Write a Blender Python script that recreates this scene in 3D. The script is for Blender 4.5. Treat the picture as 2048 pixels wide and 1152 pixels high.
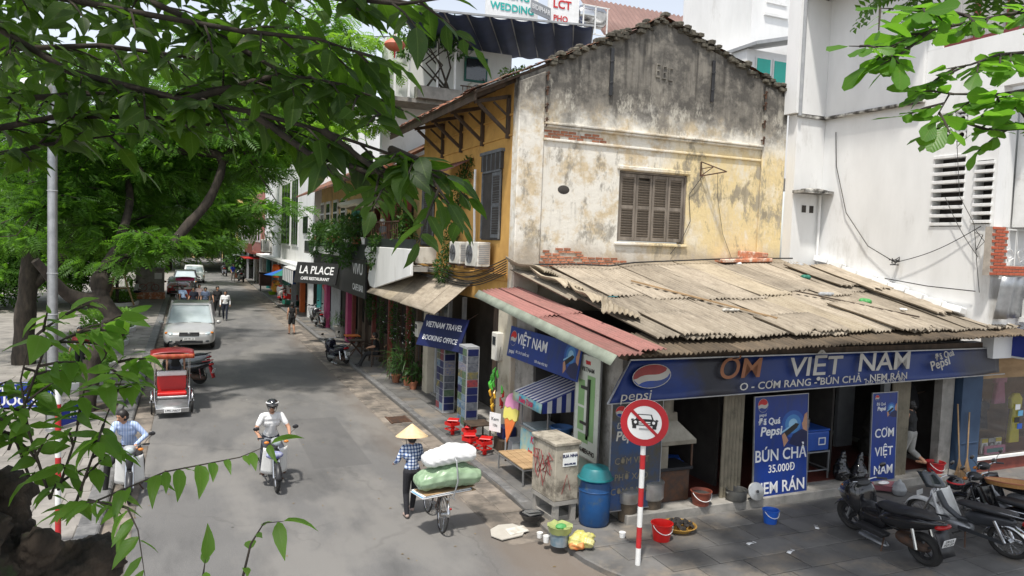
import bpy, bmesh, math, random
import numpy as np
from mathutils import Vector, Matrix, Euler

for o in list(bpy.data.objects):
    bpy.data.objects.remove(o)
SC = bpy.context.scene
COL = SC.collection
R = math.radians
rnd = random.Random(7)
nrs = np.random.RandomState(11)

# ------------------------------------------------------------------ camera, sky, sun, exposure
cam_d = bpy.data.cameras.new('camera')
cam_d.lens = 26.02; cam_d.sensor_width = 36; cam_d.clip_start = .05; cam_d.clip_end = 3000
cam = bpy.data.objects.new('camera', cam_d); COL.objects.link(cam)
cam.matrix_world = Matrix(((0.9164214, -0.0095971, -0.4000996, 0), (-0.3985945, 0.0679774, -0.9146045, 0),
                           (0.0359753, 0.9976407, 0.0584706, 5.1), (0, 0, 0, 1)))
SC.camera = cam
SUN = Vector((-.26, -.30, .92)).normalized()
w = bpy.data.worlds.new('World'); SC.world = w; w.use_nodes = True
nt = w.node_tree; nt.nodes.clear()
sk = nt.nodes.new('ShaderNodeTexSky'); sk.sky_type = 'NISHITA'; sk.sun_disc = False
sk.sun_elevation = math.asin(SUN.z); sk.sun_rotation = math.atan2(SUN.x, SUN.y)
sk.air_density = 1.0; sk.dust_density = 1.6; sk.ozone_density = 1.0; sk.altitude = 0
bg = nt.nodes.new('ShaderNodeBackground'); bg.inputs[1].default_value = .14
hs = nt.nodes.new('ShaderNodeHueSaturation'); hs.inputs['Saturation'].default_value = .38
wo = nt.nodes.new('ShaderNodeOutputWorld')
nt.links.new(sk.outputs[0], hs.inputs['Color']); nt.links.new(hs.outputs[0], bg.inputs[0]); nt.links.new(bg.outputs[0], wo.inputs[0])
sd = bpy.data.lights.new('sun', 'SUN'); sd.energy = 2.8; sd.angle = R(3); sd.color = (1, .955, .88)
so = bpy.data.objects.new('sun', sd); COL.objects.link(so)
so.rotation_euler = SUN.to_track_quat('Z', 'Y').to_euler(); so.location = (0, 0, 40)
vs = SC.view_settings; vs.view_transform = 'Standard'; vs.look = 'None'; vs.gamma = 1; vs.exposure = .76
vs.use_curve_mapping = False
SC.render.engine = 'CYCLES'; SC.cycles.max_bounces = 6; SC.cycles.use_denoising = True
SC.cycles.transparent_max_bounces = 12; SC.cycles.sample_clamp_indirect = 6

# ------------------------------------------------------------------ materials
MATS = {}
def lin(c):
    if isinstance(c, str):
        c = [int(c[i:i + 2], 16) / 255 for i in (0, 2, 4)]
        return tuple(((x + .055) / 1.055) ** 2.4 if x > .04045 else x / 12.92 for x in c) + (1,)
    return tuple(c) + (1,) if len(c) == 3 else tuple(c)

class NB:
    """small node-graph helper"""
    def __init__(s, name):
        s.m = bpy.data.materials.new(name); s.m.use_nodes = True
        s.t = s.m.node_tree; s.p = s.t.nodes['Principled BSDF']; s.out = s.t.nodes['Material Output']
        tc = s.t.nodes.new('ShaderNodeTexCoord'); s.obj = tc.outputs['Object']
        s.geo = s.t.nodes.new('ShaderNodeNewGeometry'); s.pos = s.geo.outputs['Position']
    def n(s, typ, ins=None, **kw):
        nd = s.t.nodes.new(typ)
        for k, v in kw.items(): setattr(nd, k, v)
        for k, v in (ins or {}).items():
            if isinstance(v, bpy.types.NodeSocket): s.t.links.new(v, nd.inputs[k])
            else: nd.inputs[k].default_value = v
        return nd
    def map(s, vec, scale=(1, 1, 1), loc=(0, 0, 0), rot=(0, 0, 0)):
        return s.n('ShaderNodeMapping', {'Vector': vec, 'Scale': scale, 'Location': loc, 'Rotation': rot}).outputs[0]
    def noise(s, vec, scale=5, detail=6, rough=.6, dist=0):
        return s.n('ShaderNodeTexNoise', {'Vector': vec, 'Scale': scale, 'Detail': detail, 'Roughness': rough, 'Distortion': dist}).outputs[0]
    def ramp(s, fac, stops, interp='LINEAR'):
        nd = s.n('ShaderNodeValToRGB', {'Fac': fac}); cr = nd.color_ramp; cr.interpolation = interp
        while len(cr.elements) < len(stops): cr.elements.new(.5)
        for e, (p, c) in zip(cr.elements, stops):
            e.position = p; e.color = lin(c) if not isinstance(c, (int, float)) else (c, c, c, 1)
        return nd.outputs[0]
    def mix(s, fac, a, b, mode='MIX'):
        nd = s.n('ShaderNodeMix', data_type='RGBA', blend_type=mode)
        for i, v in ((0, fac), (6, a), (7, b)):
            if isinstance(v, bpy.types.NodeSocket): s.t.links.new(v, nd.inputs[i])
            elif i == 0: nd.inputs[0].default_value = v
            else: nd.inputs[i].default_value = lin(v)
        return nd.outputs[2]
    def math(s, op, a, b=0.0, c=0.0, clamp=False):
        nd = s.n('ShaderNodeMath', operation=op, use_clamp=clamp)
        for i, v in enumerate((a, b, c)):
            if isinstance(v, bpy.types.NodeSocket): s.t.links.new(v, nd.inputs[i])
            else: nd.inputs[i].default_value = v
        return nd.outputs[0]
    def sep(s, vec):
        return s.n('ShaderNodeSeparateXYZ', {0: vec}).outputs
    def smooth(s, v, a, b):
        nd = s.n('ShaderNodeMapRange', {0: v, 1: a, 2: b, 3: 0., 4: 1.}, interpolation_type='SMOOTHSTEP'); return nd.outputs[0]
    def set(s, color=None, rough=None, **kw):
        for k, v in (('Base Color', color), ('Roughness', rough)):
            if v is None: continue
            if isinstance(v, bpy.types.NodeSocket): s.t.links.new(v, s.p.inputs[k])
            elif k == 'Base Color': s.p.inputs[k].default_value = lin(v)
            else: s.p.inputs[k].default_value = v
        for k, v in kw.items(): s.p.inputs[k.replace('_', ' ')].default_value = v
    def bump(s, h, strength=.3, dist=.02):
        b = s.n('ShaderNodeBump', {'Height': h, 'Strength': strength, 'Distance': dist})
        s.t.links.new(b.outputs[0], s.p.inputs['Normal'])

def mat(name, c, c2=None, scale=4, rough=.7, lo=.35, hi=.65, bump=0, bscale=40, rand=.0, metal=0, stretch=(1, 1, 1),
        trans=0, spec=.5, coat=0, dirt=None, dscale=1.5, dlo=.55, dhi=.7, space='obj', emit=0, alpha=1):
    if name in MATS: return MATS[name]
    b = NB(name)
    vec = b.obj if space == 'obj' else b.pos
    vec = b.map(vec, stretch)
    if c2 is None:
        base = [x for x in lin(c)[:3]]; c2 = tuple(x * .78 for x in base); c = tuple(min(1, x * 1.06) for x in base)
    col = b.ramp(b.noise(vec, scale), ((lo, c), (hi, c2)))
    if dirt is not None:
        col = b.mix(b.ramp(b.noise(vec, dscale, 8, .7), ((dlo, 0.), (dhi, 1.))), col, dirt)
    if rand:
        oi = b.n('ShaderNodeObjectInfo')
        hv = b.n('ShaderNodeHueSaturation', {'Color': col, 'Value': b.n('ShaderNodeMapRange', {0: oi.outputs['Random'], 3: 1 - rand, 4: 1 + rand}).outputs[0]})
        col = hv.outputs[0]
    b.set(col, rough, Metallic=metal, Specular_IOR_Level=spec)
    if coat: b.set(Coat_Weight=coat, Coat_Roughness=.08)
    if trans: b.set(Transmission_Weight=trans)
    if alpha < 1: b.set(Alpha=alpha)
    if emit:
        b.t.links.new(col, b.p.inputs['Emission Color']); b.p.inputs['Emission Strength'].default_value = emit
    if bump: b.bump(b.noise(vec, bscale, 4), bump, .01)
    MATS[name] = b.m
    return b.m

def leafmat(name, c1, c2, tl, rough=.4, scale=3, trans=.45, vein=0):
    if name in MATS: return MATS[name]
    b = NB(name)
    oi = b.n('ShaderNodeObjectInfo')
    nv = b.noise(b.pos, scale, 3)
    f = b.math('MULTIPLY_ADD', oi.outputs['Random'], .35, nv)
    col = b.ramp(f, ((.35, c1), (.85, c2)))
    if vein:
        uv = b.sep(b.n('ShaderNodeTexCoord').outputs['UV']); ax = b.math('ABSOLUTE', uv[0]); fr = b.math('ABSOLUTE', b.math('SUBTRACT', b.math('FRACT', b.math('MULTIPLY_ADD', uv[1], 9., b.math('MULTIPLY', ax, -11.))), .5))
        col = b.mix(b.math('MAXIMUM', b.math('MULTIPLY', b.math('LESS_THAN', ax, .012), vein), b.math('MULTIPLY', b.math('LESS_THAN', fr, .06), vein * .35)), col, (.16, .24, .06))
        col = b.mix(b.ramp(b.noise(b.pos, 26, 5, .7), ((.60, 0.), (.72, .6))), col, (.16, .13, .03))
        b.bump(fr, .12, .01)
    b.set(col, rough, Specular_IOR_Level=.35)
    t = b.n('ShaderNodeBsdfTranslucent', {'Color': lin(tl)})
    ms = b.n('ShaderNodeMixShader', {0: trans, 1: b.p.outputs[0], 2: t.outputs[0]})
    b.t.links.new(ms.outputs[0], b.out.inputs[0])
    MATS[name] = b.m
    return b.m

# ------------------------------------------------------------------ mesh builder
def V(*a): return Vector(a)
class MB:
    def __init__(s): s.v = []; s.f = []; s.m = []; s.mi = 0; s.M = None
    def _a(s, vs, fs):
        k = len(s.v)
        if s.M is not None: vs = [s.M @ Vector(p) for p in vs]
        s.v += [tuple(p) for p in vs]
        s.f += [tuple(i + k for i in f) for f in fs]; s.m += [s.mi] * len(fs)
        return s
    def mat(s, i): s.mi = i; return s
    def tf(s, M=None): s.M = M; return s
    def face(s, *p): return s._a(p, [tuple(range(len(p)))])
    def box(s, x0, x1, y0, y1, z0, z1):
        return s._a([(x0, y0, z0), (x1, y0, z0), (x1, y1, z0), (x0, y1, z0), (x0, y0, z1), (x1, y0, z1), (x1, y1, z1), (x0, y1, z1)],
                    [(3, 2, 1, 0), (4, 5, 6, 7), (0, 1, 5, 4), (1, 2, 6, 5), (2, 3, 7, 6), (3, 0, 4, 7)])
    def cbox(s, c, d, rot=None):
        M = Matrix.Translation(c) @ (Euler(rot).to_matrix().to_4x4() if rot else Matrix())
        vs = [M @ V(sx * d[0] / 2, sy * d[1] / 2, sz * d[2] / 2) for sz in (-1, 1) for sx, sy in ((-1, -1), (1, -1), (1, 1), (-1, 1))]
        return s._a(vs, [(3, 2, 1, 0), (4, 5, 6, 7), (0, 1, 5, 4), (1, 2, 6, 5), (2, 3, 7, 6), (3, 0, 4, 7)])
    def bar(s, p, q, w, h=None, up=(0, 0, 1)):
        p, q = Vector(p), Vector(q); h = h or w; d = (q - p).normalized(); u = Vector(up)
        if abs(d.dot(u)) > .98: u = V(0, 1, 0)
        x = d.cross(u).normalized() * (w / 2); y = x.cross(d).normalized() * (h / 2)
        vs = [a + sx * x + sy * y for a in (p, q) for sx, sy in ((-1, -1), (1, -1), (1, 1), (-1, 1))]
        return s._a(vs, [(0, 1, 2, 3), (7, 6, 5, 4), (4, 5, 1, 0), (5, 6, 2, 1), (6, 7, 3, 2), (7, 4, 0, 3)])
    def tube(s, pts, r, n=8, cap=True, closed=False):
        pts = [Vector(p) for p in pts]; m = len(pts)
        rs = r if isinstance(r, (list, tuple)) else [r] * m
        vs = []; fs = []; pu = None
        for i, p in enumerate(pts):
            if closed: d = pts[(i + 1) % m] - pts[i - 1]
            else: d = pts[min(i + 1, m - 1)] - pts[max(i - 1, 0)]
            d.normalize()
            if pu is None:
                u = V(0, 0, 1) if abs(d.z) < .9 else V(1, 0, 0)
            else: u = pu
            x = d.cross(u)
            if x.length < 1e-6: x = d.cross(V(0, 1, 0))
            x.normalize(); u = x.cross(d).normalized(); pu = u
            for k in range(n):
                a = 2 * math.pi * k / n
                vs.append(p + (x * math.cos(a) + u * math.sin(a)) * rs[i])
        for i in range(m if closed else m - 1):
            j = (i + 1) % m
            for k in range(n):
                l = (k + 1) % n
                fs.append((i * n + k, i * n + l, j * n + l, j * n + k))
        if cap and not closed:
            fs.append(tuple(range(n))[::-1]); fs.append(tuple((m - 1) * n + k for k in range(n)))
        return s._a(vs, fs)
    def lathe(s, prof, n=20, c=(0, 0, 0), axis='z', cap=True, sx=1, sy=1):
        vs = []; fs = []; c = Vector(c); m = len(prof)
        for r, z in prof:
            for k in range(n):
                a = 2 * math.pi * k / n; x, y = r * math.cos(a) * sx, r * math.sin(a) * sy
                p = {'z': (x, y, z), 'x': (z, x, y), 'y': (y, z, x)}[axis]
                vs.append(c + Vector(p))
        for i in range(m - 1):
            for k in range(n):
                l = (k + 1) % n; fs.append((i * n + k, i * n + l, (i + 1) * n + l, (i + 1) * n + k))
        if cap:
            if prof[0][0] > 1e-5: fs.append(tuple(range(n))[::-1])
            if prof[-1][0] > 1e-5: fs.append(tuple((m - 1) * n + k for k in range(n)))
        return s._a(vs, fs)
    def ball(s, c, r, n=12, m=8):
        r = r if isinstance(r, (tuple, list)) else (r, r, r)
        vs = []; fs = []
        for i in range(m + 1):
            t = math.pi * i / m
            for k in range(n):
                a = 2 * math.pi * k / n
                vs.append((c[0] + r[0] * math.sin(t) * math.cos(a), c[1] + r[1] * math.sin(t) * math.sin(a), c[2] - r[2] * math.cos(t)))
        for i in range(m):
            for k in range(n):
                l = (k + 1) % n; fs.append((i * n + k, i * n + l, (i + 1) * n + l, (i + 1) * n + k))
        return s._a(vs, fs)
    def torus(s, c, R_, r, axis='x', n=28, m=8, sq=1):
        c = Vector(c); vs = []; fs = []
        for i in range(n):
            a = 2 * math.pi * i / n
            for k in range(m):
                b = 2 * math.pi * k / m; q = R_ + r * math.cos(b); h = r * sq * math.sin(b)
                p = {'x': (h, q * math.cos(a), q * math.sin(a)), 'y': (q * math.cos(a), h, q * math.sin(a)), 'z': (q * math.cos(a), q * math.sin(a), h)}[axis]
                vs.append(c + Vector(p))
        for i in range(n):
            j = (i + 1) % n
            for k in range(m):
                l = (k + 1) % m; fs.append((i * m + k, i * m + l, j * m + l, j * m + k))
        return s._a(vs, fs)
    def prism(s, poly, plane, d0, d1):
        """poly: 2-D outline; plane 'xz','yz','xy'; extruded along the third axis"""
        def P(a, b, d): return {'xz': (a, d, b), 'yz': (d, a, b), 'xy': (a, b, d)}[plane]
        n = len(poly); vs = [P(a, b, d0) for a, b in poly] + [P(a, b, d1) for a, b in poly]
        fs = [tuple(range(n)), tuple(range(2 * n - 1, n - 1, -1))]
        fs += [(i, (i + 1) % n, n + (i + 1) % n, n + i) for i in range(n)]
        return s._a(vs, fs)
    def loft(s, rings, cap=True, closed=True):
        n = len(rings[0]); vs = [p for r in rings for p in r]; fs = []
        for i in range(len(rings) - 1):
            for k in range(n if closed else n - 1):
                l = (k + 1) % n; fs.append((i * n + k, i * n + l, (i + 1) * n + l, (i + 1) * n + k))
        if cap and closed:
            fs.append(tuple(range(n))[::-1]); fs.append(tuple((len(rings) - 1) * n + k for k in range(n)))
        return s._a(vs, fs)
    def sheet(s, fn, nu, nv):
        vs = [fn(i / nu, j / nv) for i in range(nu + 1) for j in range(nv + 1)]
        fs = [(i * (nv + 1) + j, i * (nv + 1) + j + 1, (i + 1) * (nv + 1) + j + 1, (i + 1) * (nv + 1) + j) for i in range(nu) for j in range(nv)]
        return s._a(vs, fs)
    def mesh(s, name, mats=(), smooth=35):
        me = bpy.data.meshes.new(name); me.from_pydata(s.v, [], s.f)
        for m in (mats if isinstance(mats, (list, tuple)) else [mats]): me.materials.append(m)
        if any(s.m): me.polygons.foreach_set('material_index', s.m)
        bm = bmesh.new(); bm.from_mesh(me); bmesh.ops.recalc_face_normals(bm, faces=bm.faces); bm.to_mesh(me); bm.free()
        if smooth:
            me.polygons.foreach_set('use_smooth', [True] * len(me.polygons)); me.set_sharp_from_angle(angle=R(smooth))
        return me
    def build(s, name, mats=(), parent=None, smooth=35, bev=0, seg=1, solid=0, **tags):
        o = link(name, s.mesh(name, mats, smooth), parent)
        if solid:
            m = o.modifiers.new('solid', 'SOLIDIFY'); m.thickness = solid; m.offset = 0
        if bev:
            m = o.modifiers.new('bevel', 'BEVEL'); m.width = bev; m.segments = seg; m.limit_method = 'ANGLE'; m.angle_limit = R(40); m.harden_normals = False
        for k, v in tags.items(): o[k] = v
        return o

def link(name, data, parent=None, loc=None, rot=None, scale=None):
    o = bpy.data.objects.new(name, data); COL.objects.link(o)
    if parent is not None: o.parent = parent
    if loc is not None: o.location = loc
    if rot is not None: o.rotation_euler = rot
    if scale is not None: o.scale = scale if isinstance(scale, (tuple, list)) else (scale,) * 3
    return o
def thing(name, label, cat, loc=(0, 0, 0), rotz=0, group=None, scale=1):
    o = link(name, None, None, loc, (0, 0, rotz), scale); o.empty_display_size = .1
    return tag(o, label, cat, group)
def tag(o, label, cat=None, group=None, kind=None):
    o['label'] = label
    if cat: o['category'] = cat
    if group: o['group'] = group
    if kind: o['kind'] = kind
    return o
def struct(o): o['kind'] = 'structure'; return o
def copy_tree(o, parent=None):
    c = o.copy(); COL.objects.link(c); c.parent = parent
    for ch in o.children: copy_tree(ch, c)
    return c
def npmesh(name, v, f, mats, smooth=False, uv=None):
    v = np.asarray(v, np.float32); f = np.asarray(f, np.int32); k = f.shape[1]
    me = bpy.data.meshes.new(name); me.vertices.add(len(v)); me.vertices.foreach_set('co', v.ravel())
    me.loops.add(f.size); me.loops.foreach_set('vertex_index', f.ravel())
    me.polygons.add(len(f)); me.polygons.foreach_set('loop_start', np.arange(0, f.size, k, dtype=np.int32))
    if smooth: me.polygons.foreach_set('use_smooth', np.ones(len(f), bool))
    me.update(calc_edges=True)
    if uv is not None: me.uv_layers.new(name='UVMap').data.foreach_set('uv', np.asarray(uv, np.float32)[f.ravel()].ravel())
    for m in (mats if isinstance(mats, (list, tuple)) else [mats]): me.materials.append(m)
    return me
def text(body, size, mat_, parent, M, name='lettering', shear=0, bold=0, sx=1, ext=.002, align='CENTER'):
    """lettering standing in the local xz-plane facing -y, placed by matrix M"""
    c = bpy.data.curves.new(name, 'FONT'); c.body = body; c.size = size; c.shear = shear; c.offset = bold; c.extrude = ext
    c.align_x = align; c.align_y = 'CENTER'; c.resolution_u = 3; c.materials.append(mat_)
    o = link(name, c, parent)
    o.matrix_local = M @ Matrix.Diagonal((sx, 1, 1, 1))
    return o
def TM(loc, rx=90, rz=0, ry=0):
    return Matrix.Translation(loc) @ Euler((R(rx), R(ry), R(rz)), 'XYZ').to_matrix().to_4x4()
def frame_m(o, ux, uy):
    """matrix with local x along ux and local y along uy (text plane) at o"""
    x = Vector(ux).normalized(); y = Vector(uy); y = (y - x * y.dot(x)).normalized(); z = x.cross(y)
    return Matrix(((x.x, y.x, z.x, o[0]), (x.y, y.y, z.y, o[1]), (x.z, y.z, z.z, o[2]), (0, 0, 0, 1)))
# ------------------------------------------------------------------ shared materials
def mk_gable():
    b = NB('weathered_plaster'); x, y, z = b.sep(b.pos)
    n1 = b.noise(b.pos, 1.0, 9, .68); n2 = b.noise(b.map(b.pos, (3, 3, .35)), 2.2, 8, .65); n3 = b.noise(b.pos, 7, 8, .7)
    n4 = b.noise(b.map(b.pos, (1, 1, 1), (31, 7, 5)), 1.7, 10, .72); n5 = b.noise(b.map(b.pos, (1, 1, .8), (3, 17, 2)), .75, 7, .62)
    n6 = b.noise(b.map(b.pos, (1, 1, .5), (9, 1, 44)), 2.8, 10, .75)
    cream = b.ramp(n3, ((.3, (.66, .55, .38)), (.7, (.48, .39, .26))))
    cream = b.mix(b.ramp(n4, ((.40, 0.), (.52, 1.))), cream, (.72, .69, .62))
    ym = b.math('MULTIPLY', b.smooth(b.math('MULTIPLY_ADD', b.math('SUBTRACT', n5, .5), 7, x), 10.4, 12.6), b.math('SUBTRACT', 1.0, b.smooth(z, 7.6, 8.2)))
    ym = b.math('MULTIPLY', ym, b.ramp(n6, ((.36, .25), (.5, 1.))))
    col = b.mix(ym, cream, b.mix(n3, (.74, .59, .30), (.68, .56, .34)))
    grey = b.ramp(n2, ((.28, (.13, .122, .108)), (.5, (.25, .23, .195)), (.72, (.42, .385, .32))))
    pm = b.ramp(b.math('MULTIPLY_ADD', n5, .5, b.math('MULTIPLY', n6, .55)), ((.555, 0.), (.61, .8)))
    col = b.mix(pm, col, grey)
    st = b.math('MULTIPLY', b.ramp(n2, ((.57, 0.), (.74, .4))), 1.0)
    col = b.mix(st, col, (.2, .18, .15))
    up = b.smooth(b.math('MULTIPLY_ADD', b.math('SUBTRACT', n1, .5), 2.4, z), 7.85, 8.75)
    soot = b.mix(b.ramp(n4, ((.44, 0.), (.58, 1.))), b.mix(.5, grey, (.17, .158, .14)), (.105, .098, .088))
    soot = b.mix(b.math('MULTIPLY', b.ramp(b.noise(b.map(b.pos, (4, 4, .25), (5, 0, 9)), 1.5, 6, .6), ((.50, 0.), (.66, .75))), b.smooth(z, 8.2, 9.6)), soot, (.06, .056, .05))
    soot = b.mix(b.math('MULTIPLY', b.ramp(n6, ((.53, 0.), (.62, .9))), b.math('SUBTRACT', 1.0, b.smooth(z, 8.3, 9.7))), soot, (.58, .55, .47))
    col = b.mix(up, col, soot)
    col = b.mix(b.math('MULTIPLY', b.math('SUBTRACT', 1.0, b.smooth(b.math('MULTIPLY_ADD', n1, 1.2, z), 5.35, 5.9)), .75), col, b.mix(n3, (.33, .29, .24), (.48, .40, .31)))
    b.set(col, .92, Specular_IOR_Level=.2)
    b.bump(b.math('MULTIPLY_ADD', n4, .6, b.math('MULTIPLY', n3, .5)), .55, .05)
    return b.m
M_GAB = mk_gable()
def mk_corr(name, c1, c2, c3, streak=.55):
    b = NB(name)
    oi = b.n('ShaderNodeObjectInfo'); off = b.n('ShaderNodeCombineXYZ', {0: b.math('MULTIPLY', oi.outputs['Random'], 40.), 1: 0., 2: 0.}).outputs[0]
    pos = b.n('ShaderNodeVectorMath', {0: b.pos, 1: off}, operation='ADD').outputs[0]
    n1 = b.noise(b.map(pos, (5, .7, 1)), 1.6, 8, .7); n2 = b.noise(pos, 1.1, 8, .65); n3 = b.noise(pos, 14, 6, .7)
    col = b.ramp(n1, ((.3, c1), (.55, c2), (.75, c3)))
    col = b.mix(b.ramp(n2, ((.5, 0.), (.68, streak))), col, c3)
    col = b.mix(b.ramp(n3, ((.55, 0.), (.72, .5))), col, (.10, .085, .07))
    hv = b.n('ShaderNodeHueSaturation', {'Color': col, 'Value': b.n('ShaderNodeMapRange', {0: oi.outputs['Random'], 3: .75, 4: 1.2}).outputs[0]})
    b.set(hv.outputs[0], .85, Specular_IOR_Level=.25); b.bump(n3, .3, .01)
    return b.m
M_CG = mk_corr('weathered_grey_fibre_sheet', (.41, .355, .28), (.295, .25, .192), (.165, .14, .11))
M_CB = mk_corr('weathered_beige_fibre_sheet', (.47, .405, .305), (.37, .31, .225), (.22, .185, .135), .5)
M_CR = mk_corr('faded_red_metal_sheet', (.32, .15, .13), (.265, .125, .108), (.20, .12, .10), .55)
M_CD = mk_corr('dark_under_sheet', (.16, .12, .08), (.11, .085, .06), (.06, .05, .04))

def mk_asphalt():
    b = NB('asphalt'); n1 = b.noise(b.pos, .35, 5, .6); n2 = b.noise(b.pos, 60, 3, .7); n3 = b.noise(b.map(b.pos, (1, .25, 1)), 1.2, 7, .65)
    x, y, z = b.sep(b.pos)
    col = b.ramp(n1, ((.3, (.175, .171, .166)), (.7, (.135, .132, .129))))
    col = b.mix(b.ramp(n3, ((.50, 0.), (.66, .6))), col, (.085, .084, .084))
    col = b.mix(b.ramp(n2, ((.42, .3), (.62, 0.))), col, (.04, .04, .04))
    col = b.mix(b.ramp(n2, ((.60, 0.), (.75, .4))), col, (.26, .25, .235))
    # dusty brown edge towards the right gutter
    ed = b.math('MULTIPLY', b.smooth(b.math('MULTIPLY_ADD', n3, 1.5, x), 4.7, 6.2), .7)
    col = b.mix(ed, col, (.17, .135, .105))
    big = b.noise(b.map(b.pos, (1, .45, 1), (3, 8, 0)), .55, 6, .6); col = b.mix(b.ramp(big, ((.46, 0.), (.58, .55))), col, (.215, .205, .19))
    dv = b.n('ShaderNodeVectorMath', {0: b.pos, 1: b.n('ShaderNodeTexNoise', {'Vector': b.pos, 'Scale': 1.6, 'Detail': 5}).outputs['Color']}, operation='ADD').outputs[0]
    ck = b.n('ShaderNodeTexVoronoi', {'Vector': b.map(dv, (1, .6, 0)), 'Scale': .33}, feature='DISTANCE_TO_EDGE').outputs[0]
    col = b.mix(b.math('MULTIPLY', b.ramp(ck, ((.004, 1.), (.010, 0.))), b.ramp(n1, ((.45, 0.), (.55, .22)))), col, (.06, .057, .055))
    pt = b.math('MULTIPLY', b.math('MULTIPLY', b.smooth(x, 2.55, 2.6), b.math('SUBTRACT', 1., b.smooth(x, 3.85, 3.9))), b.math('MULTIPLY', b.smooth(y, 16.4, 16.45), b.math('SUBTRACT', 1., b.smooth(y, 21.1, 21.15))))
    col = b.mix(b.math('MULTIPLY', pt, .5), col, (.095, .093, .092))
    vo = b.n('ShaderNodeTexVoronoi', {'Vector': b.pos, 'Scale': 1.15, 'Randomness': 1.0}).outputs[0]
    spk = b.ramp(vo, ((.025, .75), (.04, 0.)))
    col = b.mix(spk, col, (.05, .045, .04))
    vo2 = b.n('ShaderNodeTexVoronoi', {'Vector': b.map(b.pos, (1, 1, 1), (5.3, 2.1, 0)), 'Scale': .9, 'Randomness': 1.0}).outputs[0]
    col = b.mix(b.ramp(vo2, ((.016, .8), (.024, 0.))), col, (.5, .48, .42))
    b.set(col, b.ramp(n3, ((.4, .85), (.7, .68))), Specular_IOR_Level=.3); b.bump(n2, .35, .01)
    return b.m
M_ASPH = mk_asphalt()
M_SLAB = mat('dark_stone_slab', (.150, .145, .138), (.080, .078, .075), 1.3, .62, rand=.22, bump=.2, bscale=30, dirt=(.20, .17, .135), dscale=.9, dlo=.50, dhi=.66, space='pos')
M_SLABL = mat('pale_stone_slab', (.27, .25, .225), (.19, .175, .16), 1.6, .75, rand=.16, bump=.2, bscale=30, dirt=(.12, .11, .10), dscale=.9, dlo=.55, dhi=.7, space='pos')
M_GUT = mat('gutter_concrete', (.235, .20, .165), (.15, .128, .105), 2.2, .85, rand=.22, bump=.3, bscale=25, dirt=(.09, .08, .07), dscale=1.1, dlo=.46, dhi=.62, space='pos')
M_KERB = mat('granite_kerb', (.18, .176, .172), (.10, .10, .10), 5, .7, rand=.15, bump=.2, bscale=60, space='pos')
M_EARTH = mat('soil', (.09, .07, .05), (.05, .04, .03), 4, .95, bump=.5, bscale=20)
M_WHITE = mat('white_limewash', (.76, .76, .75), (.64, .64, .63), 1.0, .85, lo=.4, hi=.75, bump=.2, bscale=9, dirt=(.44, .425, .39), dscale=1.3, dlo=.58, dhi=.82, space='pos', stretch=(1, 1, .35))
M_GRIME = mat('grimy_white_ledge', (.55, .54, .5), (.06, .055, .05), 3, .9, lo=.38, hi=.55, space='pos', bump=.3)
M_YEL = mat('ochre_plaster', (.56, .32, .085), (.42, .23, .06), 1.4, .88, bump=.15, bscale=12, dirt=(.20, .12, .05), dscale=1.3, dlo=.58, dhi=.75, space='pos')
M_YEL2 = mat('pale_ochre_plaster', (.70, .50, .22), (.60, .42, .18), 1.2, .88, bump=.1, dirt=(.36, .27, .15), dscale=1.2, space='pos')
M_SHUT = mat('grey_brown_shutter_wood', (.235, .20, .165), (.13, .11, .09), 6, .8, stretch=(1, 1, .3), rand=.14, bump=.3, bscale=30)
M_SHUTB = mat('blue_grey_shutter_wood', (.15, .16, .17), (.09, .095, .10), 6, .8, rand=.12, bump=.2)
M_WOOD = mat('dark_timber', (.085, .055, .035), (.04, .027, .018), 7, .75, stretch=(1, 1, .25), rand=.15, bump=.2)
M_LWOOD = mat('raw_timber', (.42, .28, .15), (.28, .18, .09), 5, .75, stretch=(.3, 1, 1), rand=.12, bump=.2)
M_TILE = mat('old_clay_tile', (.30, .105, .05), (.15, .06, .035), 4, .9, rand=.35, bump=.4, bscale=25, dirt=(.075, .07, .05), dscale=3, dlo=.45, dhi=.6)
M_MOSS = mat('mossy_rubble', (.16, .14, .11), (.06, .055, .04), 5, .95, rand=.3, bump=.6, bscale=18)
M_BRICK = mat('exposed_brick', (.46, .17, .085), (.30, .12, .07), 9, .9, rand=.35, bump=.4, dirt=(.52, .44, .36), dscale=6, dlo=.5, dhi=.62)
M_BRICKN = mat('new_red_brick', (.45, .10, .045), (.34, .075, .035), 9, .8, rand=.12, bump=.2)
M_MORT = mat('mortar', (.45, .40, .34), (.33, .29, .25), 7, .95, bump=.4, space='pos')
M_IRON = mat('rusty_iron', (.05, .035, .028), (.11, .05, .025), 8, .8, bump=.3)
M_BLK = mat('black_plastic', (.018, .018, .02), (.028, .028, .03), 6, .42)
M_BLKG = mat('black_gloss_paint', (.010, .010, .012), (.014, .014, .016), 3, .16, coat=.6)
M_RUB = mat('tyre_rubber', (.018, .018, .018), (.032, .03, .028), 8, .85)
M_CHR = mat('chrome', (.62, .62, .62), (.50, .50, .50), 6, .18, metal=1)
M_STEEL = mat('galvanised_steel', (.45, .46, .47), (.33, .34, .35), 6, .42, metal=.75, bump=.05)
M_ALU = mat('dented_aluminium', (.55, .55, .54), (.40, .40, .39), 5, .4, metal=.85, bump=.15, bscale=14)
M_GREYP = mat('grey_paint', (.35, .36, .37), (.28, .29, .30), 4, .6)
M_SIL = mat('silver_car_paint', (.47, .47, .46), (.43, .43, .42), 3, .28, metal=.3, coat=.7)
M_GLS = mat('dark_glass', (.03, .036, .04), (.02, .024, .028), 3, .06, spec=.9)
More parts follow.
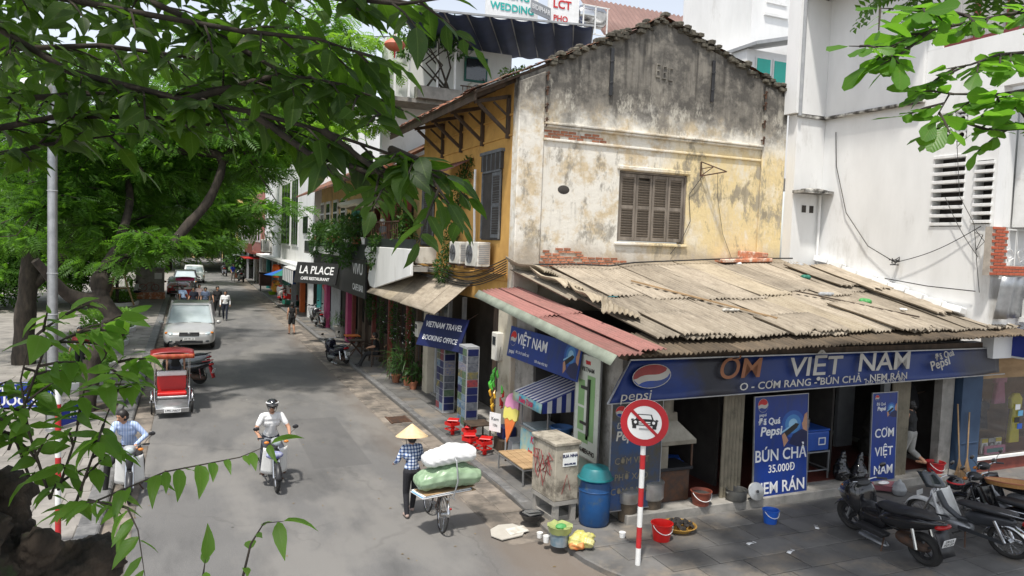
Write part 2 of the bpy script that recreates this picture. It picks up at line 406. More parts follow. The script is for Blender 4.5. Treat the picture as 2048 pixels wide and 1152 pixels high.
M_WGLS = mat('painted_sky_glass', (.46, .52, .53), (.36, .43, .45), 1.2, .12, spec=1.0)  # pale base colour stands in for sky reflected in the glass
M_WPAINT = mat('white_paint', (.78, .78, .77), (.66, .66, .64), 3, .45, dirt=(.45, .43, .40), dscale=2.5, dlo=.6, dhi=.8)
M_WPL = mat('white_plastic', (.80, .80, .79), (.72, .72, .70), 4, .4)
M_CREAMP = mat('aged_white_plastic', (.66, .64, .58), (.55, .53, .47), 4, .5, dirt=(.35, .30, .24), dscale=4)
M_RED = mat('red_plastic', (.60, .015, .012), (.48, .012, .012), 3, .35)
M_REDP = mat('red_paint', (.50, .02, .025), (.38, .018, .02), 4, .5, dirt=(.25, .06, .05), dscale=5)
M_BLUEP = mat('blue_plastic', (.02, .12, .55), (.02, .09, .42), 3, .35)
M_BARREL = mat('blue_barrel_plastic', (.008, .065, .20), (.006, .045, .14), 3, .4, dirt=(.05, .08, .11), dscale=4)
M_TURQ = mat('turquoise_plastic', (.015, .16, .18), (.012, .115, .13), 3, .4)
M_PEP = mat('blue_print', (.010, .040, .24), (.009, .032, .18), 1.5, .38, dirt=(.028, .045, .12), dscale=4, stretch=(1, 1, .3), dlo=.5, dhi=.75)
def mk_sooty():
    b = NB('sooty_blue_print'); x = b.sep(b.pos)[0]; n = b.noise(b.pos, 1.3, 7, .65); col = b.mix(n, (.009, .034, .18), (.007, .022, .12))
    f = b.math('MULTIPLY_ADD', b.math('SUBTRACT', n, .5), 1.6, x)   # smoke from the stove has blackened this stretch of the canvas
    sm = b.math('MULTIPLY', b.smooth(f, 7.9, 8.7), b.math('SUBTRACT', 1.0, b.smooth(f, 9.2, 10.6))); col = b.mix(b.math('MULTIPLY', sm, .92), col, (.022, .019, .016))
    col = b.mix(b.math('MULTIPLY', b.smooth(f, 15.2, 16.6), .85), col, (.05, .045, .035)); b.set(col, .5); b.bump(b.noise(b.pos, 5, 4), .3, .03); return b.m
M_PEPD = mk_sooty()
M_PRW = mat('white_print', (.78, .78, .78), (.70, .70, .70), 3, .5)
M_PRWD = mat('grimy_white_print', (.55, .53, .48), (.40, .37, .32), .9, .55, space='pos')
M_PRR = mat('red_print', (.55, .02, .025), (.45, .02, .02), 3, .45)
M_PRB = mat('black_print', (.012, .012, .012), (.02, .02, .02), 3, .5)
M_NAVY = mat('navy_print', (.012, .018, .085), (.01, .014, .06), 2, .4)
M_PRO = mat('rust_orange_print', (.32, .13, .05), (.25, .09, .04), 2, .6)
M_SKYB = mat('light_blue_print', (.10, .36, .62), (.22, .52, .75), 3, .45)
M_GRN = mat('green_print', (.25, .42, .18), (.20, .36, .15), 2, .5)
M_SKIN = mat('skin', (.46, .25, .155), (.40, .21, .13), 9, .55)
M_HAIR = mat('black_hair', (.012, .010, .009), (.022, .018, .015), 20, .5)
M_TERRA = mat('terracotta', (.36, .14, .07), (.26, .10, .055), 6, .85, rand=.15)
M_CONC = mat('concrete', (.34, .32, .29), (.22, .21, .19), 3, .9, bump=.3, bscale=20, dirt=(.12, .11, .095), dscale=1.8, space='pos')
M_CONCO = mat('stained_cabinet_paint', (.40, .36, .29), (.28, .25, .2), 3, .8, bump=.1, dirt=(.10, .085, .065), dscale=3, dlo=.48, dhi=.66)
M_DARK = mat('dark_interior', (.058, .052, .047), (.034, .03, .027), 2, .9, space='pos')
M_MAROON = mat('maroon_floor_tile', (.14, .035, .025), (.10, .028, .02), 3, .5, space='pos')
M_CABLE = mat('black_cable', (.015, .015, .015), (.02, .02, .02), 3, .6)
L_FORE = leafmat('broad_leaf', (.013, .031, .008), (.032, .066, .012), (.15, .33, .02), .5, 1.2, .38, .4)
L_SHOOT = leafmat('shoot_leaf', (.055, .135, .02), (.10, .20, .03), (.22, .46, .04), .42, 1.5, .5, .5)
L_FORE2 = leafmat('fresh_leaf', (.05, .13, .015), (.08, .20, .02), (.20, .46, .03), .40, 1.2, .5, .5)
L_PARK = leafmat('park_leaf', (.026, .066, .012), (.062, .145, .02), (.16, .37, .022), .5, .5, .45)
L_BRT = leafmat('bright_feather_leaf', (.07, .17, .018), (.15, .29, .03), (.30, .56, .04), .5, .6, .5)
L_HEDGE = leafmat('hedge_leaf', (.06, .15, .02), (.12, .26, .03), (.2, .4, .04), .6, 1.5, .35)
L_POT = leafmat('pot_plant_leaf', (.018, .055, .014), (.045, .11, .02), (.10, .22, .03), .45, 2, .3)
M_BARK = mat('dark_bark', (.055, .043, .033), (.022, .018, .014), 9, .95, stretch=(1, 1, .35), bump=.9, bscale=22)
M_BARKN = mat('wet_black_bark', (.070, .052, .038), (.012, .010, .008), 5, .95, bump=1.0, bscale=24, stretch=(1.6, 1.6, .5), dirt=(.035, .05, .02), dscale=4, dlo=.56, dhi=.66)

# ------------------------------------------------------------------ ground, road, pavements
M_DRY = mat('dry_leaf', (.28, .19, .06), (.12, .08, .03), 6, .85)
g = MB().face((-260, -60, -.06), (260, -60, -.06), (260, 420, -.06), (-260, 420, -.06)).build('ground', M_CONC); struct(g)
rd = MB().face((-1.25, -20, 0), (5.3, -20, 0), (5.3, 260, 0), (-1.25, 260, 0)).build('road', M_ASPH); struct(rd)
cr = MB().face((5.3, -20, 0), (40, -20, 0), (40, 9.9, 0), (5.3, 12.2, 0)).build('side_road', M_ASPH); struct(cr)
def outline_pave():
    pts = [(5.95, 260), (5.95, 13.2), (5.9, 12.4), (5.86, 11.6)]
    for k in range(0, 10):
        a = math.pi + k / 9 * math.pi / 2
        pts.append((8.35 + 2.5 * math.cos(a), 10.6 + 2.6 * math.sin(a)))
    pts += [(9.4, 7.7), (12, 6.4), (40, 4.0), (40, 260)]
    return pts
pv = MB().prism(outline_pave(), 'xy', -.04, .105).build('pavement', M_SLAB, bev=.02); struct(pv)
def tile_mesh(name, sx, sy, h, mat_, bev=.012):
    b = bpy.data.meshes.get(name)
    if b: return b
    m = MB(); x, y = sx / 2, sy / 2; k = bev
    m.loft([[(-x, -y, 0), (x, -y, 0), (x, y, 0), (-x, y, 0)], [(-x, -y, h - k * .6), (x, -y, h - k * .6), (x, y, h - k * .6), (-x, y, h - k * .6)],
            [(-x + k, -y + k, h), (x - k, -y + k, h), (x - k, y - k, h), (-x + k, y - k, h)]])
    return m.mesh(name, mat_, 0)
def lay(name, me, parent, x, y, z, rz=0, jit=.0025, tilt=.004):
    return link(name, me, parent, (x, y, z + rnd.uniform(-jit, jit)), (rnd.uniform(-tilt, tilt), rnd.uniform(-tilt, tilt), rz + rnd.uniform(-.004, .004)))
# front pavement slabs
me = tile_mesh('paving_slab', .885, .585, .03, M_SLAB)
for j in range(8):
    yy = 10.72 - .6 * j
    for i in range(14):
        xx = 6.5 + .9 * i + (.45 if j % 2 else 0)
        if xx < 5.9 + .46 + max(0, (10.2 - yy) * .55 + max(0, (9.0 - yy)) * 1.2) or yy < 6.6 - (xx - 9.4) * .1 + .9: continue
        lay('paving_slab', me, pv, xx, yy, .096)
me = tile_mesh('pavement_tile', .585, .885, .03, M_SLAB)
for j in range(40):
    for i in range(2):
        lay('pavement_tile', me, pv, 6.47 + .6 * i, 11.9 + .9 * j, .094)
me = tile_mesh('kerb_stone', .17, .985, .15, M_KERB, .02)
for j in range(46):
    lay('kerb_stone', me, pv, 6.04, 13.3 + 1.0 * j, -.03, jit=.004)
gut = MB().face((5.0, 11.2, .003), (5.97, 11.2, .003), (5.97, 120, .003), (5.0, 120, .003)).build('gutter', M_GUT); struct(gut)
me = tile_mesh('gutter_stone', .44, .56, .03, M_GUT, .02)
for j in range(60):
    for i in range(2):
        if rnd.random() < .04: continue
        lay('gutter_stone', me, gut, 5.26 + .46 * i, 11.75 + .58 * j, -.012, jit=.006, tilt=.014)
# left side: plaza and kerb
pz = MB().prism([(-1.68, -5), (-1.68, 260), (-60, 260), (-60, -5)], 'xy', -.04, .10).build('plaza', M_SLABL); struct(pz)
me = tile_mesh('plaza_tile', .785, .585, .03, M_SLABL)
for j in range(64):
    for i in range(5):
        lay('plaza_tile', me, pz, -2.08 - .8 * i - (.4 if j % 2 else 0), 9.0 + .6 * j, .088)
kl = MB().box(-1.69, -1.33, -5, 150, -.03, .09).build('kerb', M_KERB); struct(kl)
me = tile_mesh('granite_kerb_stone', .335, .985, .15, M_KERB, .03)
for j in range(60):
    lay('granite_kerb_stone', me, kl, -1.51, 8.5 + 1.0 * j, -.025, jit=.004)
gl = MB().face((-1.33, -5, .004), (-.85, -5, .004), (-.85, 150, .004), (-1.33, 150, .004)).build('gutter_strip', M_GUT); struct(gl)
me = tile_mesh('gutter_flag', .46, .585, .03, M_GUT, .02)
for j in range(70):
    lay('gutter_flag', me, gl, -1.08, 8.2 + .6 * j, -.012, jit=.005, tilt=.01)

# ------------------------------------------------------------------ corner house
ch = thing('corner_house', 'old two storey corner house with soot stained gable wall and ochre street side', 'house', (0, 0, 0))
Yg = 16.4
AP = (11.2, 11.0); EL = (7.2, 9.12); ER = (15.42, 9.62)
def rz_(x):  # underside height of the roof line over the gable
    return AP[1] + (EL[1] - AP[1]) * (AP[0] - x) / (AP[0] - EL[0]) if x < AP[0] else AP[1] + (ER[1] - AP[1]) * (x - AP[0]) / (ER[0] - AP[0])
wx0, wx1, wz0, wz1 = 10.06, 12.17, 5.28, 7.1
m = MB()
m.prism([(7.2, 0), (15.42, 0), (15.42, wz0), (7.2, wz0)], 'xz', Yg, Yg + .35)
m.prism([(7.2, wz0), (wx0, wz0), (wx0, wz1), (7.2, wz1)], 'xz', Yg, Yg + .35)
m.prism([(wx1, wz0), (15.42, wz0), (15.42, wz1), (wx1, wz1)], 'xz', Yg, Yg + .35)
top = [(x, rz_(x) - rnd.uniform(0, .03)) for x in np.linspace(15.42, 7.2, 40)]
m.prism([(7.2, wz1), (15.42, wz1)] + top, 'xz', Yg, Yg + .35)
m.build('gable_wall', M_GAB, ch, 0)
m = MB().prism([(7.17, 0), (7.85, 0), (7.85, rz_(7.85) - .12), (7.17, EL[1] - .12)], 'xz', Yg - .07, Yg - .002); m.build('pilaster', M_GAB, ch, 0, bev=.02)
m = MB().prism([(14.62, 0), (15.45, 0), (15.45, ER[1] - .15), (14.62, rz_(14.62) - .15)], 'xz', Yg - .07, Yg - .002); m.build('pilaster', M_GAB, ch, 0, bev=.02)
m = MB()
m.box(7.86, 14.61, Yg - .05, Yg - .003, 7.66, 7.72); m.box(7.86, 14.61, Yg - .085, Yg - .003, 7.98, 8.04); m.box(7.86, 14.61, Yg - .12, Yg - .003, 8.043, 8.10)
m.build('string_course', M_GAB, ch, 0, bev=.012)
m = MB().box(wx0 - .08, wx1 + .06, Yg - .06, Yg - .003, wz1 + .02, wz1 + .12).build('lintel', M_GAB, ch, 0, bev=.015)
m = MB().box(wx0 - .08, wx1 + .06, Yg - .07, Yg - .003, wz0 - .09, wz0 - .02).build('sill', M_GAB, ch, 0, bev=.015)
# window: frame, four louvred leaves
def louvred_window(parent, u0, u1, z0, z1, leaves, place, mt, rows=2):
    """place(u, d, z) -> world; d = out of the wall"""
    fr = MB(); wd = (u1 - u0) / leaves
    def bx(mb, ua, ub, da, db, za, zb):
        mb._a([place(u, d, z) for z in (za, zb) for u, d in ((ua, da), (ub, da), (ub, db), (ua, db))],
              [(3, 2, 1, 0), (4, 5, 6, 7), (0, 1, 5, 4), (1, 2, 6, 5), (2, 3, 7, 6), (3, 0, 4, 7)])
    for a, b_ in ((u0 - .05, u0), (u1, u1 + .05)): bx(fr, a, b_, -.12, .03, z0 - .02, z1 + .02)
    bx(fr, u0, u1, -.12, .03, z1, z1 + .05); bx(fr, u0, u1, -.2, -.15, z0, z1)
    fr.build('window_frame', mt, parent, 0)
    for k in range(leaves):
        a = u0 + wd * k + .008; b_ = a + wd - .016; lf = MB(); t = .065
        sw = rnd.uniform(-.012, .012)
        bx(lf, a, a + t, -.05 + sw, -.005 + sw, z0 + .01, z1 - .01); bx(lf, b_ - t, b_, -.05 + sw, -.005 + sw, z0 + .01, z1 - .01)
        hh = (z1 - z0 - .02 - .09 * (rows + 1)) / rows
        for q in range(rows + 1):
            zz = z0 + .01 + q * (hh + .09); bx(lf, a + t, b_ - t, -.048 + sw, -.008 + sw, zz, zz + .09)
        o = lf.build('shutter', mt, parent, 0, bev=.004)
        ns = max(6, int(hh / .062))
        c0 = Vector(place((a + b_) / 2, -.028 + sw, 0)); L = b_ - a - 2 * t + .01
        du = (Vector(place(1, 0, 0)) - Vector(place(0, 0, 0))); dd = (Vector(place(0, 1, 0)) - Vector(place(0, 0, 0)))
        sm = MB(); w2 = .027
        pr = [(-w2, .021), (-w2 + .008, .026), (w2, -.019), (w2 - .008, -.024)]
        vs = [du * (sx * L / 2) + dd * (-p[0] * .8) + V(0, 0, p[1]) for sx in (-1, 1) for p in pr]
        sm._a(vs, [(0, 1, 2, 3), (7, 6, 5, 4), (0, 4, 5, 1), (1, 5, 6, 2), (2, 6, 7, 3), (3, 7, 4, 0)])
        me_ = sm.mesh('slat', mt, 0)
        for q in range(rows):
            zb = z0 + .1 + q * (hh + .09)
            for i in range(ns):
                if rnd.random() < .015: continue
                link('slat', me_, o, c0 + V(0, 0, zb + hh * (i + .5) / ns), (rnd.uniform(-.03, .03), rnd.uniform(-.012, .012), 0))
louvred_window(ch, wx0 + .06, wx1 - .06, wz0 + .03, wz1 - .05, 4, lambda u, d, z: (u, Yg + .06 - d, z), M_SHUT)
# relief date plate, anchors, bracket, hole
m = MB()
for i, x in enumerate((11.0, 11.2, 11.4)):
    z0, z1 = 9.55 - .02 * i, 9.9 - .03 * i
    m.box(x, x + .03, Yg - .035, Yg - .002, z0, z1); m.box(x + .03, x + .13, Yg - .035, Yg - .002, z1 - .03, z1); m.box(x + .03, x + .13, Yg - .035, Yg - .002, z0, z0 + .03)
    if i != 2: m.box(x + .03, x + .11, Yg - .033, Yg - .002, (z0 + z1) / 2 - .015, (z0 + z1) / 2 + .015)
m.build('relief_figures', M_GAB, ch, 0)
for x, z0, z1 in ((9.66, 8.92, 10.1), (12.8, 9.1, 10.2)):
    m = MB(); m.bar((x, Yg - .05, z0), (x + .01, Yg - .05, z1), .09, .05); m.bar((x - .06, Yg - .07, z1 - .35), (x + .06, Yg - .07, z1 - .3), .04); m.bar((x - .05, Yg - .07, z0 + .3), (x + .05, Yg - .07, z0 + .35), .04)
    m.build('wall_anchor', M_BLK, ch, 0, bev=.006)
for x, zs in ((7.88, (9.2, 8.85, 8.45, 8.1)), (14.6, (9.5, 9.2, 8.7, 8.25))):
    m = MB()
    for z in zs: m.bar((x, Yg - .09, z - .12), (x + .02, Yg - .09, z + .1), .035); m.bar((x, Yg - .002, z), (x, Yg - .11, z), .03); m.tube([(x - .05, Yg - .1, z + .05), (x, Yg - .14, z + .07), (x + .05, Yg - .1, z + .05)], .012, 6)
    m.build('insulator_rack', M_IRON, ch, 0)
m = MB(); a, b_, c = V(12.57, Yg - .03, 7.5), V(12.57, Yg - .03, 7.12), V(12.95, Yg - .62, 7.22)
for p, q in ((a, b_), (a, c), (b_, c)): m.bar(p, q, .03)
m.bar((a + b_) / 2, (a + c) / 2, .02); m.bar(b_, (a + c) / 2, .02)
m.build('iron_bracket', M_IRON, ch, 0)
m = MB().lathe([(.001, .0), (.085, 0), (.10, .02), (.06, .035)], 14, (8.47, Yg, 6.5), 'y'); m.tf(Matrix.Scale(-1, 4, (0, 1, 0)))
MB().lathe([(.0, -.012), (.075, -.012), (.095, -.004), (.11, -.002)], 14, (8.47, Yg, 6.5), 'y', sy=1.5).build('broken_hole', M_DARK, ch)
# exposed brick patches: mortar bed + bricks
def bricks(parent, fn, mt, mort=None):
    me_ = tile_mesh('brick', .205, .03, .055, mt, .006)
    for x, z in fn:
        link('brick', me_, parent, (x, Yg - .006 + rnd.uniform(-.006, .004), z - .028), (rnd.uniform(-.02, .02), rnd.uniform(-.015, .015), 0), (rnd.uniform(.85, 1), 1, rnd.uniform(.8, 1)))
pl = []
for r in range(8):
    z = 4.56 + .068 * r
    x1 = (10.9, 10.7, 10.5, 10.3, 10.2, 9.0, 8.95, 8.8)[r]; x0 = (7.9, 7.9, 7.9, 7.95, 8.0, 8.0, 8.05, 8.3)[r]
    x = x0 + (.11 if r % 2 else 0)
    while x < x1:
        if rnd.random() < .93 and z > 4.5 + .043 * (x - 7.2): pl.append((x, z))
        x += .222
for r in range(3):
    x = 7.98 + (.11 if r % 2 else 0)
    while x < 9.6 - r * .12:
        if rnd.random() < .85: pl.append((x, 7.765 + .068 * r))
        x += .222
bricks(ch, pl, M_BRICK)
# street side
Yn, Yf = Yg, 24.2
m = MB().box(7.2, 7.5, Yn + .352, Yf, 3.6, 9.05); m.build('street_wall', M_YEL, ch, 0)
m = MB().box(7.135, 7.199, Yn + .36, Yf, 4.2, 4.36); m.box(7.09, 7.134, Yn + .3, Yf, 4.30, 4.36); m.build('cornice', M_YEL, ch, 0, bev=.01)
for z in (8.25, 7.75): MB().box(7.165, 7.199, Yn + .36, Yf, z, z + .05).build('moulding', M_YEL, ch, 0)
louvred_window(ch, 17.35, 18.55, 5.25, 6.95, 2, lambda u, d, z: (7.2 - .03 - d, u, z), M_SHUTB)
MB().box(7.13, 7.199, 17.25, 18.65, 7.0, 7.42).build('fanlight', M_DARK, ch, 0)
m = MB()
for k in range(5): m.box(7.115, 7.129, 17.3 + .3 * k, 17.34 + .3 * k, 7.0, 7.42)
m.box(7.1, 7.2, 17.2, 18.7, 7.42, 7.5); m.build('fanlight_bars', M_SHUTB, ch, 0)
MB().box(7.175, 7.1985, 17.3, 18.6, 5.2, 6.98).build('window_backing', M_DARK, ch, 0); MB().box(7.175, 7.1985, 22.85, 24.15, 4.95, 6.93).build('window_backing', M_DARK, ch, 0)
louvred_window(ch, 22.9, 24.1, 5.0, 6.9, 2, lambda u, d, z: (7.2 - .03 - d, u, z), M_SHUTB)
# little tin hood and roof brackets
m = MB().sheet(lambda u, v: (7.19 - .75 * v, 19.4 + 2.0 * u, 7.45 - .38 * v + .012 * math.sin(u * 60)), 60, 2); m.build('tin_hood', M_CR, ch, solid=.006)
for y in (16.95, 18.7, 20.4, 22.1):
    m = MB(); m.bar((7.15, y, 8.75), (7.15, y, 7.7), .09); m.bar((7.15, y, 8.72), (6.25, y, 8.50), .09); m.bar((7.12, y, 7.85), (6.35, y, 8.48), .08)
    m.bar((7.13, y, 8.25), (6.75, y, 8.55), .05); m.build('eaves_bracket', M_WOOD, ch, 0, bev=.006)
# roof slabs and tiles
sl = (AP[1] - EL[1]) / (AP[0] - EL[0]); sr = (AP[1] - ER[1]) / (ER[0] - AP[0])
m = MB().prism([(6.08, AP[1] - sl * (AP[0] - 6.08)), (AP[0], AP[1]), (AP[0], AP[1] + .07), (6.05, AP[1] - sl * (AP[0] - 6.05) + .07)], 'xz', Yg + .02, Yf + .2)
m.prism([(AP[0], AP[1]), (15.7, AP[1] - sr * (15.7 - AP[0])), (15.7, AP[1] - sr * (15.7 - AP[0]) + .07), (AP[0], AP[1] + .07)], 'xz', Yg + .02, Yf + .2)
rf = m.build('roof', M_WOOD, ch, 0)
for k in range(12):
    y = 16.7 + .65 * k; MB().bar((7.2, y, EL[1] - .05), (6.12, y, EL[1] - .05 - sl * 1.08), .07, .09).build('rafter', M_WOOD, ch, 0)
MB().box(6.06, 6.1, Yg, Yf + .2, 8.43, 8.58).build('fascia', M_WOOD, ch, 0)
tm = MB(); tm.sheet(lambda u, v: (-.17 + .34 * u, -.1 + .2 * v, .018 * math.cos((v - .5) * 3.1) + .004), 2, 6)
tme = tm.mesh('roof_tile', M_TILE); sme = MB().cbox((0, 0, 0), (.16, .2, .07)).ball((.02, .03, .03), (.1, .12, .05), 7, 4).mesh('ridge_rubble', M_MOSS, 60)
def tile(x, y, z, s, mm=None, nm='roof_tile'):
    o = link(nm, mm or tme, rf, (x, y, z + rnd.uniform(0, .035)), (rnd.uniform(-.1, .1), math.atan(s) + rnd.uniform(-.14, .1), rnd.uniform(-.15, .15)), rnd.uniform(.85, 1.15)); return o
for row in range(3):
    for k in range(34):
        x = 6.05 + k * .155
        if x < AP[0]: tile(x, Yg + .0 + row * .2, AP[1] - sl * (AP[0] - x) + .1, -sl)
    for k in range(24):
        x = AP[0] + .1 + k * .185
        tile(x, Yg + .02 + row * .2, AP[1] - sr * (x - AP[0]) + .1, sr)
for k in range(150):
    x = rnd.uniform(7.9, 15.5); tile(x, Yg + rnd.uniform(-.06, .12), rz_(x) + rnd.uniform(-.06, .16), 0, sme, 'ridge_rubble')
for row in range(40):
    tile(6.08, Yg + .05 + row * .2, AP[1] - sl * (AP[0] - 6.08) + .08, -sl)
    if row % 1 == 0: tile(6.28, Yg + .05 + row * .2, AP[1] - sl * (AP[0] - 6.28) + .09, -sl)
# wiring down the corner
tag_pipe = MB().tube([(7.1, 19.0, 7.1), (7.08, 18.95, 6.4), (7.1, 18.9, 5.3), (7.09, 18.9, 4.5)], .035, 8).build('drain_hose', M_WPL, ch)
m = MB()
m.tube([(12.6, Yg - .05, 7.1), (12.4, Yg - .06, 6.85), (12.22, Yg - .03, 6.6), (12.3, Yg - .04, 5.9), (12.05, Yg - .04, 5.4), (11.7, Yg - .05, 5.0)], .009, 5)
m.tube([(13.0, Yg - .2, 7.2), (13.15, Yg - .05, 6.6), (13.4, Yg - .04, 5.6), (13.75, Yg - .03, 4.95)], .006, 5)
m.build('loose_wire', M_CABLE, ch)
m = MB().cbox((14.35, Yg - .2, 5.0), (.85, .3, .28), (0, .05, 0)); m.cbox((14.0, Yg - .25, 4.9), (1.7, .4, .1), (0, -.04, 0)); m.build('brick_upstand', M_BRICK, ch, 0, bev=.02)
# ------------------------------------------------------------------ restaurant annex (lean-to)
an = thing('restaurant_annex', 'single storey corner eatery under a patched corrugated lean-to roof', 'restaurant', (0, 0, 0))
FL = .28
def corr(name, mt, x0, x1, y0, y1, zf, rot=0, pitch=.105, amp=.024, tear=0, parent=None):
    """corrugated sheet, waves along y; zf(x,y) gives its plane"""
    m = MB(); nu = max(12, int((x1 - x0) / pitch * 7)); nv = 6; cx, cy = (x0 + x1) / 2, (y0 + y1) / 2; cs, sn = math.cos(rot), math.sin(rot)
    sag = rnd.uniform(-.02, .03); ph = rnd.uniform(0, 6); e0 = [rnd.uniform(-tear, tear) for _ in range(9)]
    def fn(u, v):
        x = x0 + (x1 - x0) * u; yy = y0 + (y1 - y0) * v
        if v == 0 and tear: yy += e0[int(u * 8)] * (1 - abs(u * 8 % 1 - .5))
        xr = cx + (x - cx) * cs - (yy - cy) * sn; yr = cy + (x - cx) * sn + (yy - cy) * cs
        return (xr, yr, zf(xr, yr) + amp * math.cos((x - x0) / pitch * 2 * math.pi) - sag * math.sin(v * 3.1) + .01 * math.sin(u * 5 + ph))
    m.sheet(fn, nu, nv)
    return m.build(name, mt, parent or an, 60, solid=.008)
def roofz(x, y):   # main lean-to plane
    t = (y - 10.9) / (16.4 - 10.9); zb = 4.50 + .052 * (x - 7.2); zf_ = 3.52 + .012 * (x - 7.2)
    return zf_ + (zb - zf_) * t
pats = 'GGGGGBGGGGG'
x = 7.25
for i, c in enumerate(pats):
    x1 = x + 1.02
    if i >= 9: yb = 15.9 - (i - 8) * .6
    else: yb = 16.42
    mt = M_CB if c == 'B' else M_CG
    lift = .012 * (i % 2); rt = R(rnd.uniform(-.8, .8)) + R(4.5 if 3 < i < 8 else 0)
    if i == 0:
        corr('roof_sheet', M_CG, x - .1, x1, 13.6, 16.4, lambda a, b: roofz(a, b) + .0, R(3), tear=.05)
        corr('roof_sheet', M_CG, x + .3, x1 + .1, 10.95, 13.9, lambda a, b: roofz(a, b) + .02, R(2), tear=.04)
    else:
        ym = rnd.uniform(13.0, 13.8)
        corr('roof_sheet', mt, x, x1 + .04, ym - .15, yb, lambda a, b, l=lift: roofz(a, b) + .04 + l, rt, tear=.05)
        corr('roof_sheet', mt, x, x1 + .04, 10.9 - rnd.uniform(-.05, .1), ym + .1, lambda a, b, l=lift: roofz(a, b) + l, rt, tear=.05)
    x = x1 - .09
for (xa, xb, ya, yb, dz, rt, mt) in ((14.9, 15.7, 13.6, 15.6, .12, 2, M_CG), (15.5, 16.3, 13.2, 15.3, .16, -1, M_CG), (15.6, 16.4, 11.6, 13.5, .12, 4, M_CG), (13.4, 14.6, 10.75, 12.6, .07, 8, M_CG),
                                     (10.6, 12.2, 10.85, 11.9, .06, 3, M_CG), (16.2, 17.45, 10.85, 12.4, .03, 6, M_CG), (8.1, 9.3, 10.86, 12.3, .07, 2, M_CG)):
    corr('loose_roof_sheet', mt, xa, xb, ya, yb, lambda a, b, d=dz: roofz(a, b) + d, R(rt), tear=.12)
# second, lower skirt of sheets at the eave
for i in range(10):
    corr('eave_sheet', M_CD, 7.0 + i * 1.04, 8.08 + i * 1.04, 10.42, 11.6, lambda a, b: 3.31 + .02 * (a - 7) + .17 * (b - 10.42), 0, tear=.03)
# red strip along the street side
def redz(x, y): return 3.36 + (y - 10.1) * .098 + (x - 6.3) * .07
for i, (xa, xb) in enumerate(((6.32, 6.85), (6.79, 7.36))):
    corr('red_roof_sheet', M_CR, xa, xb, 10.15 + i * .1, 13.4, lambda a, b, i=i: redz(a, b) + i * .012, 0, .1, .02)
    corr('red_roof_sheet', M_CR, xa, xb, 13.2, 16.35, lambda a, b, i=i: redz(a, b) + .02 + i * .012, 0, .1, .02)
m = MB().sheet(lambda u, v: (6.30 - .12 * v, 10.1 + 6.25 * u, redz(6.3, 10.1 + 6.25 * u) + .03 - .16 * v), 10, 1); m.build('verge_flashing', mat('pale_green_flashing', (.24, .27, .215), (.15, .165, .13), 3, .8, space='pos'), an, solid=.008)
# crumpled loose beige sheets lying over the joint
for (cx, cy, L, W, rz, tl, mt) in ((7.45, 15.9, 1.2, .7, .5, .2, M_CB), (7.5, 14.7, 1.5, .6, .12, .12, M_CB), (7.62, 13.4, 1.3, .55, -.05, .16, M_CB), (7.72, 12.35, .85, .75, -.5, .1, M_CB)):
    mm = MB(); A = rnd.uniform(.06, .12)
    mm.sheet(lambda u, v: ((u - .5) * W, (v - .5) * L, .026 * math.cos(u * W / .1 * 6.28) + A * math.sin(u * 3.3 + v * 2) * (.4 + v) + .05 * math.sin(v * 7)), 40, 8)
    o = mm.build('buckled_sheet', mt, an, 60, solid=.008); o.location = (cx, cy, max(redz(cx, cy), roofz(cx, cy)) + .1); o.rotation_euler = (.14, tl, rz)
# flashing against the white house, and roof rubbish as small things
m = MB()
for k in range(9):
    y0 = 15.9 - k * .5; zz = roofz(16.4, y0 - .2) + .1
    m.cbox((16.36 + rnd.uniform(-.03, .03), y0 - .25, zz + .06 + rnd.uniform(-.02, .02)), (.22, .5, .16), (.14, .25, 0))
m.build('wall_flashing', M_WHITE, an, 0, bev=.02)
# walls, pillars, floor
MB().box(7.3, 16.45, 11.12, 16.39, -.02, FL).build('floor_plinth', M_CONC, an, 0, bev=.015)
MB().box(7.9, 16.0, 11.6, 16.38, FL, FL + .006).build('floor_tiles', M_MAROON, an, 0)
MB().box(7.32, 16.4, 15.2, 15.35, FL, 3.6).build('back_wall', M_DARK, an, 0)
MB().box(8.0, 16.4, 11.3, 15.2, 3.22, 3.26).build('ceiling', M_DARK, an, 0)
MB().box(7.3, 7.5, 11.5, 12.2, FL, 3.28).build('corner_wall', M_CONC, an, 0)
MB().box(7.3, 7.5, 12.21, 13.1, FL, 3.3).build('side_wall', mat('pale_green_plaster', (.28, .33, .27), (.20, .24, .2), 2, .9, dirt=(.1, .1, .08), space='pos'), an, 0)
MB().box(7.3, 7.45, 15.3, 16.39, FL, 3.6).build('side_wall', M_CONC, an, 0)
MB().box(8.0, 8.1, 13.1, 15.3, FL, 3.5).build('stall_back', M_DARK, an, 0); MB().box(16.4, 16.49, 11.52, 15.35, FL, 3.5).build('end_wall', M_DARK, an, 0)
MB().box(7.2, 16.9, 11.2, 11.5, 3.1, 3.24).build('front_beam', M_WOOD, an, 0)
m = MB()
def fluted(mb, x0, x1, y, z0, z1, n=9):
    for k in range(n):
        xa = x0 + (x1 - x0) * k / n; xb = x0 + (x1 - x0) * (k + 1) / n; mb.prism([(xa, y), ((xa + xb) / 2, y - .035), (xb, y), (xb, y + .03), (xa, y + .03)], 'xy', z0, z1)
M_FLU = mat('khaki_folding_shutter', (.23, .20, .145), (.16, .14, .1), 4, .65, dirt=(.08, .07, .05), dscale=2, space='pos')
for x0, x1 in ((9.6, 10.1), (14.22, 14.78)):
    m = MB(); fluted(m, x0, x1, 11.4, FL, 3.15, 6); m.build('folded_shutter', M_FLU, an, 0)
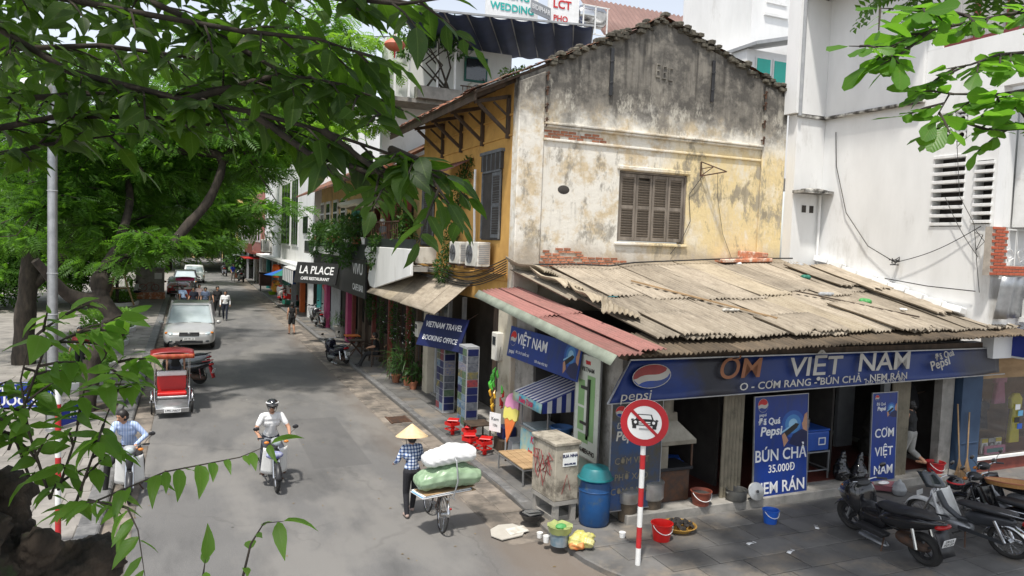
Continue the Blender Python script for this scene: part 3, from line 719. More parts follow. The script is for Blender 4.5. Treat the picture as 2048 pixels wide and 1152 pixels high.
MB().box(16.2, 16.88, 11.18, 11.5, FL - .3, 3.1).box(16.25, 16.83, 11.165, 11.178, .9, .93).build('blue_pier', mat('blue_wall_paint', (.035, .07, .13), (.025, .05, .1), 2, .7, space='pos'), an, 0, bev=.01)
MB().box(14.8, 15.0, 12.1, 12.2, FL, 3.1).box(15.05, 15.6, 13.6, 13.7, FL, 3.1).build('grey_partition', M_GREYP, an, 0)
MB().box(15.75, 16.15, 11.35, 11.55, FL, 3.1).build('peeling_pier', M_CONC, an, 0)
for a_ in (9.95, 13.1): MB().box(a_, a_ + .06, 12.0, 14.9, FL, 3.1).build('inner_partition', M_DARK, an, 0)
# ------------------------------------------------------------------ awning sign over the front
aw = thing('awning_sign', 'long blue awning sign lettered with a rice restaurant name above the front', 'sign')
P0, P1 = V(7.2, 11.1, 3.13), V(17.3, 11.1, 3.12)   # top edge
Q0, Q1 = V(6.62, 10.85, 2.42), V(17.1, 10.85, 2.56)  # bottom edge
m = MB().sheet(lambda u, v: (P0 + (P1 - P0) * u) * (1 - v) + (Q0 + (Q1 - Q0) * u) * v + V(0, .05 * math.sin(v * 3.1) * (1 + math.sin(u * 17) * .4) + (.12 * max(0, u - .86) * 7 * v), 0.015 * math.sin(u * 40) * v), 60, 6)
m.build('canvas', M_PEPD, aw, 60, solid=.006)
m = MB(); m.bar(P0, Q0, .025); m.bar(P0, P1, .025); m.bar(Q0, Q1, .02); m.build('edge_frame', M_STEEL, aw, 0)
def aw_m(u, v, off=.035):
    c = (P0 + (P1 - P0) * u) * (1 - v) + (Q0 + (Q1 - Q0) * u) * v; ux = (P1 - P0) * (1 - v) + (Q1 - Q0) * v; uy = P0 - Q0; uy.x = 0
    f = frame_m(c, ux, uy); return Matrix.Translation(f.col[2].xyz * off) @ f
def globe(parent, M, w, h, red=None, blue=None):
    """round soft-drink emblem: white disc, red upper and blue lower waves"""
    n = 24; T = M @ Matrix.Diagonal((w, h, 1, 1))
    def disc(poly, z, mt, nm):
        mb = MB().tf(T); mb._a([(x, y, z) for x, y in poly], [tuple(range(len(poly)))]); return mb.build(nm, mt, parent, 0)
    disc([(1.04 * math.cos(2 * math.pi * k / n), 1.05 * math.sin(2 * math.pi * k / n)) for k in range(n)], .001, M_PRWD, 'emblem_disc')
    up = [(math.cos(math.pi * k / 14), math.sin(math.pi * k / 14)) for k in range(15)]
    wv = [(-1 + 2 * k / 10, -.25 + .5 * k / 10 + .18 * math.sin(k / 10 * 6.28)) for k in range(11)]
    disc([p for p in up if p[1] > -.2 + .25 * (p[0] + 1)] + [(x, y + .12) for x, y in wv if x * x + (y + .12) ** 2 < 1], .003, red or M_PRR, 'emblem_red')
    lo = [(math.cos(math.pi + math.pi * k / 14), math.sin(math.pi + math.pi * k / 14)) for k in range(15)]
    disc([p for p in lo] + [(x, y - .42) for x, y in wv[::-1] if x * x + (y - .42) ** 2 < 1], .003, blue or M_PEP, 'emblem_blue')
globe(aw, aw_m(.058, .42, .075) @ Matrix.Rotation(.12, 4, 'Z'), .40, .20, mat('faded_red_print', (.30, .03, .025), (.22, .025, .02), 3, .5))
text('pepsi', .24, M_PRWD, aw, aw_m(.045, .86), shear=.3, sx=1.3)
text('ƠM', .52, M_PRO, aw, aw_m(.245, .36, .06), shear=.35, bold=.006, sx=1.3)
text('VIỆT', .52, M_PRWD, aw, aw_m(.43, .40, .07), shear=.35, bold=.007, sx=1.3)
text('NAM', .52, M_PRWD, aw, aw_m(.615, .36, .07), shear=.35, bold=.007, sx=1.35)
text('O - CƠM RANG - BÚN CHẢ - NEM RÁN', .195, M_PRWD, aw, aw_m(.475, .83, .06), shear=.3, bold=.002, sx=1.3)
text('DĐ: 0166 4952 963', .11, M_PRWD, aw, aw_m(.63, .95, .05), shear=.3, sx=1.3)
text('Đã Quá', .2, M_PRWD, aw, aw_m(.80, .22, .07) @ Matrix.Rotation(.18, 4, 'Z'), shear=.2, bold=.003)
text('Pepsi', .27, M_PRWD, aw, aw_m(.785, .50, .075) @ Matrix.Rotation(.2, 4, 'Z'), shear=.2, bold=.004, sx=1.2)
# ------------------------------------------------------------------ flat panels on the front
def panel(label, x0, x1, y, z0, z1, lean=0, rz=0, mt=None, frame=M_STEEL):
    t = thing('advert_sign', label, 'sign', ((x0 + x1) / 2, y, z0), rz); t.rotation_euler = (lean, 0, rz)
    w_, h_ = (x1 - x0) / 2, z1 - z0
    MB().box(-w_, w_, -.012, .012, 0, h_).build('board', mt or M_PEP, t, 0)
    m = MB(); q = .016
    for a in ((-w_ - q, -w_, -.02, .015, -q, h_ + q), (w_, w_ + q, -.02, .015, -q, h_ + q), (-w_, w_, -.02, .015, h_, h_ + q), (-w_, w_, -.02, .015, -q, 0)): m.box(*a)
    m.build('trim', frame, t, 0); return t
def tx(t, body, s, x, z, mt=M_PRW, **k): return text(body, s, mt, t, TM((x, -.016, z)), **k)
t = panel('tall blue panel advertising bun cha at 35.000 beside the folded shutter', 10.24, 11.66, 11.2, .15, 2.27, -.05, .03)
globe(t, TM((-.5, -.015, 1.95)), .13, .13)
text('pepsi', .09, M_PRW, t, TM((-.5, -.016, 1.76)))
tx(t, 'Đã Quá', .18, -.33, 1.62, shear=.1, bold=.004); tx(t, 'Pepsi', .25, -.28, 1.42, shear=.15, bold=.006, sx=1.1)
for b_, s_, z_, x_ in (('BÚN CHẢ', .33, .93, .0), ('35.000Đ', .22, .66, .02), ('NEM RÁN', .33, .28, -.02)): tx(t, b_, s_, x_, z_, bold=.004 if s_ > .3 else .001, sx=.95)
def drink_art(t, x, z, s, flip=1):
    m = MB().tf(TM((x, -.0145, z)) @ Matrix.Scale(s, 4))
    for q, (a, b_, mi) in enumerate(((.52, .46, 4), (.36, .32, 0), (.2, .18, 5))): m.mat(mi)._a([(.1 + a * math.cos(k * .2618), .05 + b_ * math.sin(k * .2618), .0004 * q) for k in range(24)], [tuple(range(24))])
    m.mat(5)._a([(-.42, -.18, .0022), (-.40, -.24, .0022), (.2, .06, .0022), (.2, .1, .0022)], [(0, 1, 2, 3)])
    m.mat(1)._a([(-.35, -.25, .002), (-.28, -.42, .002), (.28, -.1, .002), (.38, .03, .002), (.2, .08, .002)], [(0, 1, 2, 3, 4)])
    m.mat(2)._a([(.35, -.75, .002), (.75, -.75, .002), (.75, -.25, .002), (.5, -.15, .002), (.1, -.3, .002), (-.1, -.6, .002)], [(0, 1, 2, 3, 4, 5)])
    m.mat(3)._a([(.55, -.15, .003), (.75, -.25, .003), (.75, .42, .003), (.62, .35, .003), (.55, .1, .003), (.5, .05, .003)], [(0, 1, 2, 3, 4, 5)])
    m.mat(3)._a([(-.4, -.3, .003), (-.28, -.22, .003), (-.1, -.5, .003), (-.3, -.7, .003)], [(0, 1, 2, 3)])
    return m.build('printed_picture', [mat('glow_blue_print', (.06, .22, .48), (.05, .18, .42), 3, .45), M_PRB, M_NAVY, M_SKIN, mat('mid_blue_print', (.02, .09, .34), (.018, .075, .3), 3, .45), mat('pale_glow_print', (.28, .50, .68), (.24, .45, .62), 3, .45)], t, 0)
drink_art(t, .25, 1.5, .6)
t = panel('narrow blue panel lettered com viet nam beside the doorway', 13.43, 14.17, 11.2, .3, 2.2, -.03)
globe(t, TM((-.24, -.015, 1.8)), .06, .06); tx(t, 'Đã Quá', .085, -.12, 1.66, shear=.1); tx(t, 'Pepsi', .12, -.1, 1.56, shear=.1, bold=.003)
drink_art(t, .17, 1.55, .26)
for b_, z_ in (('CƠM', 1.02), ('VIỆT', .62), ('NAM', .22)): tx(t, b_, .27, .02, z_, bold=.003, sx=.98)
t = panel('dirty sooty blue drink panel fixed behind the blue barrel', 6.98, 8.06, 11.28, .35, 2.4, 0, 0, mat('dirty_blue_print', (.02, .06, .18), (.03, .06, .12), .9, .6, dirt=(.07, .06, .035), dscale=1.2, dlo=.42, dhi=.6))
globe(t, TM((-.36, -.015, 1.82)), .11, .1); tx(t, 'Đã Quá', .15, -.2, 1.55, M_PRWD, shear=.1); tx(t, 'Pepsi', .24, -.2, 1.36, M_PRWD, shear=.15, bold=.005)
for b_, z_ in (('CƠM VIỆT', .9), ('PHỞ XÀO', .6), ('CƠM RANG', .34)): tx(t, b_, .17, -.08, z_, mat('faded_tan_print', (.22, .19, .13), (.16, .14, .1), 3, .7), sx=.95)
t = thing('menu_panel', 'tall pale green and white noodle menu panel on the corner post', 'sign', (7.12, 12.45, .95), R(-90))
t.location = (7.14, 12.46, 1.0)
MB().box(-.47, .47, -.012, .012, 0, 2.0).build('board', mat('pale_print', (.62, .64, .56), (.52, .55, .47), 1.5, .6, dirt=(.4, .4, .33), dscale=2), t, 0)
m = MB()
for a in ((-.34, -.1, .5, .95), (-.34, -.1, 1.0, 1.5), (.0, .3, .35, 1.62), (-.3, .1, .28, .45)): m.box(a[0], a[1], -.016, -.0125, a[2], a[3])
m.build('green_shapes', M_GRN, t, 0)
MB().box(.06, .13, -.05, -.02, .45, 1.55).cbox((-.08, -.03, 1.36), (.26, .02, .06)).cbox((-.08, -.03, .66), (.26, .02, .05)).build('black_rod', M_BLK, t, 0)
text('BUN-MIEN-PHO', .13, M_PRB, t, TM((0, -.016, .12)), bold=.004, sx=.8); text('VIETNAM', .12, M_PRB, t, TM((0, -.016, 1.72)), bold=.002)
text('THAI', .08, M_PRR, t, TM((.0, -.016, 1.86)), bold=.01)
m = MB()
for a in ((-.49, -.47, -.02, 2.02), (.47, .49, -.02, 2.02)): m.box(a[0], a[1], -.02, .015, a[2], a[3])
m.box(-.47, .47, -.02, .015, 2.0, 2.02); m.box(-.47, .47, -.02, .015, -.02, 0); m.build('trim', M_STEEL, t, 0)
t = thing('side_banner', 'blue banner lettered viet nam under the red tin eave', 'sign', (7.0, 14.4, 2.45), R(-90)); t.rotation_euler = (R(-8), 0, R(-90))
MB().box(-1.75, 1.75, -.012, .012, 0, .72).build('board', M_PEP, t, 0)
globe(t, TM((-1.5, -.015, .45)), .17, .17); text('pepsi', .14, M_PRW, t, TM((-1.5, -.016, .14))); text('VIỆT NAM', .33, M_PRW, t, TM((-.5, -.016, .46)), bold=.006, sx=1.05)
text('ĐC: 25 LÝ QUỐC SƯ', .08, M_PRW, t, TM((-.9, -.016, .16))); text('DĐ: 0166 4952 963', .08, M_PRW, t, TM((.1, -.016, .1)))
drink_art(t, 1.3, .45, .55)
# ------------------------------------------------------------------ white house on the right
wh = thing('white_house', 'tall white rendered house rising behind the corrugated eatery roof', 'house')
X0 = 16.5
def wallrect(mb, y0, y1, z0, z1, holes, x0=X0, x1=X0 + .3):
    ys = sorted({y0, y1, *[h[0] for h in holes], *[h[1] for h in holes]}); zs = sorted({z0, z1, *[h[2] for h in holes], *[h[3] for h in holes]})
    for i in range(len(ys) - 1):
        for j in range(len(zs) - 1):
            cy, cz = (ys[i] + ys[i + 1]) / 2, (zs[j] + zs[j + 1]) / 2
            if any(h[0] < cy < h[1] and h[2] < cz < h[3] for h in holes): continue
            mb.box(x0, x1, ys[i], ys[i + 1], zs[j], zs[j + 1])
m = MB(); wallrect(m, 10.95, 16.0, 3.55, 9.0, [(11.72, 12.5, 5.9, 7.55), (11.72, 12.46, 7.85, 8.6), (11.05, 11.45, 5.95, 7.4)]); m.build('side_wall', M_WHITE, wh, 0)
MB().box(X0 - .1, X0 + .3, 12.9, 16.0, 9.003, 12.3).build('upper_wall', M_WHITE, wh, 0)
MB().box(X0, X0 + .3, 10.2, 12.897, 9.003, 10.17).box(X0, X0 + .3, 12.5, 12.897, 10.173, 13).box(X0, X0 + .3, 10.2, 12.897, 12.4, 13.5).build('upper_wall_front', M_WHITE, wh, 0)
MB().box(X0 - .16, X0 - .003, 12.85, 16.0, 8.93, 9.0).build('grimy_ledge', M_GRIME, wh, 0, bev=.015)
MB().box(15.46, X0 - .003, 15.97, 16.3, 3.5, 9.0).box(15.3, X0 - .103, 15.9, 16.35, 9.02, 12.2).build('return_wall', M_WHITE, wh, 0)
MB().box(15.44, X0 - .01, 15.9, 15.965, 8.93, 9.0).build('grimy_ledge', M_GRIME, wh, 0)
MB().box(15.35, X0 + .4, 12.2, 16.5, 12.3, 12.42).build('roof_slab', M_GRIME, wh, 0)
MB().box(15.42, 16.48, 15.5, 15.965, 6.82, 6.9).ball((15.9, 15.65, 6.9), (.5, .2, .06), 10, 5).build('mossy_hood', M_GRIME, wh, 0)
MB().box(15.8, 15.95, 15.958, 15.966, 6.3, 6.5).box(16.08, 16.23, 15.958, 15.966, 6.3, 6.5).build('vent_hole', M_DARK, wh, 0)
MB().tube([(16.38, 15.88, 6.8), (16.38, 15.88, 5.0)], .035, 8).build('drain_pipe', M_WPL, wh)
MB().tube([(15.42, 15.86, 12.2), (15.43, 15.86, 10.0), (15.45, 15.88, 8.95)], .05, 8).build('drain_pipe', M_GREYP, wh)
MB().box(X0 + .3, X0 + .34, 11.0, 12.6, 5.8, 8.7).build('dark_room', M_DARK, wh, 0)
for k in range(9):
    z = 5.92 + k * .2; MB().box(X0 - .03, X0 + .22, 11.7, 12.52, z, z + .075).build('louvre_fin', M_WHITE, wh, 0, bev=.006)
    if k < 8: MB().box(X0 - .05, X0 + .2, 11.02, 11.47, 5.97 + k * .19, 5.97 + k * .19 + .07).build('louvre_fin', M_WHITE, wh, 0, bev=.006)
m = MB(); ys, zs = np.linspace(11.72, 12.46, 3), np.linspace(7.85, 8.6, 3)
for i in range(2):
    for j in range(2):
        cy, cz, s_ = (ys[i] + ys[i + 1]) / 2, (zs[j] + zs[j + 1]) / 2, .175
        m.torus((X0 + .06, cy, cz), .095, .028, 'x', 16, 6)
        for a in range(4):
            an_ = a * math.pi / 2 + math.pi / 4; m.bar((X0 + .06, cy + .11 * math.cos(an_), cz + .11 * math.sin(an_)), (X0 + .06, cy + .26 * math.cos(an_), cz + .26 * math.sin(an_)), .05)
for y in ys: m.box(X0 + .01, X0 + .11, y - .025, y + .025, 7.83, 8.62)
for z in zs: m.box(X0 + .012, X0 + .108, 11.7, 12.48, z - .025, z + .025)
m.build('breeze_block_grille', M_WPAINT, wh, 30)
# red framed window high up
MB().box(X0 + .2, X0 + .24, 10.2, 12.5, 10.17, 12.4).build('window_curtain', mat('pale_curtain', (.5, .5, .48), (.3, .3, .3), 14, .8, stretch=(1, 6, .1)), wh, 0)
m = MB(); 
for y in (12.46, 11.75, 11.0, 10.25): m.box(X0 + .05, X0 + .15, y - .045, y + .045, 10.17, 12.4)
m.box(X0 + .052, X0 + .148, 10.2, 12.5, 10.17, 10.26); m.build('window_frame', mat('oxblood_paint', (.17, .03, .03), (.12, .022, .022), 4, .5), wh, 0)
# front face with bay, brick balcony
MB().box(X0 + .302, 20, 10.95, 11.25, 2.9, 4.72).box(X0 + .302, 17.05, 10.95, 11.25, 5.9, 10.9).box(17.05, 20, 11.02, 11.25, 4.72, 10.9).build('front_wall', M_WHITE, wh, 0)
MB().box(17.2, 20, 10.62, 10.68, 5.95, 8.75).build('bay_panels', mat('pale_blue_panel', (.50, .62, .66), (.45, .57, .61), 2, .3), wh, 0)
m = MB()
for x in (17.17, 17.62, 18.2): m.box(x, x + .05, 10.59, 10.618, 5.9, 8.8)
for z in (5.9, 6.8, 7.75, 8.75): m.box(17.17, 20, 10.585, 10.616, z, z + .05)
m.box(17.12, 17.17, 10.6, 10.95, 5.9, 8.8); m.build('bay_frame', M_WPAINT, wh, 0)
bp = MB().box(16.22, 16.75, 10.79, 10.945, 4.8, 5.88).box(16.75, 20, 10.79, 10.945, 4.8, 5.03).build('brick_parapet', M_MORT, wh, 0)
me_ = tile_mesh('facing_brick', .20, .03, .055, M_BRICKN, .005)
for r in range(15):
    z = 4.815 + .072 * r; x = 16.33 + (.105 if r % 2 else 0)
    while x < (19 if r < 3 else 16.7): link('facing_brick', me_, bp, (x, 10.78, z), (0, 0, 0)); x += .212
m = MB()
for x in np.arange(16.95, 19, .42):
    m.tube([(x + .12 * math.cos(a), 10.85, 5.3 + .1 * math.sin(a)) for a in np.linspace(0, 5.5, 12)], .012, 5)
    m.tube([(x - .18, 10.85, 5.85), (x - .17, 10.85, 5.35), (x - .02, 10.85, 5.12), (x + .15, 10.85, 5.2)], .012, 5); m.bar((x + .2, 10.85, 5.03), (x + .2, 10.85, 5.85), .016)
m.bar((16.76, 10.85, 5.84), (19, 10.85, 5.84), .03); m.build('balcony_grille', M_WPAINT, wh)
MB().sheet(lambda u, v: (16.52 + .95 * u, 10.7 - .1 * math.sin(u * 6) + .12 * v, 4.78 - .95 * v), 8, 4).build('tin_cladding', M_STEEL, wh, 60, solid=.006)
m = MB(); m.box(17.5, 20, 10.6, 10.9, 3.75, 3.85); m.box(17.5, 20, 10.6, 10.9, 4.45, 4.55)
for x in (17.55, 18.0, 18.5): m.box(x, x + .22, 10.65, 10.85, 3.853, 4.447)
m.build('balustrade', M_WPAINT, wh, 0)
# hanging wires on the white wall
m = MB()
def sagl(p, q, s, n=14): return [Vector(p).lerp(Vector(q), k / n) - V(0, 0, s * math.sin(math.pi * k / n)) for k in range(n + 1)]
m.tube([(16.47, 15.55, 8.55), (16.46, 15.45, 7.6), (16.44, 15.0, 6.3), (16.42, 14.2, 5.4), (16.36, 13.3, 5.0)], .012, 5)
m.tube(sagl((16.36, 13.3, 5.0), (16.44, 11.2, 5.9), .12), .010, 5); m.tube(sagl((16.4, 12.1, 6.6), (16.42, 11.2, 5.2), .1), .008, 5)
m.tube([(16.4, 11.9, 7.9), (16.42, 11.75, 6.6), (16.42, 11.35, 5.95), (16.4, 11.2, 5.0), (16.4, 11.1, 4.4)], .008, 5)
m.tube([(16.42, 11.3, 5.8), (16.38, 11.05, 5.55), (16.4, 11.25, 5.35), (16.38, 11.1, 5.7), (16.4, 11.3, 5.75)], .009, 5)
for a in range(5): m.tube([(16.45, 13.25, 5.02 + .03 * a), (16.2, 13.2 + .05 * math.sin(a * 2), 4.98 + .05 * math.cos(a * 3)), (16.3, 13.35, 5.1 - .03 * a)], .011, 5)
m.bar((16.48, 13.3, 5.06), (16.15, 13.3, 5.06), .025); m.bar((16.48, 13.3, 4.94), (16.2, 13.3, 4.94), .025); m.tube([(16.4, 13.6, 4.58), (16.4, 12.4, 4.46), (16.4, 11.2, 4.42)], .012, 5)
m.build('wall_wiring', M_CABLE, wh)
# ------------------------------------------------------------------ foliage helpers
def tpl_leaf(w=.38, fold=.12, droop=.12, ws=(.03, .62, 1.0, .9, .5, .02), bend=0):
    """ovate leaf along +y, length 1, 12 quads-ish strip folded at the midrib"""
    ys = (0, .12, .32, .55, .78, 1.0)
    v = []; f = []
    for y, q in zip(ys, ws):
        z = -droop * y * y
        c = bend * y * y
        v += [(c - w * q / 2, y, z + fold * q * w + .02 * math.sin(y * 17)), (c, y, z), (c + w * q / 2, y, z + fold * q * w - .02 * math.sin(y * 13))]
    for i in range(len(ys) - 1):
        a = i * 3; f += [(a, a + 1, a + 4, a + 3), (a + 1, a + 2, a + 5, a + 4)]
    return np.array(v), np.array(f)
def tpl_diamond(w=.45):
    v = np.array([(0, 0, 0), (w / 2, .45, .05), (0, 1, -.08), (-w / 2, .45, .05)]); return v, np.array([(0, 1, 2, 3)])
def tpl_frond(n=7, w=.55, lw=.075):
    v = []; f = []
    for i in range(n):
        y = .12 + .85 * i / n; L = w / 2 * math.sin(.5 + 2.3 * i / n) + .05; z = -.25 * y * y
        for s in (-1, 1):
            k = len(v); v += [(0, y, z), (s * L * .5, y + .03 + lw, z + .015), (s * L, y + .10, z - .05), (s * L * .5, y + .06 - lw, z + .015)]; f.append((k, k + 1, k + 2, k + 3) if s > 0 else (k + 3, k + 2, k + 1, k))
    return np.array(v), np.array(f)
def tpl_blade(w=.09):
    ys = (0, .3, .65, 1); v = []; f = []
    for i, y in enumerate(ys):
        ww = w * (1 - y * .9) / 2; v += [(-ww, y, -.45 * y * y), (ww, y, -.45 * y * y)]
    for i in range(3): f.append((2 * i, 2 * i + 1, 2 * i + 3, 2 * i + 2))
    return np.array(v), np.array(f)
def scatter(name, pos, dirs, size, tpl, mt, roll=.9, normal_up=True):
    """place template leaves: local y along dirs; returns mesh"""
    tv, tf = tpl; N = len(pos); d = dirs / np.maximum(np.linalg.norm(dirs, axis=1, keepdims=True), 1e-6)
    up = np.tile(np.array([0, 0, 1.]), (N, 1)) + nrs.normal(0, roll, (N, 3)) * .5
    x = np.cross(d, up); x /= np.maximum(np.linalg.norm(x, axis=1, keepdims=True), 1e-6); z = np.cross(x, d)
    s = np.asarray(size).reshape(-1, 1, 1)
    P = pos[:, None, :] + s * (tv[None, :, 0:1] * x[:, None, :] + tv[None, :, 1:2] * d[:, None, :] + tv[None, :, 2:3] * z[:, None, :])
    F = tf[None] + (np.arange(N) * len(tv))[:, None, None]
    return npmesh(name, P.reshape(-1, 3), F.reshape(-1, tf.shape[1]), mt, True, np.tile(tv[:, :2], (N, 1)))
TL, TD, TF, TB = tpl_leaf(), tpl_diamond(), tpl_frond(), tpl_blade()
def inball(n, c, r):
    p = nrs.normal(0, 1, (n, 3)); p /= np.linalg.norm(p, axis=1, keepdims=True); p *= nrs.uniform(.25, 1, (n, 1)) ** .5
    return np.array(c) + p * np.array(r), p
def bush(name, parent, blobs, n, size, tpl, mt, stuff=True, out=.7):
    P = []; D = []
    tot = sum(r[0] * r[1] for c, r in blobs)
    for c, r in blobs:
        k = max(4, int(n * r[0] * r[1] / tot)); p, q = inball(k, c, r); P.append(p); D.append(q * out + nrs.normal(0, .45, (k, 3)))
    P = np.concatenate(P); D = np.concatenate(D)
    o = link(name, scatter(name, P, D, nrs.uniform(.7, 1.25, len(P)) * size, tpl, mt), parent)
    if stuff: o['kind'] = 'stuff'
    return o
def pot_plant(label, loc, h=.6, spread=.3, pot='round', n=60, leaf=.16, tpl=None, mt=None, potm=None, group=None, ph=.25, pr=.15, name='potted_plant'):
    t = thing(name, label, 'plant', loc, rnd.uniform(0, 6), group)
    if pot == 'round': MB().lathe([(pr * .7, 0), (pr, ph), (pr * 1.1, ph), (pr * 1.1, ph - .03), (pr * .95, ph - .03), (.001, ph - .04)], 16).build('pot', potm or M_TERRA, t)
    else: MB().box(-pr * 2, pr * 2, -pr, pr, 0, ph).build('pot', potm or M_WPL, t, 0, bev=.01)
    m = MB()
    for k in range(5):
        a = rnd.uniform(0, 6.3); m.tube([(0, 0, ph * .8), (spread * .3 * math.cos(a), spread * .3 * math.sin(a), ph + h * .5), (spread * .6 * math.cos(a), spread * .6 * math.sin(a), ph + h * .85)], [.012, .009, .004], 5)
    m.build('stem', M_BARK, t)
    bush('foliage', t, [((0, 0, ph + h * .55), (spread, spread, h * .5)), ((spread * .3, 0, ph + h * .75), (spread * .7, spread * .6, h * .35))], n, leaf, tpl or TL, mt or L_POT)
    return t

# ------------------------------------------------------------------ ground floor of the corner house: travel office
MB().box(8.4, 8.5, 16.8, 24.2, 0, 3.6).build('recess_wall', M_DARK, ch, 0)
MB().box(7.3, 8.4, 16.8, 24.2, .1, .16).build('threshold', M_CONC, ch, 0)
for y0, y1 in ((16.4, 17.2), (23.15, 23.65)): MB().box(7.18, 7.6, y0, y1, .1, 3.6).build('shop_pier', mat('pale_pier_render', (.52, .48, .38), (.42, .38, .3), 2, .85, dirt=(.25, .22, .17), space='pos'), ch, 0, bev=.01)
for y0, y1 in ((20.4, 20.55), (21.7, 21.85), (22.9, 23.05)): MB().box(7.4, 7.5, y0, y1, .16, 3.5).build('door_jamb', M_GREYP, ch, 0)
MB().box(7.45, 7.5, 21.86, 22.9, .2, 3.2).build('glass_door', M_GLS, ch, 0)
MB().box(7.5, 7.56, 17.2, 18.3, .16, 3.4).build('timber_board_wall', M_WOOD, ch, 0)
def lowz(x, y): return 3.16 + (x - 6.15) * .83 + .0 * y
for k in range(7):
    y0 = 19.15 + k * 1.2
    m = MB(); sg = rnd.uniform(0, .03)
    m.sheet(lambda u, v: (7.2 - 1.08 * v, y0 + 1.26 * u, lowz(7.2 - 1.08 * v, 0) + .02 * math.cos(u * 1.26 / .1 * 6.28) + .008 * (k % 2) - sg * math.sin(v * 3)), 70, 4)
    m.build('awning_sheet', M_CB if k == 4 else M_CG, ch, 60, solid=.008)
MB().bar((6.3, 19.2, 3.2), (6.3, 27.4, 3.2), .06).build('awning_rail', M_WOOD, ch, 0)
t = thing('hanging_sign', 'tilted navy sign lettered Vietnam travel booking office', 'sign', (6.55, 20.2, 2.05), R(-90)); t.rotation_euler = (R(-22), 0, R(-68))
MB().box(-.95, .95, -.015, .015, 0, .95).build('board', M_NAVY, t, 0)
text('VIETNAM TRAVEL', .24, M_PRW, t, TM((0, -.018, .66)), bold=.004, sx=.85); text('BOOKING OFFICE', .21, M_PRW, t, TM((0, -.018, .26)), bold=.004, sx=.9)
m = MB(); m.bar((-.9, 0, .95), (-.9, .3, 1.25), .02); m.bar((.9, 0, .95), (.9, .3, 1.25), .02); m.build('hanger', M_IRON, t, 0)
def ac_unit(label, loc, rz, s=1, group='outdoor air conditioner units', fan=True):
    t = thing('air_conditioner', label, 'air conditioner', loc, rz, group, s)
    MB().box(-.42, .42, -.16, .16, 0, .58).build('casing', M_CREAMP, t, 0, bev=.02, seg=2)
    m = MB(); m.lathe([(.245, 0), (.245, .01), (.225, .012), (.0, .004)], 24, (-.12, -.162, .29), 'y'); m.tf(None)
    f = MB(); f.lathe([(.225, 0), (.225, .004)], 24, (-.12, -.168, .29), 'y'); f.build('fan_well', M_GREYP, t)
    g_ = MB()
    for k in range(6): g_.torus((-.12, -.176, .29), .05 + .034 * k, .004, 'y', 24, 4)
    for k in range(6):
        a = k * math.pi / 3; g_.bar((-.12, -.178, .29), (-.12 + .22 * math.cos(a), -.178, .29 + .22 * math.sin(a)), .006)
    g_.build('fan_grille', M_BLK, t)
    g2 = MB()
    for k in range(10): g2.box(.425, .428, -.13, .13, .08 + .045 * k, .1 + .045 * k)
    g2.build('side_fins', M_GREYP, t, 0)
    MB().bar((-.38, -.2, -.03), (-.38, .3, -.03), .04).bar((.38, -.2, -.03), (.38, .3, -.03), .04).build('bracket', M_IRON, t, 0)
    return t
ac_unit('boxy white air conditioner unit beside the ivy on the ochre wall', (6.93, 19.55, 4.52), R(-90), 1.05)
ac_unit('white air conditioner unit next to the house corner', (6.9, 18.1, 4.5), R(-90), 1.1)
t = thing('climbing_ivy', 'dark leafy ivy climbing the ochre wall beside the shuttered window', 'plant', (7.1, 20.5, 4.6))
bush('foliage', t, [((-.05, .2, .4), (.18, .7, .5)), ((-.03, .0, 1.3), (.15, .6, .7)), ((0, -.4, 2.1), (.13, .5, .6)), ((0, -.9, 2.6), (.1, .35, .35)), ((-.2, .5, -.3), (.25, .5, .4))], 1500, .11, TD, L_POT)
MB().tube([(0, 0, -.3), (.02, .1, 1), (.03, -.3, 2), (.03, -.8, 2.7)], .02, 6).build('stem', M_BARK, t)
for (lab, y, z, h) in (('grey electric meter box on the pier beside the travel sign', 17.0, 2.2, .7), ('white meter box on a post beside the cafe entrance', 23.9, 1.9, .5)):
    t = thing('meter_box', lab, 'meter box', (7.1, y, z)); MB().box(-.1, .1, -.16, .16, 0, h).build('casing', M_CREAMP, t, 0, bev=.015); MB().box(-.108, -.101, -.1, .1, h * .55, h * .85).build('window', M_GLS, t, 0)
    MB().tube([(0, 0, 0), (.02, 0, -.8)], .015, 6).build('conduit', M_CABLE, t)

# ------------------------------------------------------------------ balcony house (cafe) further up the street
bh = thing('balcony_house', 'ochre balcony house with green doors, red posts and tiled eave above the cafe', 'house')
MB().box(7.4, 7.7, 24.22, 46.5, 3.6, 8.1).build('upper_wall', M_YEL2, bh, 0)
M_GDOOR = mat('green_door_paint', (.02, .19, .13), (.015, .13, .09), 4, .6, rand=.1)
M_MARN = mat('maroon_post_paint', (.20, .045, .03), (.13, .03, .022), 5, .6, rand=.15)
for k, y in enumerate((38.3, 40.6, 42.9, 44.9)):
    f = MB().box(7.3, 7.395, y, y + 1.3, 4.6, 7.2).build('french_window', M_WPAINT, bh, 0)
    m = MB()
    for q in range(2):
        for r in range(4): m.box(7.285, 7.298, y + .12 + q * .56, y + .58 + q * .56, 4.75 + .6 * r, 5.25 + .6 * r)
    m.build('pane', M_GLS, f, 0)
for y in (33.0, 34.2, 35.6): MB().box(7.28, 7.39, y, y + 1.05, 4.6, 7.0).build('green_door', M_GDOOR, bh, 0, bev=.01)
for y in (25.4, 26.8, 28.4, 30.0, 31.6): MB().box(6.95, 7.15, y, y + .2, 4.3, 7.5).build('red_post', M_MARN, bh, 0, bev=.01)
for y in (26.0, 29.0): MB().box(7.32, 7.395, y, y + 1.2, 4.6, 7.1).build('dark_doorway', M_DARK, bh, 0)
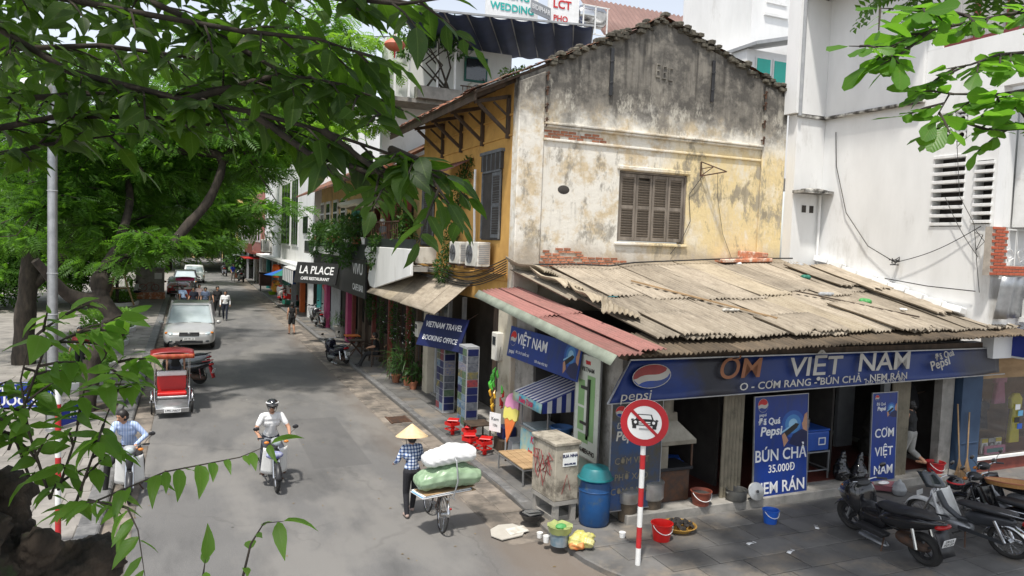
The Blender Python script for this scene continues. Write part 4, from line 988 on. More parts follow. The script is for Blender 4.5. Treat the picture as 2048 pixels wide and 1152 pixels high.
rfb = MB().prism([(5.9, 7.45), (8.6, 8.9), (8.6, 9.0), (5.9, 7.55)], 'xz', 24.5, 46.5).build('roof', M_TILE, bh, 0)
for j in range(13):
    for i in range(3): lay('eave_tile', tme, rfb, 5.92 + .3 * i, 40.5 + .45 * j - 12, 7.6 + .16 * i)
MB().box(6.4, 7.39, 22.3, 46.4, 4.15, 4.3).build('balcony_slab', M_CONC, bh, 0)
MB().box(6.36, 6.44, 22.25, 29.2, 4.85, 5.15).box(6.36, 6.44, 29.2, 46, 4.3, 4.9).build('balcony_parapet', mat('dark_balcony_tile', (.03, .033, .04), (.02, .022, .027), 3, .4), bh, 0)
m = MB()
for k in range(36): m.bar((6.4, 24.4 + .25 * k, 5.15), (6.4, 24.4 + .25 * k, 5.75), .02)
m.bar((6.4, 24.3, 5.75), (6.4, 33.5, 5.75), .04); m.build('balcony_railing', M_IRON, bh, 0)
wp = [(22.3, 4.85), (22.3, 4.02), (27.2, 3.3), (27.9, 3.34), (28.25, 3.6), (28.1, 3.95), (27.7, 4.1), (27.75, 4.35), (28.4, 4.3), (28.85, 4.45), (28.95, 4.68), (28.6, 4.84)]
MB().prism(wp, 'yz', 6.3, 6.39).build('scroll_fascia', M_WHITE, bh, 0, bev=.015)
MB().box(6.35, 6.42, 28.9, 42.0, 2.75, 4.28).build('black_fascia', mat('black_fascia_panel', (.012, .012, .014), (.02, .02, .022), 2, .5), bh, 0)
MB().box(6.3, 6.34, 34.5, 42, 4.3, 4.66).build('white_fascia_strip', M_WPAINT, bh, 0)
text('VIVU', .62, M_PRW, bh, TM((6.34, 30.4, 3.85), 90, -90), bold=.01, sx=1.5); text('CAFE BAR', .36, M_PRW, bh, TM((6.34, 30.3, 3.1), 90, -90), bold=.008, sx=1.3)
t = thing('cafe_sign', 'black tilted cafe sign with white lettering above the pink shop', 'sign', (5.35, 35.2, 2.95), R(-90)); t.rotation_euler = (R(-14), 0, R(-52))
MB().box(-1.3, 1.3, -.03, .03, 0, 1.0).build('board', M_PRB, t, 0)
text('LA PLACE', .52, M_PRW, t, TM((0, -.035, .62)), bold=.008, sx=.95); text('CAFE RESTAURANT', .2, M_PRW, t, TM((0, -.035, .22)), bold=.004, sx=1.0)
MB().bar((0, 0, .9), (0, .6, 1.1), .03).build('hanger', M_IRON, t, 0)
# ground floor shop fronts
M_PINK = mat('pink_shop_paint', (.45, .055, .17), (.36, .045, .13), 3, .5); M_TEAL = mat('teal_shop_paint', (.03, .22, .21), (.025, .17, .16), 3, .5)
MB().box(8.6, 8.8, 24.22, 46.5, .1, 3.6).build('shop_back_wall', M_DARK, bh, 0)
for y, mt in ((24.3, M_WOOD), (25.6, M_MARN), (26.9, M_WOOD), (28.2, M_MARN), (29.6, M_WOOD), (31.0, M_MARN), (32.4, M_WOOD), (33.8, M_WOOD), (35.2, M_MARN)):
    MB().box(7.15, 7.32, y, y + .16, .1, 3.4).build('shop_post', mt, bh, 0, bev=.008)
MB().box(7.5, 7.56, 24.4, 35.2, .1, 1.2).build('cafe_counter_wall', M_WOOD, bh, 0)
for a_, b_ in ((35.6, 36.1), (41.6, 42.4)): MB().box(7.0, 7.2, a_, b_, .1, 3.2).build('pink_jamb', M_PINK, bh, 0)
m = MB(); fluted(m, 0, 1, 0, 0, 1, 3)
for y0, y1, mt in ((36.6, 38.2, M_DARK), (42.5, 44.6, M_STEEL), (45.0, 46.4, M_TEAL), (39, 41.5, M_GREYP)):
    mm = MB()
    for k in range(10):
        a, b_ = y0 + (y1 - y0) * k / 10, y0 + (y1 - y0) * (k + 1) / 10; mm.prism([(7.25, a), (7.21, (a + b_) / 2), (7.25, b_), (7.3, b_), (7.3, a)], 'xy', .1, 3.0)
    mm.build('roller_door', mt, bh, 0)
MB().box(7.0, 7.1, 35.4, 46.4, 2.75, 3.3).build('shop_lintel', mat('dull_pink_board', (.30, .18, .17), (.22, .13, .12), 2, .7), bh, 0)
t = thing('red_flag', 'red triangular pennant hanging by the pink shop', 'flag', (6.6, 39.8, 2.9)); MB().sheet(lambda u, v: (.05 * math.sin(v * 9), 1.1 * u * (1 - v), -.8 * v), 4, 6).build('cloth', M_PRR, t, 60, solid=.006); MB().bar((0, 0, .0), (.5, 0, .25), .02).build('pole', M_IRON, t, 0)
# balcony plants, umbrella, ac
for k in range(12):
    y = 29.6 + k * 1.05
    pot_plant(('bushy green balcony plant in a white pot, %s along the black fascia' % ('first', 'second', 'third', 'fourth', 'fifth', 'sixth', 'seventh', 'eighth', 'ninth', 'tenth', 'eleventh', 'twelfth')[k]), (6.45 + rnd.uniform(-.05, .1), y, 4.9), rnd.uniform(.5, .95), rnd.uniform(.42, .6), 'box' if k % 2 else 'round', 130, .26, TB if k % 3 else TL, L_POT, M_WPL if k % 3 == 0 else M_TERRA, 'plants along the balcony parapet', .28, .16)
t = thing('hanging_plant', 'trailing green plant spilling over the white scroll fascia', 'plant', (6.3, 27.0, 5.1)); bush('foliage', t, [((0, 0, -.1), (.25, .5, .3)), ((-.1, .1, -.6), (.18, .35, .45))], 380, .16, TD, L_POT)
t = thing('balcony_shrub', 'dark shrub behind the balcony railing beside the grey shutters', 'plant', (6.8, 24.9, 4.4)); bush('foliage', t, [((0, 0, .9), (.4, .7, .8)), ((0, .6, 1.5), (.3, .5, .5))], 700, .16, TD, L_POT); MB().lathe([(.18, 0), (.24, .35), (.2, .35)], 12).build('pot', M_TERRA, t)
for lab, y, z, s_ in (('wild green creeper spilling over the black fascia', 31.5, 4.7, 1.0), ('second creeper tumbling from the balcony beyond the first', 35.5, 4.8, 1.1), ('far creeper with reddish leaves at the balcony end', 40.0, 5.0, 1.2)):
    t = thing('balcony_creeper', lab, 'plant', (6.2, y, z)); bush('foliage', t, [((0, 0, .2), (.4 * s_, 1.3 * s_, .55 * s_)), ((-.1, .3, -.4), (.25, .8 * s_, .5)), ((.1, -.9, .5), (.4, .8, .5))], 900, .2, TD, L_POT); MB().tube([(.2, -.5, .1), (0, 0, .2), (-.1, .4, -.4)], .02, 6).build('stem', M_BARK, t)
t = thing('patio_umbrella', 'scalloped cream umbrella over the cafe balcony', 'umbrella', (6.75, 29.3, 4.3))
m = MB(); n = 24
m.loft([[(.02 * math.cos(2 * math.pi * k / n), .02 * math.sin(2 * math.pi * k / n), 2.5) for k in range(n)], [(.8 * math.cos(2 * math.pi * k / n), .8 * math.sin(2 * math.pi * k / n), 2.33 + .03 * math.cos(k * math.pi * 2 / 3)) for k in range(n)],
        [(1.45 * math.cos(2 * math.pi * k / n), 1.45 * math.sin(2 * math.pi * k / n), 2.1 + .06 * math.cos(k * math.pi * 2 / 3)) for k in range(n)], [(1.46 * math.cos(2 * math.pi * k / n), 1.46 * math.sin(2 * math.pi * k / n), 2.0 + .06 * math.cos(k * math.pi * 2 / 3)) for k in range(n)]], cap=False)
m.build('canopy', mat('cream_canvas', (.55, .50, .38), (.45, .4, .3), 2, .8), t, 60, solid=.006); MB().tube([(0, 0, 0), (0, 0, 2.5)], .025).build('pole', M_IRON, t)
ac_unit('white air conditioner unit hung at the end of the white scroll fascia', (6.9, 22.7, 4.4), R(180), .9)
# ------------------------------------------------------------------ white town house and far houses
wt = thing('white_town_house', 'narrow bright white town house with tall dark windows up the street', 'house')
MB().box(7.0, 12, 46.55, 79, 3.3, 13.5).build('facade', M_WHITE, wt, 0)
for y0, y1, z0, z1 in ((53.5, 57.0, 4.4, 9.3), (58.0, 63.5, 4.4, 9.3), (48.6, 51.0, 5.2, 6.6)):
    f = MB().box(6.93, 6.99, y0, y1, z0, z1).build('window', M_WPAINT, wt, 0)
    m = MB(); k = 3 if y1 - y0 > 3 else 1; wdt = (y1 - y0) / k
    for q in range(k): m.box(6.9, 6.928, y0 + .15 + q * wdt, y0 + (q + 1) * wdt - .15, z0 + .15, z1 - .15)
    m.build('pane', M_GLS, f, 0)
MB().box(6.2, 7, 46.6, 79, 3.1, 3.3).build('canopy_slab', M_WPAINT, wt, 0)
MB().box(8, 8.2, 46.55, 79, .1, 3.1).build('shop_recess', M_DARK, wt, 0)
ac_unit('white air conditioner box on the far corner of the white town house', (6.5, 72.5, 3.6), R(-90), 2.0)
for k, (y, mt) in enumerate(((47.0, M_WPAINT), (50.5, mat('orange_post', (.55, .12, .02), (.45, .1, .02), 3, .6)), (55, M_GREYP), (59, M_CONC), (64, M_WPAINT), (69, M_GREYP), (74, M_TEAL), (78.4, M_CONC))): MB().box(6.8, 7.1, y, y + .5, .1, 3.1).build('shop_pier', mt, wt, 0)
t = thing('shop_awning', 'striped white awning over the clothes stall up the street', 'awning', (6.9, 46.6, 3.1))
m = MB()
for k in range(12):
    m.mi = k % 2; y = k * .45; m.loft([[(0, y, .25), (0, y + .45, .25)], [(-1.1, y, -.05), (-1.1, y + .45, -.05)], [(-1.12, y, -.9), (-1.12, y + .45, -.9)]], cap=False, closed=False)
m.build('cloth', [M_WPAINT, M_GREYP], t, 0, solid=.006); MB().bar((-1.1, 0, -.05), (-1.1, 5.4, -.05), .03).build('rail', M_IRON, t, 0)
far = [('pink_house', 'dusty pink house with a red balcony beyond the white town house', 79.1, 90, 9.5, mat('dusty_pink_wall', (.36, .16, .14), (.28, .12, .1), 1.5, .85)),
       ('grey_house', 'dark grey shaded house farther up the street', 90.1, 104, 8.5, M_CONC), ('cream_house', 'cream house behind the far parked scooters', 104.1, 122, 10, M_YEL2), ('dim_house', 'last dim house before the street bends', 122.1, 150, 9, M_GREYP)]
for i, (nm, lab, y0, y1, h, mt) in enumerate(far):
    t = thing(nm, lab, 'house', (6.7 - .5 * i, y0, 0)); L = y1 - y0
    MB().box(0, 6, 0, L, 3.2, h).build('facade', mt, t, 0); MB().box(.8, 6, 0, L, .1, 3.2).build('shop_recess', M_DARK, t, 0)
    MB().box(-.9, 0, .2, L - .2, 3.2, 3.35).box(-.9, -.85, .2, L - .2, 3.35, 4.2).build('balcony', M_MARN if i == 0 else M_GREYP, t, 0); MB().box(-1.6, -.02, .5, L * .6, 2.7, 2.78).build('awning', (M_PRR, M_GREYP, M_TEAL, M_WOOD)[i], t, 0)
    for k in range(3):
        f = MB().box(-.06, -.005, L * (.12 + .3 * k), L * (.3 + .3 * k), 4.4, 6.6).build('window', M_WPAINT, t, 0); MB().box(-.09, -.061, L * (.14 + .3 * k), L * (.28 + .3 * k), 4.6, 6.4).build('pane', M_GLS, f, 0)
    for k in range(3): MB().box(-.1, .1, L * k / 3, L * k / 3 + .8, .1, 3.2).build('shop_pier', (M_GREYP, M_CONC, M_WPAINT)[k], t, 0)
t = thing('gate_house', 'yellow house with dark doorways closing the far end of the street', 'house', (-3, 168, 0))
MB().box(0, 22, 0, 8, 0, 11).build('facade', M_YEL2, t, 0)
for x in (1.2, 4.2, 7.2): MB().box(x, x + 2.1, -.1, -.01, 0, 4.2).build('doorway', M_DARK, t, 0)
t = thing('round_sign', 'small round white shop sign hanging far up the street', 'sign', (5.9, 104, 5.3), R(-70)); MB().lathe([(.0, 0), (.75, 0), (.75, .12), (.0, .12)], 24, (0, 0, 0), 'y').build('disc', M_WPL, t); MB().bar((0, .06, .7), (1.2, .06, .7), .06).build('arm', M_IRON, t, 0); text('H', .9, M_PRB, t, TM((0, -.02, 0)))
# pale houses beyond the park on the left
for i, (x, y, L, h, lab) in enumerate(((-30, 20, 26, 9, 'pale house seen through the trees across the park'), (-34, 50, 30, 11, 'tall pale house behind the far park trees'), (-26, 86, 40, 9, 'low pale house beyond the bamboo tripod tree'))):
    t = thing('park_side_house', lab, 'house', (x, y, 0)); MB().box(-6, 0, 0, L, 0, h).build('facade', M_WHITE if i != 1 else M_YEL2, t, 0)
    for k in range(6):
        for z in (1, 4.4): MB().box(.003, .06, L * (k + .2) / 6, L * (k + .7) / 6, z, z + 2.2).build('window', M_GLS, t, 0)
# ------------------------------------------------------------------ terrace block behind the corner house
tb = thing('terrace_block', 'white rooftop terrace building behind the tiled roof with planted balcony', 'building')
MB().box(6.9, 12.3, 29.0, 29.4, 8.5, 13.0).build('rear_wall', M_WHITE, tb, 0)
MB().box(7.0, 12.3, 27.6, 29.0, 10.35, 10.5).build('terrace_slab', M_CONC, tb, 0)
f = MB().box(10.2, 11.2, 28.93, 28.99, 11.7, 12.7).build('window', mat('green_frame_paint', (.03, .16, .13), (.02, .12, .1), 3, .6), tb, 0); MB().box(10.27, 11.13, 28.9, 28.929, 11.77, 12.63).build('pane', M_GLS, f, 0)
MB().box(7.8, 9.6, 27.3, 27.8, 10.5, 10.95).build('concrete_planter', M_CONC, tb, 0)
for x in (6.95, 7.5, 8.6, 9.3): MB().bar((x, 27.5, 10.5), (x, 27.5, 12.8), .08).build('terrace_post', M_WPAINT, tb, 0)
m = MB()
for k in range(14): m.bar((9.7 + .18 * k, 27.65, 10.5), (9.7 + .18 * k, 27.65, 11.2), .025)
m.bar((9.6, 27.65, 11.2), (12.2, 27.65, 11.2), .04); m.build('railing', M_IRON, tb, 0)
ac_unit('small white air conditioner on the terrace wall by the dark window', (10.75, 28.7, 11.0), 0, 1.0)
t = thing('terrace_shrub', 'flowering shrub in the concrete planter on the terrace', 'plant', (8.5, 27.5, 10.9))
m = MB()
for k in range(7): m.tube([(rnd.uniform(-.6, .6), 0, 0), (rnd.uniform(-.8, .8), rnd.uniform(-.2, .2), .9), (rnd.uniform(-1.1, 1.1), rnd.uniform(-.3, .3), 1.9)], [.05, .035, .015], 6)
m.build('stem', M_BARK, t); bush('foliage', t, [((-.6, 0, 2.0), (.8, .6, .6)), ((.3, 0, 2.2), (.8, .6, .6)), ((.9, 0, 1.6), (.5, .4, .35)), ((-1.2, 0, 1.4), (.5, .4, .4))], 900, .2, TD, L_POT)
bush('blossom', t, [((-.4, -.2, 2.2), (.9, .5, .5)), ((.4, -.2, 2.4), (.7, .4, .4))], 160, .12, TD, mat('white_blossom', (.75, .73, .66), (.6, .58, .5), 4, .7))
t = thing('terrace_bonsai', 'small bright green shrub on the terrace beside the tiled roof', 'plant', (11.9, 27.6, 11.0)); bush('foliage', t, [((0, 0, .5), (.6, .4, .2)), ((.4, 0, 1.0), (.6, .4, .2)), ((-.3, 0, .9), (.4, .3, .15))], 500, .15, TD, L_BRT); MB().tube([(0, 0, -.5), (.1, 0, .3), (.3, 0, 1)], [.06, .05, .02], 6).build('stem', M_BARK, t)
# navy canopy
cn = thing('navy_canopy', 'large navy blue pleated canvas canopy over the rooftop terrace', 'canopy')
M_NCAN = mat('navy_canvas', (.030, .046, .115), (.022, .034, .08), 1.2, .75, space='pos')
def can(u, v):
    x = 6.3 + 7.6 * u; y = 25 + 5.0 * v; zt = 12.95 + .5 * u
    sc = abs(math.sin(u * math.pi * 9))
    return (x + v * (2.6 * u + 2.6 * (1 - u)), y, zt + .1 * v * u - .24 * sc * (.4 + .6 * (1 - abs(2 * v - 1))))
MB().sheet(can, 110, 12).build('canvas', M_NCAN, cn, 60, solid=.01)
m = MB()
for k in range(10): m.bar(can(k / 9, 0), can(k / 9, 1), .05)
m.bar(can(0, 0), can(1, 0), .07); m.bar(can(0, 1), can(1, 1), .07); m.build('frame', M_GREYP, cn, 0)
for x, z in ((9.2, 12.5), (15.9, 13.2)): MB().bar((x, 29.2, 9.5), (x, 29.2, z), .1).build('post', M_GREYP, cn, 0)
t = thing('red_lantern', 'faded red round paper lantern hanging under the canopy edge', 'lantern', (6.55, 26.0, 11.95)); m = MB(); m.lathe([(.05, -.2), (.2, -.18), (.34, -.08), (.38, 0), (.34, .08), (.2, .18), (.05, .2)], 20); m.build('shade', mat('faded_lantern', (.55, .12, .07), (.5, .2, .13), 4, .6), t); MB().tube([(0, 0, -.2), (0, 0, -.45)], [.04, .02], 6).tube([(0, 0, .2), (0, 0, .9)], .01, 5).build('tassel', M_PRR, t)
t = thing('rooftop_billboard', 'white wedding shop billboard with turquoise letters over the canopy', 'sign', (12.6, 29.6, 15.0)); MB().box(-1.3, 1.1, 0, .1, -.5, 1.4).build('board', M_WPL, t, 0); text('WEDDING', .42, mat('turquoise_letters', (.02, .45, .4), (.02, .38, .33), 2, .5), t, TM((-.1, -.02, .12)), bold=.01, sx=1.0); text('NHUNG', .42, MATS['turquoise_letters'], t, TM((-.1, -.02, .62)), bold=.01)
t = thing('rooftop_sign', 'white and red rooftop lettering beside the water tank', 'sign', (14.9, 29.5, 14.6)); MB().box(-.75, .75, 0, .1, -.2, 1.8).build('board', M_WPL, t, 0); text('LCT', .5, M_PRR, t, TM((-.1, -.02, 1.0)), bold=.012); text('PHO', .35, M_PRR, t, TM((-.15, -.02, .4)), bold=.008)
MB().cbox((-1.3, -.4, .5), (1.4, .05, .5), (0, 0, .5)).build('side_board', M_GREYP, t, 0); text('BIDIPHAR', .3, M_WPL, t, TM((-1.3, -.45, .5), 90, 28), bold=.006)
t = thing('water_tank', 'shiny horizontal steel water tank on a rooftop rack', 'water tank', (16.4, 29.8, 14.85)); MB().lathe([(.0, -.75), (.35, -.7), (.45, -.55), (.45, .55), (.35, .7), (0, .75)], 20, (0, 0, .55), 'x').build('drum', M_CHR, t); m = MB()
for x in (-.6, 0, .6): m.bar((x, -.45, -.3), (x, -.45, .9), .05)
m.bar((-.7, -.45, .9), (.7, -.45, .9), .05); m.bar((-.7, -.45, -.3), (.7, -.45, -.3), .05); m.build('rack', M_WPAINT, t, 0)
t = thing('brown_roof_building', 'brown corrugated rooftop shed behind the gable peak', 'building', (17.4, 30, 14)); MB().sheet(lambda u, v: (6.5 * u, 3 * v, .6 + 2.8 * v + .05 * math.cos(u * 150)), 90, 1).build('tin_roof', mat('brown_tin', (.22, .13, .11), (.17, .1, .085), 1.5, .7, space='pos'), t, 60, solid=.02); MB().box(0, 6.5, 0, .1, -4, .55).build('wall', M_WHITE, t, 0)
t = thing('roof_balcony', 'white rooftop balcony with railing behind the gable', 'balcony', (21.2, 28, 14.2)); MB().box(0, 2.4, 0, 1.5, -3, .05).box(-.1, .45, .2, .7, .05, 3.5).build('slab', M_WHITE, t, 0); m = MB()
for k in range(12): m.bar((.6 + .16 * k, 0, .05), (.6 + .16 * k, 0, .9), .03)
m.bar((.5, 0, .9), (2.5, 0, .9), .05); m.build('railing', M_GREYP, t, 0)
t = thing('bougainvillea', 'pink flowering bougainvillea spilling from the rooftop balcony', 'plant', (21.0, 27.8, 14.3)); bush('foliage', t, [((.2, 0, .6), (.9, .4, .7)), ((1.2, 0, .4), (.9, .4, .4))], 600, .16, TD, L_BRT); bush('blossom', t, [((-.1, -.2, 1.0), (.5, .3, .7)), ((1.0, -.2, .5), (.9, .3, .3))], 260, .13, TD, mat('magenta_blossom', (.55, .05, .22), (.65, .12, .1), 5, .7))
MB().tube([(0, 0, -.5), (.1, 0, .4), (0, 0, 1.2)], .03, 6).build('stem', M_BARK, t)
th = thing('teal_window_house', 'white house with teal windows behind the gable roof', 'house', (19.2, 22, 0))
MB().box(-.5, 6, .0, 6, 8, 12.6).box(.9, 6, 1.5, 6, 12.6, 20).build('wall', M_WHITE, th, 0)
MB().prism([(-.6, 12.6), (5, 14.0), (5, 14.15), (-.6, 12.72)], 'xz', -.6, 1).build('lean_roof', M_GREYP, th, 0)
for x in (-.1, .72):
    f = MB().box(x, x + .72, -.05, -.003, 11.1, 12.35).build('window', M_WPAINT, th, 0); MB().box(x + .05, x + .67, -.07, -.051, 11.15, 12.3).build('pane', mat('teal_film', (.01, .42, .33), (.01, .36, .28), 1, .2), f, 0)
MB().box(1.6, 2.6, 1.45, 1.497, 15.0, 15.9).box(1.5, 2.7, 1.4, 1.497, 14.5, 14.62).build('moulded_plaque', M_WPAINT, th, 0)
# ------------------------------------------------------------------ organic blobs: joined capsules remeshed into one skin
def capsule(mb, a, b, ra, rb, n=10):
    a, b = Vector(a), Vector(b); d = b - a
    if d.length < 1e-5: d = V(0, 0, 1e-4)
    L = d.length; d = d / L; pts = []; rr = []
    for t in (.05, .5, 1.0): pts.append(a - d * ra * math.cos(t * math.pi / 2)); rr.append(ra * math.sin(t * math.pi / 2))
    for t in (1.0, .5, .05): pts.append(b + d * rb * math.cos(t * math.pi / 2)); rr.append(rb * math.sin(t * math.pi / 2))
    mb.tube(pts, rr, n)
def blob(prims, voxel=.015, mats=None, smooth=3, noise=0, name='body', fq=(6, 9, 14, 22, 31, 45, 60, 75, 90)):
    """prims: (a, b, ra, rb, matindex)"""
    mb = MB()
    for p in prims: capsule(mb, *p[:4])
    me = bpy.data.meshes.new('tmp'); me.from_pydata(mb.v, [], mb.f)
    ob = bpy.data.objects.new('tmp', me); COL.objects.link(ob)
    r_ = ob.modifiers.new('r', 'REMESH'); r_.mode = 'VOXEL'; r_.voxel_size = voxel
    s_ = ob.modifiers.new('s', 'SMOOTH'); s_.factor = .5; s_.iterations = smooth
    out = bpy.data.meshes.new_from_object(ob.evaluated_get(bpy.context.evaluated_depsgraph_get()))
    bpy.data.objects.remove(ob); out.name = name
    nv = len(out.vertices); co = np.empty(nv * 3, np.float32); out.vertices.foreach_get('co', co); co = co.reshape(-1, 3)
    if noise:
        nn = np.empty(nv * 3, np.float32); out.vertices.foreach_get('normal', nn); nn = nn.reshape(-1, 3)
        f = sum(np.sin(co @ nrs.normal(0, k, 3) + nrs.uniform(0, 6)) for k in fq) / 7
        co = co + nn * (f[:, None] * noise); out.vertices.foreach_set('co', co.ravel())
    if mats:
        for m in mats: out.materials.append(m)
        F = len(out.polygons); ce = np.empty(F * 3, np.float32); out.polygons.foreach_get('center', ce); ce = ce.reshape(-1, 3)
        best = np.full(F, 1e9); idx = np.zeros(F, np.int32)
        for a, b, ra, rb, mi in prims:
            a, b = np.array(a, float), np.array(b, float); ab = b - a; q = max(ab @ ab, 1e-9)
            t = np.clip(((ce - a) @ ab) / q, 0, 1); dist = np.linalg.norm(ce - a - t[:, None] * ab, axis=1) - (ra + (rb - ra) * t)
            w = dist < best; best[w] = dist[w]; idx[w] = mi
        out.polygons.foreach_set('material_index', idx)
    out.polygons.foreach_set('use_smooth', np.ones(len(out.polygons), bool)); out.update()
    return out

# ------------------------------------------------------------------ park trees
def limb(mb, pts, r0, r1, n=10):
    P = [Vector(p) for p in pts]; Q = []
    for i in range(len(P) - 1):
        p0, p1, p2, p3 = P[max(i - 1, 0)], P[i], P[i + 1], P[min(i + 2, len(P) - 1)]
        for k in range(4):
            t = k / 4; Q.append(.5 * ((2 * p1) + (p2 - p0) * t + (2 * p0 - 5 * p1 + 4 * p2 - p3) * t * t + (3 * p1 - p0 - 3 * p2 + p3) * t ** 3))
    Q.append(P[-1]); m_ = len(Q)
    mb.tube(Q, [(r0 + (r1 - r0) * i / (m_ - 1)) * (1 + .08 * math.sin(i * 1.7)) for i in range(m_)], n)
def crown(t, name, clusters, per, size, mt, tpl=None, twigs=True):
    P = []; D = []; m = MB(); base = None
    for c, r in clusters:
        # each cluster is a handful of flat sprays, which leaves gaps between layers
        k = max(4, int(5 * r))
        for q in range(k):
            o = np.array(c) + nrs.normal(0, 1, 3) * r * np.array([.5, .5, .42]); n = int(per * r * r / k)
            ang = nrs.uniform(0, 2 * math.pi, n); rad = np.sqrt(nrs.uniform(0, 1, n)) * r * nrs.uniform(.45, .75)
            p = np.stack([o[0] + rad * np.cos(ang), o[1] + rad * np.sin(ang), o[2] - .16 * rad + nrs.normal(0, .07 * r, n)], 1); P.append(p)
            D.append(np.stack([np.cos(ang), np.sin(ang), nrs.uniform(-.75, .15, n)], 1) + nrs.normal(0, .35, (n, 3)))
            if twigs:
                for j in range(2):
                    a = rnd.uniform(0, 6.3); m.tube([c, (c[0] * .5 + o[0] * .5, c[1] * .5 + o[1] * .5, c[2] * .5 + o[2] * .5 + .05), o, o + np.array([.5 * r * math.cos(a), .5 * r * math.sin(a), -.1])], [.035, .025, .015, .006], 4)
    P = np.concatenate(P); D = np.concatenate(D)
    o = link(name, scatter(name, P, D, nrs.uniform(.7, 1.3, len(P)) * size, tpl or TF, mt, .8), t); o['kind'] = 'stuff'
    if twigs: m.build('twigs', M_BARK, t)['kind'] = 'stuff'
    return o
C1 = [ ((1.27,24.78,8.03),1.5),((2.76,26.40,9.44),1.7),((4.23,27.48,10.64),1.7),((5.77,28.49,11.29),1.4),((6.22,28.20,9.80),1.1),((4.49,26.72,9.06),1.2),((0.12,25.31,8.45),1.5),((-1.01,25.76,7.79),1.5),((-1.89,26.61,6.55),1.5),((-2.99,25.38,5.37),1.5),((-0.74,26.67,6.79),1.2),((-0.01,26.93,7.35),1.1),((-3.41,25.67,6.98),1.6),((2.25,27.61,7.75),1.1),((3.21,27.24,8.40),1.0),((-2.21,25.56,4.95),0.9),((-1.56,25.85,5.44),1.0),((-2.46,25.28,7.47),1.5),((1.01,26.08,9.44),1.5),((-3.89,24.70,5.60),1.3),((-4.18,24.97,7.99),1.6),((-0.92,26.92,9.37),1.6),((1.89,27.99,11.24),1.6),((3.63,28.38,12.09),1.6),((5.59,29.20,12.74),1.2),((-2.82,23.01,3.72),0.7),((-0.89,23.30,4.30),0.6),((-3.21,20.97,3.35),0.7),((-3.54,19.97,2.51),0.6)]
C2 = [ ((-5.76,34.42,8.12),2.5),((-4.45,36.16,10.07),2.6),((-6.01,32.19,5.70),2.0),((-4.84,33.86,5.61),1.8),((-3.68,37.85,7.54),2.4),((-6.50,34.89,10.44),2.4),((-2.13,38.42,9.97),2.6)]
C3 = [ ((-1.53,55.43,6.59),3.0),((0.69,60.02,7.95),3.4),((2.62,64.55,6.66),2.6),((-2.39,53.78,9.08),4.0),((-0.03,60.54,11.26),4.5),((3.45,66.57,9.67),3.0),((-3.60,50.80,5.44),2.6),((-4.88,50.28,5.68),3.0),((1.91,81.16,4.97),2.6),((-0.70,65.90,4.91),1.8)]
C4 = [ ((-7.70,55.87,5.32),4.0),((-9.90,59.16,7.61),5.0),((-6.44,59.85,7.86),4.0),((-9.99,53.48,3.68),3.0),((-8.62,58.30,2.94),2.5),((-4.04,67.27,3.57),2.2)]
C5 = [ ((0.70,114.62,6.97),5.0),((4.11,118.75,9.42),5.5),((-1.83,110.33,8.13),5.0),((6.74,128.41,7.47),3.5),((-4.06,105.66,5.32),4.0),((2.71,119.64,13.81),8.0),((-2.49,110.92,12.82),8.0)]
tr = thing('street_tree', 'crooked dark park tree leaning a limb out over the street', 'tree')
m = MB(); T1 = [(-2.56,22.87,-0.23),(-2.49,23.00,0.70),(-2.42,23.13,1.51),(-1.98,23.21,2.26),(-1.85,23.17,2.61),(-2.23,23.37,3.15),(-2.23,23.64,3.90),(-1.56,23.81,4.34),(-0.52,23.81,4.64),(-0.10,24.11,5.26),(0.49,24.23,6.04),(0.84,24.46,6.90),(0.92,24.67,7.35)]
limb(m, T1[:3], .24, .22, 12); limb(m, T1[2:6], .23, .22, 12); limb(m, T1[5:9], .21, .14, 12); limb(m, T1[8:], .155, .11, 12)
limb(m, [(-2.20,23.36,3.15),(-2.88,23.44,3.21),(-3.26,23.19,3.57),(-3.72,22.90,4.24)], .24, .10); limb(m, [(0.92,24.67,7.35),(0.70,24.78,7.56),(-0.43,24.95,7.60),(-1.53,25.23,7.84),(-2.74,25.45,8.12)], .16, .07); limb(m, [(0.92,24.67,7.35),(1.73,25.14,8.27),(3.16,25.66,9.12),(4.71,26.10,9.52)], .14, .05); limb(m, [(-2.23,23.64,3.90),(-1.85,24.30,4.82),(-1.67,25.39,6.04),(-1.86,26.09,7.14)], .17, .08)
m.ball((-1.88, 23.2, 2.45), (.34, .3, .38), 14, 10); m.ball((-2.25, 23.5, 3.6), (.28, .26, .4), 12, 8)
m.build('trunk', M_BARK, tr, 60)
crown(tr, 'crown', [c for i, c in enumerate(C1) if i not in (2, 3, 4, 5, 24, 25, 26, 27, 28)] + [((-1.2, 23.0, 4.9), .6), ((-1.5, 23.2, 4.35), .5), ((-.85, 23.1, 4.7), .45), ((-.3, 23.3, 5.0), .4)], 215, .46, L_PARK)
crown(tr, 'sun_painted_sprays', [C1[i] for i in (1, 2, 3, 4, 5, 13, 14, 22, 23, 24)], 190, .50, L_BRT)  # lighter leaf colour paints sunlight onto these sprays
tr = thing('street_tree', 'straight dark park tree standing behind the lamp post', 'tree')
m = MB(); limb(m, [(-5.5, 31.6, .05)] + [(-5.47,31.70,1.72),(-5.35,31.74,3.18),(-5.29,32.17,5.19),(-5.27,32.63,7.42),(-5.57,33.32,9.34)], .38, .2, 12); limb(m, [(-5.31,31.71,2.91),(-4.40,31.92,3.93),(-3.83,32.53,5.44)], .2, .1); m.build('trunk', M_BARK, tr, 60); crown(tr, 'crown', C2, 150, .6, L_PARK)
